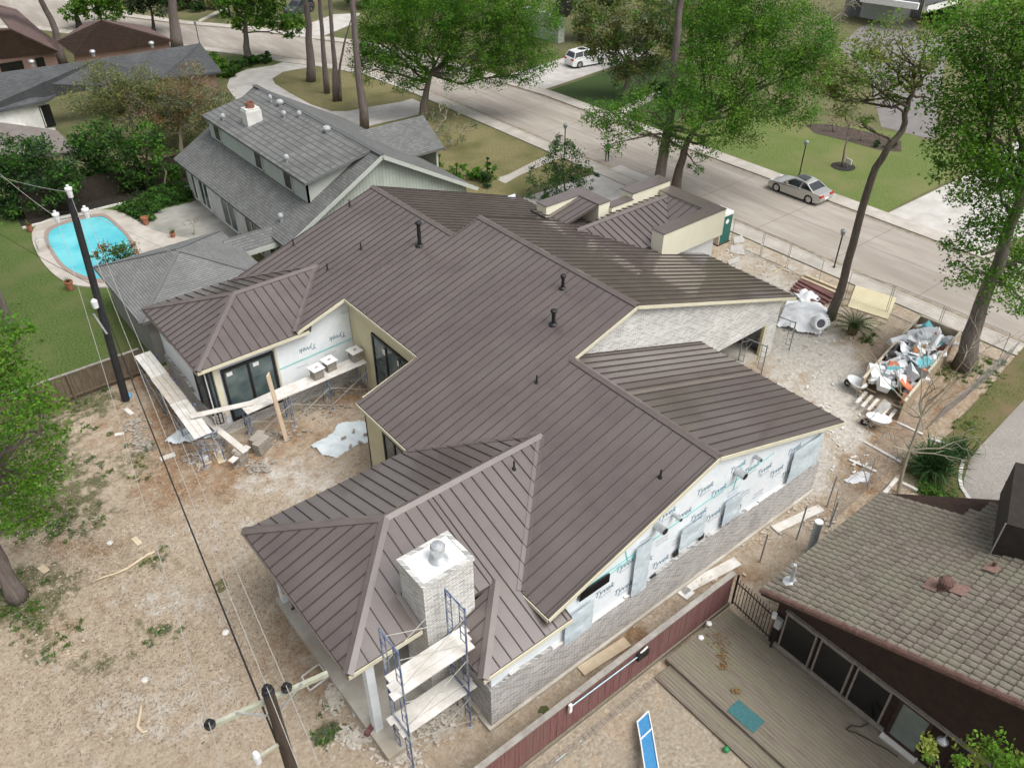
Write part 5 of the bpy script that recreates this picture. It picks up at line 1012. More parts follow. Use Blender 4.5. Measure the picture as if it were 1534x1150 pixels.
# curved stone border by aggregate drive
br_ = [(1394,658),(1412,664),(1434,668),(1446,680),(1440,700),(1437,715),(1440,730),(1446,740),(1452,748),(1460,758),(1470,768),(1480,772)]
for i in range(len(br_)-1): MB().beam(G(*br_[i],.06), G(*br_[i+1],.06).lerp(G(*br_[i],.06), .06), .16, .12).build('border_stone', m_stone, label='pale stone of the curved border around spiky shrub', cat='stone', group='border stones')
for k, (a, b) in enumerate([((1275,795),(1343,718)),((1347,722),(1374,735)),((1408,750),(1450,775))]): MB().beam(G(*a,.08), G(*b,.08), .16, .16).build('landscape_timber', m_plank, label=['long pale timber edging along the tile roof eave','short timber edging by the bare tree foot','timber edging among leaf litter below spiky shrub'][k], cat='timber')
MB().slab([G(1345,752,.1),G(1362,745,.16),G(1382,752,.1),G(1375,760,.1),G(1352,762,.12)], (0,0,-.03)).build('grey_sheet', MATS['grey_scrap'], label='crumpled grey sheet lying behind the tile roof', cat='sheet')
# ---- utility poles and wires
m_pole = M_('creosote_pole', (.045,.032,.025), (.085,.06,.045), 3, .9, .4, stretch=(3,3,.4)); m_arm = M_('grey_green_arm', (.34,.35,.27), (.44,.45,.36), 4, .9); m_porc = M_('porcelain', (.72,.74,.76), rough=.25); m_wire = M_('aluminium_wire', (.40,.385,.355), rough=.45); m_cable = M_('black_cable', (.02,.02,.02), rough=.6)
u1b = G(189,600); u1t = PD(103,291,u1b); U1 = empty('utility_pole', u1b, 'dark utility pole with white insulators beside the pool house', 'pole')
MB().tube([u1b, u1b.lerp(u1t,.5), u1t], [.19,.165,.14], 12).build('shaft', M_('black_pole', (.018,.018,.02), (.03,.03,.032), 3, .8), U1)
i1 = [PD(85,326,u1b), PD(104,288,u1b,-.1), PD(129,319,u1b)]; MB().beam(i1[0]-V((0,0,.1)), i1[2]-V((0,0,.1)), .05, .06).build('crossarm', m_galv, U1)
for p in i1: MB().lathe(p, [(.03,-.25),(.10,-.22),(.12,-.05),(.12,.1),(.16,.12),(.15,.2),(.06,.24),(.06,.32)], 12).build('insulator', m_porc, U1)
p = PD(142,455,u1b,-.25); MB().lathe(p, [(.05,-.25),(.13,-.2),(.15,.15),(.06,.25)], 12).build('arrester', m_porc, U1); MB().tube([PD(140,470,u1b,-.2), PD(160,500,u1b,-.2)], .05, 8).build('conduit', m_galv, U1)
p2 = G(402,1037,11.2); u2b = V((p2.x,p2.y,0)); U2 = empty('utility_pole', u2b, 'brown utility pole with timber crossarm over the bare yard', 'pole')
MB().tube([u2b, V((p2.x,p2.y,5)), p2], [.165,.14,.113], 14).build('shaft', m_pole, U2); MB().lathe(p2, [(.122,0),(.126,.03),(.09,.07)], 14).build('pole_cap', m_black, U2)
ca, cb_ = G(313,1088,10.85), G(491,1008,10.85); MB().beam(ca, cb_, .085, .10).build('crossarm', m_arm, U2)
i2 = [G(314,1084,11.05), p2+V((0,0,.12)), G(429,1029,11.05)]
for p in i2:
    q_ = MB().lathe(p, [(.03,-.14),(.05,-.08),(.10,-.06),(.11,0),(.07,.02),(.05,.06),(.06,.1),(.02,.11)], 14).build('insulator', m_black, U2)
ib = G(385,1135,9.6); bx_ = MB().lathe(ib, [(.04,-.2),(.07,-.15),(.08,.1),(.05,.2)], 10).build('arrester', m_porc, U2); MB().beam(ib, V((p2.x,p2.y,9.5)), .06, .06).build('bracket', m_arm, U2)
for s_ in (ca,cb_): MB().beam(s_.lerp(p2,.45)-V((0,0,.05)), V((p2.x,p2.y,10.4)), .03, .03).build('brace', m_galv, U2)
def wire(a, b, sag, r, mat, lab, n=20, grp=None):
    a, b = V(a), V(b); pts = [a.lerp(b, i/n)-V((0,0,4*sag*(i/n)*(1-i/n))) for i in range(n+1)]; MB().tube(pts, r, 5).build('overhead_wire', mat, label=lab, cat='wire', group=grp)
for k in range(3):
    wire(i2[k]+V((0,0,.1)), i1[k], .5, .0085, m_wire, 'pale overhead wire running between the two utility poles', grp='pale wires between the poles')
    wire(i2[k]+V((0,0,.1)), i2[k]+(i2[k]-i1[k])*.6, .1, .0085, m_wire, 'pale overhead wire running on past the timber crossarm', grp='pale wires past the near pole')
wire(u1b.lerp(u1t,.62), V((p2.x-.1,p2.y+.1,9.4)), .7, .024, m_cable, 'thick black cable sagging between the utility poles')
for k, (u, v) in enumerate(((-60,205),(-60,240),(-70,290),(-60,310))): wire(i1[min(k,2)] if k < 3 else u1b.lerp(u1t,.6), PD(u, v, u1b, 14+k*3), .3, .014, m_cable if k > 1 else m_wire, 'overhead line leaving the dark pole over the shaded trees', grp='lines beyond the dark pole')
for k, (u, v, z) in enumerate(((640,335,6.5),(500,560,4.4))): pass
MB().tube([i1[2], G(330,410,4.0)], .010, 5).build('service_wire', m_wire, label='service wire from dark pole to the pool house roof', cat='wire')
MB().lathe(G(192,595,.0), [(.2,0),(.24,.12),(.12,.26),(.02,.3)], 9).build('plastic_bag', M_('blue_bag', (.12,.36,.60), rough=.5), label='bright blue plastic bag at foot of the dark pole', cat='bag')
# ladder-like frame lying at porch slab
fr = MB(); qs = [G(452,1013,.1), G(478,994,.1), G(492,1013,.1), G(464,1034,.1)]
for i in range(4): fr.beam(qs[i], qs[(i+1) % 4], .05, .06)
fr.build('timber_square', m_plank, label='small pale timber frame lying beside porch slab', cat='timber')
# ---- street furniture
def lamp(u, v, h, lab):
    p = G(u, v); r = empty('lamp_post', p, lab, 'lamp post'); MB().tube([p, p+V((0,0,h-.35))], .045, 10).build('post', m_frame, r); MB().lathe(p+V((0,0,h-.38)), [(.05,0),(.13,.04),(.17,.30),(.20,.32),(.12,.40),(.02,.46)], 8).build('lantern', M_('lantern_glass', (.22,.23,.24), rough=.3) if 'lantern_glass' not in MATS else MATS['lantern_glass'], r); MB().lathe(p, [(.10,0),(.09,.12),(.05,.16)], 10).build('base', m_frame, r)
lamp(1249,402,2.7,'black garden lamp post inside the street fence by the leaning tree'); lamp(1197,264,2.85,'black lamp post on lawn behind the silver car'); lamp(299,66,2.5,'black lamp post at the far planted island'); lamp(845,240,3.0,'slim lamp post rising through the feathery front shrub')
# portable toilet
p = G(1076,368); pt = empty('portable_toilet', p, 'green and white portable toilet beside the street parapet', 'toilet'); ex, ey = V((1,0,0)), V((0,1,0)); tx0, ty0_ = p.x-.1, p.y
MB().bx(tx0,tx0+1.1,ty0_,ty0_+1.1,.05,2.05).build('cabin', M_('beige_plastic', (.48,.42,.33), (.52,.46,.37), 2, .6), pt); MB().bx(tx0+.12,tx0+1.12,ty0_-.03,ty0_-.003,.1,2.0).build('door', M_('green_plastic', (.015,.11,.09), (.02,.13,.105), 2, .5), pt); MB().bx(tx0-.0,tx0+.11,ty0_-.02,ty0_-.003,.06,2.04).build('door_post', MATS['beige_plastic'], pt)
MB().bx(tx0+1.103,tx0+1.13,ty0_+.05,ty0_+1.05,.1,2.0).build('side_panel', MATS['green_plastic'], pt)
MB().slab([(tx0-.05,ty0_-.05,2.05),(tx0+1.15,ty0_-.05,2.05),(tx0+1.15,ty0_+1.15,2.05),(tx0-.05,ty0_+1.15,2.05)], (0,0,.18)).build('roof', m_white, pt); MB().tube([(tx0+.62,ty0_-.032,1.62),(tx0+.62,ty0_-.04,1.62)], .17, 18).build('round_sign', m_white, pt); MB().bx(tx0-.1,tx0+1.2,ty0_-.1,ty0_+1.2,0,.06).build('skid', m_brown, pt)
# small sign in mulch ring
p = G(1263,250); sheet('mulch_ring', [p+V((math.cos(a)*.95, math.sin(a)*.95, 0)) for a in [i*.3142 for i in range(20)]], .05, M_('black_mulch', (.018,.016,.015), (.04,.035,.03), 8, .95, .6)); s_ = G(1264,250); sg_ = empty('yard_sign', s_, 'small blank white yard sign in a black mulch ring', 'sign'); MB().box(s_+V((0,-.3,.55)), (.05,.7,.42), -.35).build('board', m_white, sg_); MB().tube([s_+V((0,-.3,0)), s_+V((0,-.3,.4))], .02, 6).build('stake', m_galv, sg_)
# ---- cars
m_tyre = M_('tyre', (.015,.015,.015), rough=.85); m_rim_ = M_('alloy', (.55,.56,.58), rough=.3, metal=.9); m_red = M_('tail_lamp', (.45,.015,.02), rough=.2); m_cg = M_('car_glass', (.02,.026,.03), rough=.06, spec=.8)
def car(p, rz, paint, lab, L=4.63, W=1.82, H=1.40, kind='coupe'):
    r = empty('parked_car', p, lab, 'car'); Mz = Matrix.Rotation(rz, 3, 'Z'); P = lambda x, y, z: V(p)+Mz @ V((x,y,z)); h = W/2; wb = L*.615; xf, xr = wb*.5+.02, -wb*.5+.02; R = .33 if kind == 'coupe' else .36
    k = 1. if kind == 'coupe' else 1.22
    def arch(cx): return [(cx+R*1.16*math.cos(a), R*.98+R*1.16*math.sin(a)) for a in [math.pi*(i/8) for i in range(9)]]
    low = [(-L/2+.1,.24),(-L/2,.42*k),(-L/2+.02,.66*k),(-L/2+.12,.86*k),(-L*.33,.93*k),(0,.90*k),(L*.18,.86*k),(L*.36,.78*k),(L*.46,.66*k),(L*.495,.5*k),(L*.48,.25)]
    bot = [(xf+R*1.16,.22)]+[q for q in arch(xf)]+[(xf-R*1.16,.20)]+[(xr+R*1.16,.20)]+[q for q in arch(xr)]+[(xr-R*1.16,.22)]
    out = low+bot; n = len(out); b = MB(); ly = [(-h+.0,.93),(-h+.02,.985),(-h+.16,1.),(h-.16,1.),(h-.02,.985),(h-.0,.93)]; cxz = (0,.5*k); vs = []
    def wtaper(x): return 1-.16*max(0,(abs(x)-L*.33)/(L*.17))**2
    for y, s_ in ly:
        for x, z in out: zz = cxz[1]+(z-cxz[1])*(s_ if z > cxz[1] else 1) + (.05*(1-(y/h)**2) if z > .6*k else 0); vs.append(P(x*(.995 if s_ < 1 else 1), y*wtaper(x), zz))
    fs = [(i*n+k_, i*n+(k_+1) % n, (i+1)*n+(k_+1) % n, (i+1)*n+k_) for i in range(5) for k_ in range(n)]+[tuple(range(n)), tuple(range(6*n-1,5*n-1,-1))]
    bo = b.add(vs, fs).build('body', paint, r, smooth=False); md = bo.modifiers.new('bev', 'BEVEL'); md.width = .03; md.segments = 2; md.limit_method = 'ANGLE'
    MB().box(P(0,0,.35), (L*.86,W*.86,.3), rz).build('underbody', m_black, r)
    if kind == 'coupe': st = [(-L*.36,.90,-L*.20,1.30),(-L*.10,.90,-L*.12,1.38),(L*.02,.88,.0,1.39),(L*.22,.86,L*.07,1.33)]
    else: st = [(-L*.46,1.08,-L*.40,1.60),(-L*.2,1.1,-L*.2,1.68),(L*.02,1.08,.0,1.67),(L*.26,1.02,L*.10,1.58)]
    def ringat(f):
        pts = []
        for sgn in (-1,1):
            seq = st if sgn < 0 else st[::-1]
            for xb, zb, xt, zt in seq: wbm, wt = h*.92, h*.70; t = f; pts.append(P(xb+(xt-xb)*t, sgn*(wbm+(wt-wbm)*t), zb-.05+(zt-zb+.05)*t))
        return pts
    r0, r1 = ringat(0), ringat(1.); m = len(r0); MB().add(r0+r1, [(i,(i+1) % m,m+(i+1) % m,m+i) for i in range(m)]).build('glasshouse', m_cg, r)
    ra, rb = ringat(.93), ringat(1.03); rb = [q+V((0,0,.02)) for q in rb]; rc = [((q-P(0,0,q.z))*.9)+P(0,0,q.z+.02) for q in rb]
    MB().add(ra+rb+rc, [(i,(i+1) % m,m+(i+1) % m,m+i) for i in range(m)]+[(m+i,m+(i+1) % m,2*m+(i+1) % m,2*m+i) for i in range(m)]+[tuple(range(2*m,3*m))]).build('roof', paint, r)
    MB().box(P(st[1][2]+.35,0,st[1][3]+.065), (.75,W*.42,.02), rz).build('sunroof', m_cg, r)
    for i in (0,1,3):
        for sgn in (-1,1): xb, zb, xt, zt = st[i]; MB().beam(P(xb,sgn*h*.925,zb), P(xt,sgn*h*.71,zt+.01), .09 if i != 1 else .06, .05).build('pillar', paint, r)
    ax = Mz @ V((0,1,0)); Mw = ax.to_track_quat('Z','Y').to_matrix()
    for x in (xf,xr):
        for sgn in (-1,1):
            c = P(x,sgn*(h-.12),R); w_ = MB().lathe(c, [(R*.62,-.10),(R*.94,-.10),(R,-.06),(R,.06),(R*.94,.10),(R*.62,.10)], 24, M=Mw).build('wheel', m_tyre, r)
            q = MB(); MW2 = Mw
            for j in range(6): a = j*math.pi/3; q.beam(c+ax*(sgn*.085)+MW2 @ V((math.cos(a)*.03,math.sin(a)*.03,0)), c+ax*(sgn*.09)+MW2 @ V((math.cos(a)*R*.66,math.sin(a)*R*.66,0)), .07, .03, ax)
            q.lathe(c+ax*(sgn*.08), [(R*.60,-.02),(R*.68,-.02),(R*.68,.02),(R*.60,.02)], 20, M=Mw); q.build('rim', m_rim_, w_)
    for sgn in (-1,1):
        MB().box(P(-L/2+.06,sgn*h*.68,.74*k), (.14,.40,.15), rz).build('tail_lamp', m_red, r); MB().box(P(L*.455,sgn*h*.62,.64*k), (.16,.42,.12), rz).build('headlight', M_('headlight_glass', (.6,.62,.64), rough=.1) if 'headlight_glass' not in MATS else MATS['headlight_glass'], r); MB().box(P(L*.13,sgn*(h*.98),.98*k), (.12,.2,.11), rz).build('wing_mirror', paint, r)
        MB().box(P(-.25,sgn*(h+.001),.72*k), (.16,.02,.03), rz).build('door_handle', m_rim_, r)
    MB().box(P(-L/2-.005,0,.50*k), (.03,.42,.13), rz).build('number_plate', m_white, r)
    return r
ca_, cb2 = G(1163.3,287), G(1210,305.3); mid = (ca_+cb2)/2; car((mid.x+.80,mid.y,.02), math.pi/2, M_('silver_paint', (.50,.495,.47), rough=.28, metal=.55, coat=.6), 'silver two door coupe parked at the far kerb')
sv = G(877,97); car((sv.x,sv.y,.02), math.radians(-8), M_('white_car_paint', (.80,.81,.82), rough=.25, coat=.5), 'white sport utility car parked on the driveway under oaks', 4.6, 1.86, 1.7, 'suv')
sv = G(449,20); car((sv.x,sv.y,.02), math.radians(200), M_('dark_car_paint', (.06,.065,.07), rough=.3, coat=.5), 'dark car half hidden by leaves on a far driveway', 4.5, 1.84, 1.7, 'suv')
# ---- people (one skinned body each)
def person(p, rz, joints, edges, rad, mats, lab, split):
    me = bpy.data.meshes.new('person'); me.from_pydata(joints, edges, []); o = bpy.data.objects.new('person', me); col.objects.link(o); o.location = p; o.rotation_euler = (0,0,rz); tag(o, lab, 'person')
    sk = o.modifiers.new('skin', 'SKIN'); lay = me.skin_vertices[0] if me.skin_vertices else None
    if lay is None: bpy.context.view_layer.objects.active = o; o.select_set(True); bpy.ops.object.modifier_remove(modifier='skin'); bpy.ops.object.modifier_add(type='SKIN'); lay = me.skin_vertices[0]
    for i, r_ in enumerate(rad): lay.data[i].radius = r_ if isinstance(r_, tuple) else (r_, r_); lay.data[i].use_root = (i == 0)
    dg = bpy.context.evaluated_depsgraph_get(); sb = o.modifiers.new('sub', 'SUBSURF'); sb.levels = sb.render_levels = 2; dg.update(); nm = bpy.data.meshes.new_from_object(o.evaluated_get(dg)); o.modifiers.clear(); o.data = nm; nm.name = 'person'
    nm.materials.clear(); [nm.materials.append(m) for m in mats]
    for f in nm.polygons: f.use_smooth = True; f.material_index = split(f.center)
    return o
J = [(0,0,.98),(0,0,1.15),(0,0,1.38),(0,0,1.50),(0,.01,1.60),(0,.01,1.74), (.10,0,.92),(.11,.02,.50),(.11,-.01,.09),(.11,.12,.04), (-.10,0,.92),(-.11,.02,.50),(-.11,-.01,.09),(-.11,.12,.04),
     (.19,0,1.40),(.26,0,1.12),(.18,.2,1.02),(.12,.28,1.04), (-.19,0,1.40),(-.26,0,1.12),(-.18,.2,1.02),(-.12,.28,1.04), (0,.01,1.66)]
Eg = [(0,1),(1,2),(2,3),(3,4),(4,22),(22,5),(0,6),(6,7),(7,8),(8,9),(0,10),(10,11),(11,12),(12,13),(2,14),(14,15),(15,16),(16,17),(2,18),(18,19),(19,20),(20,21)]
Rd = [(.15,.11),(.14,.10),(.15,.10),.055,.075,.07,.085,.06,.045,.04,.085,.06,.045,.04,.06,.045,.035,.03,.06,.045,.035,.03,.092]
m_skin = M_('skin', (.42,.26,.18), rough=.6); m_gcl = M_('green_shirt', (.05,.14,.05), (.07,.18,.07), 9, .9); m_dcl = M_('dark_trousers', (.03,.04,.03), rough=.9); m_wcl = M_('white_shirt', (.75,.75,.75), rough=.9)
def add_head(o, hair):
    r = ORG.get(o); h = MB()
    h.lathe(V((0,-.01,1.66)), [(.095,.0),(.104,.05),(.085,.11),(.02,.135)], 14); hh = h.build('hair', hair, None, org=(0,0,0), smooth=True); hh.parent = o
    f = MB()
    for s_ in (-1,1): f.box((s_*.035,.093,1.675), (.022,.012,.012)); f.box((s_*.092,.01,1.66), (.018,.04,.06))
    f.box((0,.102,1.645), (.022,.03,.035)); f.box((0,.096,1.605), (.045,.01,.01)); ff = f.build('face', m_skin, None, org=(0,0,0)); ff.parent = o
    hd = MB()
    for s_ in (-1,1):
        for j in range(4): hd.tube([V((s_*(.12-.012*j),.28+.008*j,1.045-.012*j)), V((s_*(.09-.012*j),.325,1.04-.014*j)), V((s_*(.05-.01*j),.33-.005*j,1.035-.014*j))], .009, 6)
        hd.tube([V((s_*.135,.27,1.06)), V((s_*.115,.31,1.085)), V((s_*.09,.325,1.085))], .010, 6)
    q = hd.build('fingers', m_skin, None, org=(0,0,0)); q.parent = o
sp_ = lambda shirt: (lambda c: 0 if c.z > 1.52 or (c.y > .13 and c.z > .9) else (1 if c.z > .96 else (3 if c.z < .1 else 2)))
pp = G(909,242); pe = person((pp.x,pp.y,.02), math.radians(150), J, Eg, Rd, [m_skin,m_gcl,m_dcl,m_black], 'person in green top and dark trousers standing in the street', sp_(0)); add_head(pe, m_black)
pw_ = V((5.95,20.35,.32)); pe = person(pw_, math.radians(60), J, Eg, Rd, [m_skin,m_wcl,m_black,m_black], 'worker in white shirt and black trousers under the porch eave', sp_(0)); add_head(pe, m_black)
# ================================================================ trees, shrubs and other plants
def leaf_mat(name, c, tr=.48):
    m = bpy.data.materials.new(name); m.use_nodes = True; n = m.node_tree; N = n.nodes; L = n.links; b = N['Principled BSDF']; b.inputs['Roughness'].default_value = .62; b.inputs['Specular IOR Level'].default_value = .12
    g = N.new('ShaderNodeNewGeometry'); hsv = N.new('ShaderNodeHueSaturation'); hsv.inputs['Color'].default_value = (*c, 1)
    mr = N.new('ShaderNodeMapRange'); mr.inputs['To Min'].default_value = .62; mr.inputs['To Max'].default_value = 1.45; L.new(g.outputs['Random Per Island'], mr.inputs[0]); L.new(mr.outputs[0], hsv.inputs['Value'])
    mr2 = N.new('ShaderNodeMapRange'); mr2.inputs['To Min'].default_value = .475; mr2.inputs['To Max'].default_value = .52; nz = N.new('ShaderNodeTexNoise'); nz.inputs['Scale'].default_value = .6; L.new(g.outputs['Position'], nz.inputs['Vector']); L.new(nz.outputs[0], mr2.inputs[0]); L.new(mr2.outputs[0], hsv.inputs['Hue'])
    L.new(hsv.outputs[0], b.inputs['Base Color']); t = N.new('ShaderNodeBsdfTranslucent'); L.new(hsv.outputs[0], t.inputs[0]); mx = N.new('ShaderNodeMixShader'); mx.inputs[0].default_value = tr; L.new(b.outputs[0], mx.inputs[1]); L.new(t.outputs[0], mx.inputs[2]); L.new(mx.outputs[0], N['Material Output'].inputs[0]); return m
LM = {'oak': leaf_mat('oak_leaf', (0.096,0.235,0.026)), 'oak2': leaf_mat('oak_leaf_dark', (0.072,0.180,0.024)), 'spring': leaf_mat('spring_leaf', (0.135,0.270,0.032)), 'olive': leaf_mat('olive_leaf', (0.186,0.207,0.069)), 'brown': leaf_mat('rust_leaf', (0.262,0.166,0.083)), 'dark': leaf_mat('dark_leaf', (0.041,0.090,0.025)), 'grey': leaf_mat('grey_leaf', (0.193,0.235,0.138)), 'mid': leaf_mat('mid_leaf', (0.078,0.188,0.032)), 'blue': leaf_mat('blue_green_leaf', (0.062,0.131,0.055)), 'lime': leaf_mat('lime_leaf', (0.235,0.300,0.062)), 'yell': leaf_mat('yellow_green_leaf', (0.207,0.255,0.055)), 'need': leaf_mat('pine_needle', (0.076,0.117,0.039))}
m_bark = M_('grey_bark', (.12,.10,.085), (.20,.175,.15), 4, .95, .8, stretch=(3,3,.6), bscale=9); m_barkd = M_('dark_bark', (.035,.028,.022), (.085,.07,.058), 4, .95, .8, stretch=(3,3,.6), bscale=9); m_barkl = M_('brown_bark', (.085,.07,.055), (.155,.13,.105), 4, .95, .8, stretch=(3,3,.6), bscale=9); m_barkp = M_('pine_bark', (.13,.105,.095), (.21,.175,.16), 3, .95, .9, stretch=(3,3,.5), bscale=8); m_twig = M_('grey_twig', (.30,.27,.20), (.38,.34,.26), 4, .9); m_twigd = M_('brown_twig', (.17,.12,.10), (.24,.18,.15), 4, .9)
def leafcloud(name, blobs, mats, parent, size, dens, seed, clump=.34, per=26, flat=.82, aspect=.55):
    rng = np.random.default_rng(seed); C, MI = [], []
    for (c, r) in blobs:
        nc = max(3, int(dens*(r**2.2)*2.1)); d = rng.normal(size=(nc, 3)); d /= np.linalg.norm(d, axis=1)[:, None]; rad = r*np.power(rng.random(nc), .30); cc = np.array(c)+d*rad[:, None]*np.array([1, 1, flat])
        mi = rng.integers(0, 1000, nc); n = rng.integers(int(per*.9), int(per*2.3)+1, nc); ctr = np.repeat(cc, n, 0); C.append(ctr+rng.normal(size=ctr.shape)*clump*.85*np.array([1, 1, .75])*min(1, r/1.2)); MI.append(np.repeat(mi, n))
    C = np.concatenate(C); MI = np.concatenate(MI); N_ = len(C); sz = size*rng.uniform(.6, 1.35, N_)
    nrm = rng.normal(size=(N_, 3)); nrm[:, 2] = np.abs(nrm[:, 2])+.5; nrm /= np.linalg.norm(nrm, axis=1)[:, None]; t = rng.normal(size=(N_, 3)); t -= nrm*(t*nrm).sum(1)[:, None]; t /= np.linalg.norm(t, axis=1)[:, None]; b = np.cross(nrm, t)
    v = np.empty((N_, 4, 3)); v[:, 0] = C-t*sz[:, None]*.5; v[:, 1] = C+b*(sz*aspect*.5)[:, None]; v[:, 2] = C+t*sz[:, None]*.5; v[:, 3] = C-b*(sz*aspect*.5)[:, None]; v[:, :, 2] = np.maximum(v[:, :, 2], .05)
    o_ = ORG[parent] if parent is not None else V(C.mean(0)); vv = (v.reshape(-1, 3)-np.array(o_)).astype(np.float32)
    me = bpy.data.meshes.new(name); me.vertices.add(N_*4); me.vertices.foreach_set('co', vv.ravel()); me.loops.add(N_*4); me.loops.foreach_set('vertex_index', np.arange(N_*4, dtype=np.int32)); me.polygons.add(N_); me.polygons.foreach_set('loop_start', np.arange(0, N_*4, 4, dtype=np.int32)); me.polygons.foreach_set('loop_total', np.full(N_, 4, dtype=np.int32))
    for m in mats: me.materials.append(LM[m])
    k = len(mats); me.polygons.foreach_set('material_index', (MI % k).astype(np.int32)); me.update(); me.validate()
    o = bpy.data.objects.new(name, me); col.objects.link(o)
    if parent is not None: o.parent = parent
    else: o.location = o_
    global LEAVES; LEAVES += N_; return o
LEAVES = 0
def bend(a, b, r, k=4, amp=.08):
    L = (b-a).length; out = [a]
    for i in range(1, k): out.append(a.lerp(b, i/k)+V((r.gauss(0,1), r.gauss(0,1), r.gauss(0,1)))*L*amp*.6)
    return out+[b]
def twigs(mb, p, d, L, rad, lev, r, spread=.55, up=.12):
    if lev < 0 or L < .12: return
    q = p+d*L; mid = p+d*L*.5+V((r.gauss(0,.06),r.gauss(0,.06),r.gauss(0,.06)))*L; mb.tube([p,mid,q], [rad,rad*.8,rad*.6], 4, cap=False)
    for k in range(r.choice([2,3,3])):
        dd = (d+V((r.gauss(0,spread),r.gauss(0,spread),r.gauss(0,spread)+up))).normalized(); twigs(mb, p+d*L*r.uniform(.45,1), dd, L*r.uniform(.55,.8), rad*.58, lev-1, r, spread, up)
def tree(name, base, path, blobs, mats, label, size=.22, dens=5., bark=None, rad=.3, seed=1, group=None, cat='tree', limbs=True, extra=0, clump=.34, per=26, tw=2, aspect=.55):
    base = V((base.x, base.y, 0)); r = random.Random(seed); t = empty(name, base, label, cat, group); mb = MB()
    P = [base]+[PD(u, v, base, o) for u, v, o in path]; n = len(P); rs = [rad*(1.25 if i == 0 else 1-.55*i/max(1,n-1)) for i in range(n)]
    fine, fr = [], []
    for i in range(n-1):
        for k in range(3): s = k/3; fine.append(P[i].lerp(P[i+1], s)+(V((r.gauss(0,1),r.gauss(0,1),0))*rad*.12 if i+k else V((0,0,0)))); fr.append(rs[i]+(rs[i+1]-rs[i])*s)
    fine.append(P[-1]); fr.append(rs[-1]); mb.tube(fine, fr, 9)
    bl = []
    for b in blobs:
        u, v, rp = b[:3]; off = b[3] if len(b) > 3 else r.uniform(-.5,.5)*rp*.03; c = PD(u, v, base, off); d = (c-CAM).dot(FW); rm = rp*d/FPX; bl.append((c, rm))
        if limbs:
            k = min(range(len(fine)//2, len(fine)), key=lambda i: (fine[i]-c).length+r.uniform(0,.6)+max(0,fine[i].z-c.z)*1.5); s0 = fine[k]; path_ = bend(s0, c, r, 4, .10); r0 = min(fr[k]*.65, .05+rm*.05); mb.tube(path_, [r0*(1-.7*i/4) for i in range(5)], 6, cap=False)
            for _ in range(tw):
                q = c+V((r.gauss(0,1),r.gauss(0,1),r.gauss(0,.7)))*rm*.45; mb.tube(bend(path_[r.choice([2,3])], q, r, 3, .1), [r0*.4,r0*.3,r0*.22,r0*.1], 4, cap=False)
            if extra: 
                for _ in range(extra): dd = V((r.gauss(0,1),r.gauss(0,1),r.gauss(.2,.8))).normalized(); twigs(mb, path_[r.choice([2,3,4])], dd, rm*.5, .03, 2, r)
    mb.build('trunk', bark or m_bark, t, smooth=True)
    if bl and mats: leafcloud('crown', bl, mats, t, size, dens, seed, clump, per, aspect=aspect)
    return t
# ---- street and front-yard trees
tree('oak_tree', G(632,180), [(636,145,0),(645,112,0)], [(580,62,52),(640,45,58),(700,62,58),(755,55,52),(800,82,36),(560,98,34),(615,98,40),(688,108,34),(742,98,38),(800,32,45),(650,0,60),(720,-4,60),(585,20,48),(545,82,22),(790,112,22),(600,130,14),(560,60,30),(770,10,50)], ['oak','oak','oak2','spring'], 'broad green oak on the front lawn by grey twiggy bush', .17, 7.5, m_bark, .42, 2)
tree('shade_tree', V((45.0,36.6,0)), [(1018,250,0),(1030,210,0),(1052,180,0)], [(1100,62,78,1),(1180,62,72,2),(1052,112,55),(1150,128,66),(1215,105,46,1),(1082,172,50,-1),(1022,165,44,-2),(960,165,38,-2),(930,180,32,-2.5),(1000,208,26,-1),(892,168,22,-3),(918,215,20,-3),(1232,62,34),(1062,32,58,2),(1140,0,70,2),(1060,222,22,-1),(1112,195,34),(1190,165,34),(1045,250,12,-.5),(905,190,16,-3)], ['oak','mid','oak2','spring'], 'large green shade tree overhanging the street by the pine', .165, 7.5, m_barkl, .36, 3)
tree('pine_tree', V((44.1,37.6,0)), [(1003,180,0),(1012,80,0),(1022,-20,0),(1035,-140,0)], [(1035,-160,70),(1010,-120,50),(1060,-120,50)], ['need'], 'tall grey pine trunk rising beside the shade tree', .25, 4, m_barkp, .36, 4)
tree('leaning_tree', G(1243,478), [(1262,420,0),(1285,335,0),(1305,268,0),(1330,220,0),(1352,196,.3),(1360,160,.4),(1368,132,.5)], [(1300,72,32),(1340,58,38),(1390,62,34),(1282,104,36),(1250,112,30),(1322,112,36),(1362,98,30),(1402,92,26),(1262,148,30),(1332,152,18),(1238,142,20),(1395,150,16),(1380,118,24),(1290,180,16)], ['yell','spring','olive'], 'slim dark leaning tree with sparse budding crown beside palm', .16, 7.5, m_barkl, .25, 5, extra=2, tw=3, per=24)
tree('maple_tree', G(1440,552), [(1462,480,0),(1487,420,0),(1512,345,0),(1530,280,0)], [(1480,62,72),(1530,120,78),(1452,130,54),(1490,205,74),(1432,215,40),(1500,295,64),(1450,270,42),(1540,385,52),(1472,352,38),(1442,408,30),(1502,425,40),(1540,20,70),(1590,250,90),(1590,100,100),(1424,372,20),(1530,450,24),(1420,170,34),(1440,30,44),(1410,250,20)], ['oak','spring','oak2','oak'], 'dense bright green tree with thick trunk by chain link fence', .165, 8., m_bark, .44, 6)
tree('yard_tree', G(28,897), [(10,862,0),(-22,800,0),(-60,730,0)], [(20,545,50),(58,605,44),(30,655,54),(66,705,38),(18,735,54),(46,772,36),(-60,600,100),(-70,720,100),(36,505,26),(84,640,20),(-50,520,70)], ['spring','oak','oak'], 'yellow green tree with thick grey trunk in the bare yard', .13, 10., m_barkp, .33, 7)
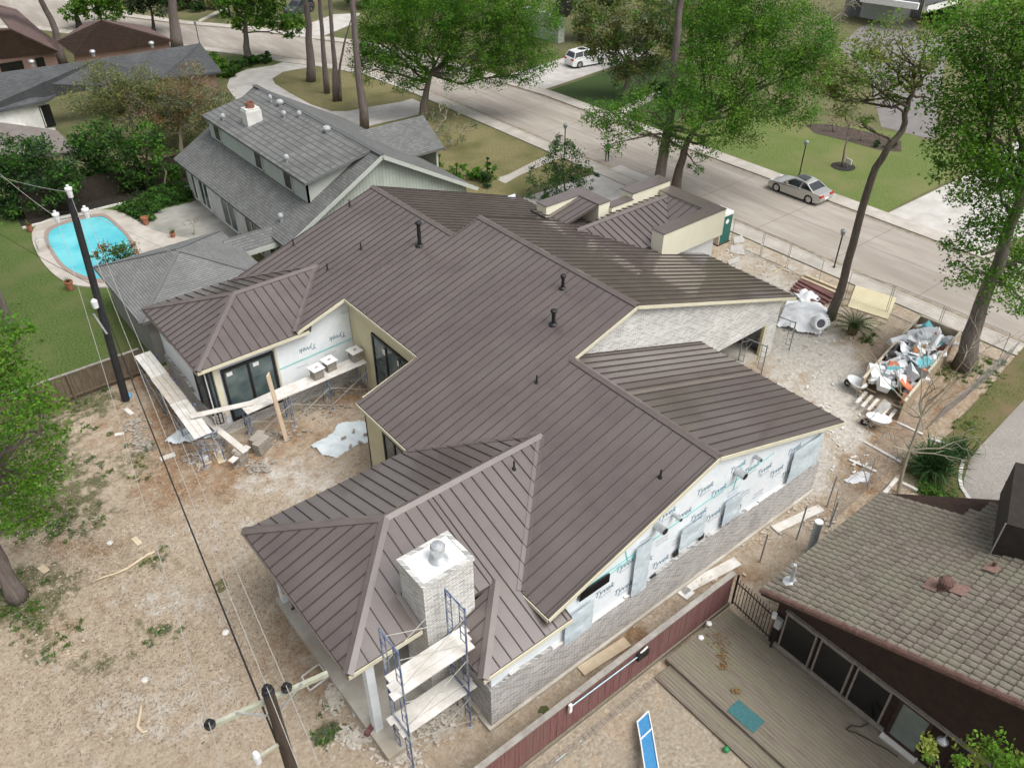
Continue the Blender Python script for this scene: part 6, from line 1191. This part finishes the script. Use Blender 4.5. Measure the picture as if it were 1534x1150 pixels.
tree('yard_tree', G(16,498), [(2,450,0),(-30,380,0)], [(-90,300,70),(-120,360,70)], ['mid'], 'grey trunk at the lawn side of the board fence', .2, 5, m_bark, .22, 8)
for i, (b, path, rd, lb) in enumerate([((466,122),[(463,60,0),(458,-10,0),(450,-130,0)],.42,'thick pine trunk on the lawn island, stoutest of its clump'),((490,140),[(484,70,0),(478,-10,0),(468,-130,0)],.26,'straight slim pine trunk on the lawn island'),((503,152),[(499,70,0),(493,-10,0),(482,-130,0)],.25,'slim pine trunk touching a curved grey stem on island'),((546,192),[(537,110,0),(527,-10,0),(515,-150,0)],.36,'tall pine trunk standing beyond the grey house ridge'),((266,72),[(259,20,0),(253,-40,0),(246,-130,0)],.6,'massive pine trunk between maroon roof and street'),((95,95),[(82,45,0),(62,0,0),(40,-60,0)],.42,'leaning pine trunk in front of the maroon roof')]):
    tree('pine_tree', G(*b), path, [(path[-1][0]+k, path[-1][1]-10+abs(k)*.3, 42) for k in (-40,0,40)], ['need'], lb, .3, 2.5, m_barkp, rd, 20+i)
tree('sapling', G(510,152), [(508,110,0),(514,70,0),(526,30,0)], [(530,-40,16)], ['oak'], 'curved grey sapling stem beside the slim pines on island', .25, 3, m_bark, .15, 30)
tree('street_tree', G(372,92), [(369,60,0),(367,28,0)], [(382,8,36),(420,22,28),(346,6,28),(440,36,17),(402,-22,40),(362,38,14),(430,45,12)], ['mid','spring','oak2'], 'green tree on the planted island before the far street', .36, 3.2, m_bark, .40, 31)
tree('street_tree', G(119,42), [(115,22,0),(112,8,0)], [(130,6,27),(160,12,23),(106,16,16),(182,0,20),(142,-22,34)], ['oak','spring'], 'bright green tree behind the maroon hipped roof', .42, 2.6, m_barkd, .35, 32)
tree('street_tree', G(231,48), [(229,30,0),(226,12,0)], [(226,0,28),(202,8,17),(250,8,17),(215,-20,30)], ['dark','grey'], 'dark little tree on the verge beyond the maroon roof', .4, 2.4, m_barkd, .22, 33)
tree('street_tree', G(345,26), [(342,12,0),(338,-6,0)], [(338,-8,20),(325,0,12),(355,-2,12)], ['mid','olive'], 'thin tree beside a garden path across the street', .4, 2.2, m_barkd, .14, 34)
# ---- trees around the pool garden
tree('garden_tree', G(205,222), [(198,190,0),(190,160,0)], [(160,128,36),(192,150,38),(130,152,32),(212,120,28),(170,182,26),(235,135,26),(145,110,22)], ['olive','grey','olive'], 'olive twiggy tree before the charcoal roof', .17, 7., m_twig, .14, 40, extra=4, per=26)
tree('garden_tree', G(272,232), [(270,200,0),(272,170,0)], [(272,142,36),(300,150,32),(250,172,32),(310,182,24),(286,118,26),(245,200,20)], ['brown','olive','grey'], 'rust tinged twiggy tree beside the grey house', .17, 7., m_twig, .16, 41, extra=4, per=26)
tree('garden_tree', G(152,285), [(150,250,0),(150,225,0)], [(145,207,33),(172,226,38),(130,236,33),(190,252,28),(160,268,30),(120,216,22),(205,270,22),(130,275,24),(180,285,18)], ['dark','mid','dark'], 'dense dark evergreen hanging over the garden fence', .24, 5.2, m_barkd, .22, 42)
tree('garden_tree', G(40,322), [(38,280,0),(36,250,0)], [(20,232,38),(50,228,32),(8,272,42),(62,262,28),(30,300,30),(75,286,22),(-40,260,50),(92,252,24),(105,275,22),(60,305,22),(20,315,24),(100,300,14)], ['dark','mid','blue'], 'dark evergreen mass beside the lawn with wires above', .24, 5.2, m_barkd, .22, 43)
tree('garden_tree', G(222,285), [(220,250,0),(219,225,0)], [(218,207,26),(238,216,18),(205,222,20),(245,240,20),(225,258,18),(262,255,16)], ['mid','oak','dark'], 'mid green tree between the dark evergreen and rust tree', .22, 5, m_barkd, .14, 44)
tree('bare_tree', G(249,287), [(247,272,0),(249,258,0),(240,245,0)], [(236,240,8)], [], 'small crooked bare trunk in the groundcover bed', .2, 1, m_twig, .09, 45, extra=2)
tree('garden_tree', G(203,408), [(195,395,0),(185,385,0)], [(165,372,19),(188,374,19),(150,386,13),(178,390,16),(200,385,14),(150,375,9)], ['dark','mid','brown'], 'small dark tree overhanging the pool edge', .16, 8, m_barkd, .09, 46)
tree('bare_tree', G(290,352), [(291,340,0)], [(284,330,8),(298,328,9),(272,335,6)], [], 'bare twiggy shrub on the patio beside the house', .2, 1, m_twig, .05, 47, extra=3)
def groundcover(name, px, mats, lab, n=2600, size=.16, h=.35, seed=1, cat='groundcover'):
    pts = [G(u, v) for u, v in px]; r = np.random.default_rng(seed); xs = [p.x for p in pts]; ys = [p.y for p in pts]; bl = []
    cnt = 0; rr = random.Random(seed)
    while cnt < n/40:
        x, y = rr.uniform(min(xs),max(xs)), rr.uniform(min(ys),max(ys)); k = False; j = len(pts)-1
        for i in range(len(pts)):
            if (pts[i].y > y) != (pts[j].y > y) and x < (pts[j].x-pts[i].x)*(y-pts[i].y)/(pts[j].y-pts[i].y)+pts[i].x: k = not k
            j = i
        if k: bl.append((V((x,y,h*rr.uniform(.3,1))), .5)); cnt += 1
    o = leafcloud(name, bl, mats, None, size, 14., seed, .30, 14); return tag(o, lab, cat, kind='stuff')
groundcover('ivy_bed', [(184,316),(205,300),(240,285),(275,282),(290,292),(280,302),(250,310),(225,330),(205,328)], ['dark','mid'], 'low dark green groundcover mound between pool and patio', 5200, .16, .4, 50)
groundcover('shade_plants', [(10,320),(120,300),(280,268),(270,262),(120,285),(10,300)], ['dark'], 'dark plants in the shaded bed behind the pool', 4200, .2, 1.1, 51)
groundcover('hedge_shrubs', [(316,92),(335,100),(345,118),(330,115)], ['mid','spring'], 'leafy shrubs at the end of charcoal roof', 1400, .3, .8, 52)
def hedge(px, w, h, mats, lab, seed, size=.18):
    pts = [G(u, v) for u, v in px]; bl = []
    for i in range(len(pts)-1):
        L = (pts[i+1]-pts[i]).length; k = max(2, int(L/(w*.7)))
        for j in range(k): bl.append((pts[i].lerp(pts[i+1], j/k)+V((0,0,h*.5)), w*.62))
    e = empty('hedge', pts[0], lab, 'hedge'); leafcloud('foliage', bl, mats, e, size, 9, seed, .2, 30); mb = MB()
    for p, r_ in bl[::2]: mb.tube([V((p.x,p.y,0)), p], [.05,.02], 5)
    mb.build('stems', m_barkd, e)
hedge([(345,116),(352,108),(372,100),(395,95),(412,88)], 1.1, .9, ['mid','dark'], 'clipped curved hedge edging the circular drive', 53, .25)
hedge([(662,272),(690,268),(720,268),(748,272)], 1.3, 1.1, ['spring','oak','mid'], 'loose green hedge along the front of the grey house', 54)
def shrub(name, base, blobs, mats, lab, seed, size=.16, dens=9, stem=True, cat='shrub', per=26, extra=0, bark=None, group=None):
    return tree(name, base, [(blobs[0][0], blobs[0][1], 0)], blobs, mats, lab, size, dens, bark or m_barkd, .06, seed, group, cat, True, extra, .22, per)
shrub('topiary', G(658,262), [(658,234,7),(658,252,9)], ['spring','mid'], 'ball topped topiary shrub nearest the grey house gable corner', 60, dens=16)
shrub('topiary', G(684,276), [(684,247,7),(683,264,9)], ['spring','mid'], 'ball topped topiary shrub amid the loose hedge', 61, dens=16)
shrub('conifer', G(730,280), [(730,236,4),(730,248,7),(729,260,9),(731,272,10)], ['dark','blue'], 'narrow spire conifer beside the garden path', 62, dens=16)
shrub('twiggy_bush', G(668,225), [(640,190,22),(668,178,26),(695,195,20),(655,210,20),(680,212,18),(660,165,14)], ['grey','olive'], 'grey lichen covered twiggy bush under the oak', 63, .14, 2.6, extra=5, bark=m_twig)
shrub('feathery_shrub', G(848,298), [(842,240,32),(872,258,22),(815,262,28),(850,278,28),(838,214,18),(806,292,18),(872,284,14),(828,298,18),(890,262,10)], ['blue','mid','blue'], 'feathery blue green shrub at the driveway corner', 64, .16, 6.5)
hedge([(352,104),(372,99),(390,90)], 1.0, .8, ['dark','mid'], 'dark shrubs under the island tree', 65, .28)
tree('garden_tree', G(238,215), [(238,185,0),(240,160,0)], [(240,150,30),(262,165,28),(225,172,26),(250,185,24),(280,190,22),(222,140,22)], ['grey','olive','mid'], 'hazy grey green tree between the olive and rust trees', .17, 6.5, m_twig, .13, 48, extra=4)
tree('garden_tree', G(322,205), [(322,185,0),(322,165,0)], [(322,150,22),(335,165,18),(308,168,22),(318,185,18)], ['brown','grey','dark'], 'reddish shrubby tree against the grey house end', .17, 6.5, m_twig, .12, 49, extra=3)
# ---- across the street
tree('live_oak', G(935,150), [(940,125,0),(945,100,0)], [(900,45,42),(950,35,46),(992,60,40),(940,82,36),(1000,20,46),(908,80,26),(970,108,26),(880,22,28),(925,112,20),(1020,70,30)], ['olive','mid','olive','grey'], 'mixed olive live oak beyond the white car', .24, 5., m_bark, .35, 70, extra=1)
tree('background_tree', G(1035,110), [(1034,60,0),(1036,20,0)], [(1040,0,50),(1010,-20,50),(1080,10,40)], ['mid','olive'], 'tree with dark trunk behind the shade tree', .36, 3, m_barkd, .3, 71)
tree('background_tree', G(870,62), [(870,30,0),(868,10,0)], [(862,-6,30),(890,10,30),(875,40,18),(905,-10,34)], ['dark','olive'], 'dark tree beside the far cream gable', .36, 3, m_barkd, .3, 72)
tree('background_tree', G(600,10), [(600,-10,0)], [(590,-20,40),(640,-24,40),(700,-24,40),(540,-24,36)], ['mid','olive'], 'far trees closing the view above the oak', .45, 2.4, m_barkd, .3, 73)
tree('background_tree', G(300,14), [(300,4,0)], [(290,0,24),(270,4,18),(320,-8,22),(262,14,12)], ['olive','dark'], 'dull shrubby tree across the far street', .42, 2.6, m_barkd, .2, 74)
tree('bare_tree', G(1262,250), [(1265,225,0),(1270,205,0)], [(1272,180,14),(1290,170,13),(1255,175,13),(1278,155,12)], [], 'small bare tree in the black mulch ring', .2, 1, m_twigd, .10, 75, extra=5)
tree('bare_tree', G(1250,90), [(1248,60,0),(1245,30,0)], [(1235,10,26),(1265,20,22),(1280,0,20),(1225,40,18)], [], 'pale bare tree beside the far grey drive', .2, 1, m_twig, .16, 76, extra=7)
for k, (u, v) in enumerate([(1215,190),(1248,198),(1290,212),(1318,215)]): shrub('bare_shrub', G(u, v), [(u,v-14,9),(u-12,v-10,7),(u+12,v-9,7)], [], 'leafless brown shrub in the bed beyond the lawn', 77+k, extra=6, bark=m_twigd, group='leafless shrubs beyond the lawn')
hedge([(1312,220),(1345,222)], .8, .35, ['dark'], 'low dark hedge at the end of the mulch bed', 82, .2)
groundcover('ivy_bed', [(1378,30),(1420,20),(1432,38),(1390,42)], ['dark','mid'], 'dark clipped bush by the far white rail', 900, .4, 1.2, 83)
groundcover('shrub_bed', [(960,135),(1010,125),(1040,150),(1000,160)], ['dark','mid'], 'mixed shrubs under the live oak', 900, .28, .6, 84)
# ---- near right: bare tree, spiky shrub, sago palm, lime leaves
bt = G(1345,738); r = random.Random(90); t = empty('bare_tree', bt, 'bare grey branching tree beside the spiky green shrub', 'tree'); mb = MB(); f1, f2 = PD(1362,675,bt), PD(1380,625,bt); mb.tube([bt, PD(1352,708,bt), f1, f2], [.09,.075,.06,.045], 7)
for u, v, o, s in [(1300,520,-.3,f2),(1392,500,.3,f2),(1420,520,.5,f2),(1470,510,-.4,f2),(1500,545,.4,f2),(1440,560,-.3,f2),(1340,560,.3,f2),(1480,655,-.8,f1),(1450,690,-1.2,f1),(1460,640,-.5,f1),(1280,620,-.4,f1),(1320,600,.4,f2),(1400,560,0,f2),(1375,520,.6,f2),(1510,500,.2,f2)]:
    q = PD(u, v, bt, o); pts = bend(s, q, r, 5, .06); mb.tube(pts, [.035,.03,.025,.018,.012,.006], 5, cap=False)
    for _ in range(3): i = r.choice([2,3,4]); d = ((q-s).normalized()+V((r.gauss(0,.6),r.gauss(0,.6),r.gauss(.1,.5)))).normalized(); twigs(mb, pts[i], d, (q-s).length*.22, .014, 1, r)
mb.build('branches', m_twig, t)
def blades(name, base, n, L, w, mats, lab, seed, cat, up=.5, arch=.5, trunk=None):
    r = random.Random(seed); e = empty(name, base, lab, cat); mb = MB()
    for k in range(n):
        a = r.uniform(0,6.28); el = r.uniform(.15,1.35); l_ = L*r.uniform(.6,1.1); d = V((math.cos(a)*math.cos(el), math.sin(a)*math.cos(el), math.sin(el))); s0 = V(base)+V((r.gauss(0,.22),r.gauss(0,.22),up*r.random())); sd_ = V((-math.sin(a),math.cos(a),0))*w; p1 = s0+d*l_*.5; p2 = s0+d*l_-V((0,0,arch*l_*math.cos(el)*.5)); p2.z = max(p2.z,.06)
        mb.add([s0-sd_*.6,s0+sd_*.6,p1+sd_,p1-sd_,p2], [(0,1,2,3),(3,2,4)])
    mb.build('leaves', mats, e); 
    if trunk: MB().tube([V(base), V(base)+V((0,0,up))], [.22,.28], 10).build('trunk', m_barkd, e)
    return e
mY = leaf_mat('spiky_leaf', (.038,.085,.028), .15); mS = leaf_mat('sago_leaf', (.050,.085,.030), .15)
blades('spiky_shrub', G(1392,712), 620, 1.7, .022, mY, 'round spiky dark green shrub inside the stone border', 91, 'shrub', .7, .35); blades('spiky_shrub', G(1432,685), 220, 1.1, .022, mY, 'smaller spiky shrub tucked behind the round spiky shrub', 92, 'shrub', .5, .35)
groundcover('weeds', [(1380,730),(1420,745),(1440,760),(1420,775),(1395,755)], ['mid','oak'], 'bright weeds below the spiky shrub', 700, .12, .2, 93)
pb = G(1276,500); e = empty('sago_palm', pb, 'sago palm with arching fronds below the leaning tree', 'palm'); MB().tube([pb, pb+V((0,0,.5))], [.26,.30], 12).build('trunk', M_('palm_trunk', (.10,.055,.03), (.18,.10,.055), 8, .95, .7), e); r = random.Random(94)
for k in range(40):
    a = k*2.4; el = .05+1.1*(k/40); L = r.uniform(1.5,1.95); mb = MB(); s0 = pb+V((0,0,.5)); pts = []
    for i in range(9): s = i/8; pts.append(s0+V((math.cos(a)*L*s*math.cos(el*(1-.35*s)), math.sin(a)*L*s*math.cos(el*(1-.35*s)), L*s*math.sin(el)*(1-.55*s)-.18*s*s)))
    mb.tube(pts, [.014]*8+[.006], 4, cap=False); sd_ = V((-math.sin(a),math.cos(a),0))
    for i in range(1,9):
        for j in range(2):
            c = pts[i-1].lerp(pts[i], .5+.5*j); f = (pts[i]-pts[i-1]).normalized(); wl_ = .22*math.sin(math.pi*min(1,(i+j*.5)/8.5+.12))
            for sg in (-1,1): mb.add([c, c+f*.035, c+sd_*sg*wl_+f*.1+V((0,0,.03))], [(0,1,2)])
    mb.build('frond', mS, e)
tree('young_tree', V((15.9,1.6,0)), [(1440,1230,0),(1440,1180,0)], [(1385,1125,22),(1390,1150,22),(1490,1135,32),(1440,1142,13),(1480,1160,40),(1415,1165,20),(1530,1150,22)], ['lime','spring'], 'young lime green tree top beside the timber deck', .13, 14, m_bark, .06, 95)
# ---- grass tufts where the bare plot meets grass
def tufts(name, spots, mats, lab, seed, n=900, size=.13):
    r = random.Random(seed); bl = []
    for u, v, ru, rv, k in spots:
        for _ in range(k): p = G(u+r.gauss(0,ru*.55), v+r.gauss(0,rv*.55)); bl.append((p+V((0,0,.05)), .34))
    o = leafcloud(name, bl, mats, None, size, 22., seed, .22, 10, .25, .28); return tag(o, lab, 'grass', kind='stuff')
tufts('grass', [(30,660,90,120,150),(90,600,80,26,40),(70,770,80,40,50),(20,900,60,40,34),(495,1095,20,16,10),(230,838,40,16,4),(115,790,50,22,9),(235,940,40,18,4),(195,690,50,30,8),(70,970,60,30,7)], ['olive','grey','mid'], 'tufts of grass along the worn edge of bare yard', 96)
tufts('grass', [(1300,508,8,6,8),(1420,560,30,20,14),(1480,560,30,30,30),(1450,640,20,12,14)], ['mid','olive'], 'tufts of grass along the street fence and neighbour lawn', 97)
def litter(name, px, n, mat, lab, seed, L=(.03,.10), w=.007, cat='litter'):
    r = np.random.default_rng(seed); P = [];
    for u, v, ru, rv, k in px:
        U = u+r.normal(size=k)*ru*.55; W = v+r.normal(size=k)*rv*.55
        for a, b in zip(U, W): p = G(a, b); P.append((p.x, p.y))
    P = np.array(P); N_ = len(P); th = r.normal(.5, .9, N_); l = r.uniform(*L, N_); d = np.stack([np.cos(th), np.sin(th)], 1); e = np.stack([-np.sin(th), np.cos(th)], 1)*(w*r.uniform(.5,1.6,N_))[:, None]; z = r.uniform(.05,.085,N_)
    v = np.empty((N_,4,3)); c = P
    for i, (s, t) in enumerate(((-1,-1),(1,-1),(1,1),(-1,1))): v[:,i,:2] = c+d*(s*l*.5)[:,None]+e*t; v[:,i,2] = z+s*r.uniform(-.015,.02,N_)
    mb = MB(); mb.v = [tuple(q) for q in v.reshape(-1,3)]; mb.f = [(4*i,4*i+1,4*i+2,4*i+3) for i in range(N_)]; mb.m = [0]*N_
    return mb.build(name, mat, label=lab, cat=cat, kind='stuff')
yard = [(250,930,260,140,3600),(120,820,150,70,1800),(330,760,130,60,800),(150,1060,220,90,1800),(420,900,90,100,500),(230,690,60,60,400)]
litter('dry_straw', yard, 0, M_('straw', (.44,.38,.29), (.54,.48,.38), 9, .95), 'pale dry straw strewn over the bare yard', 1)
litter('dark_straw', yard, 0, M_('dead_grass', (.15,.115,.075), (.24,.19,.13), 9, .95), 'dark dead grass stems strewn over the bare yard', 2)
litter('leaf_litter', [(1330,700,70,50,1400),(1400,600,60,60,900),(1430,770,50,30,700),(1290,770,60,40,500)], 0, M_('leaf_litter', (.20,.13,.07), (.34,.25,.15), 9, .95), 'brown leaf litter along the neighbour boundary', 3)
r = random.Random(98)
br = [G(u, v, .08) for u, v in [(138,871),(155,864),(175,858),(192,850),(205,841),(222,830),(232,826)]]; MB().tube(br, [.03,.04,.045,.05,.06,.06,.05], 7).build('fallen_branch', m_tan, smooth=True, label='long pale fallen branch lying on the bare yard', cat='branch')
br = [G(u, v, .08) for u, v in [(212,1050),(210,1070),(206,1088),(214,1096),(222,1094)]]; MB().tube(br, [.05,.06,.06,.05,.03], 7).build('fallen_branch', m_tan, smooth=True, label='hook shaped pale branch lying on the bare yard', cat='branch')
for k, (u, v) in enumerate([(217,1018),(338,947),(165,813)]): MB().lathe(G(u, v, .03), [(.03,0),(.14,.01),(.12,.04),(.05,.06)], 7).build('pale_rock', m_stone, label=['pale flat rock amid the bare yard','small white rock under the black cable','white scrap rock near the fallen branch'][k], cat='rock')
print('LEAVES', LEAVES)
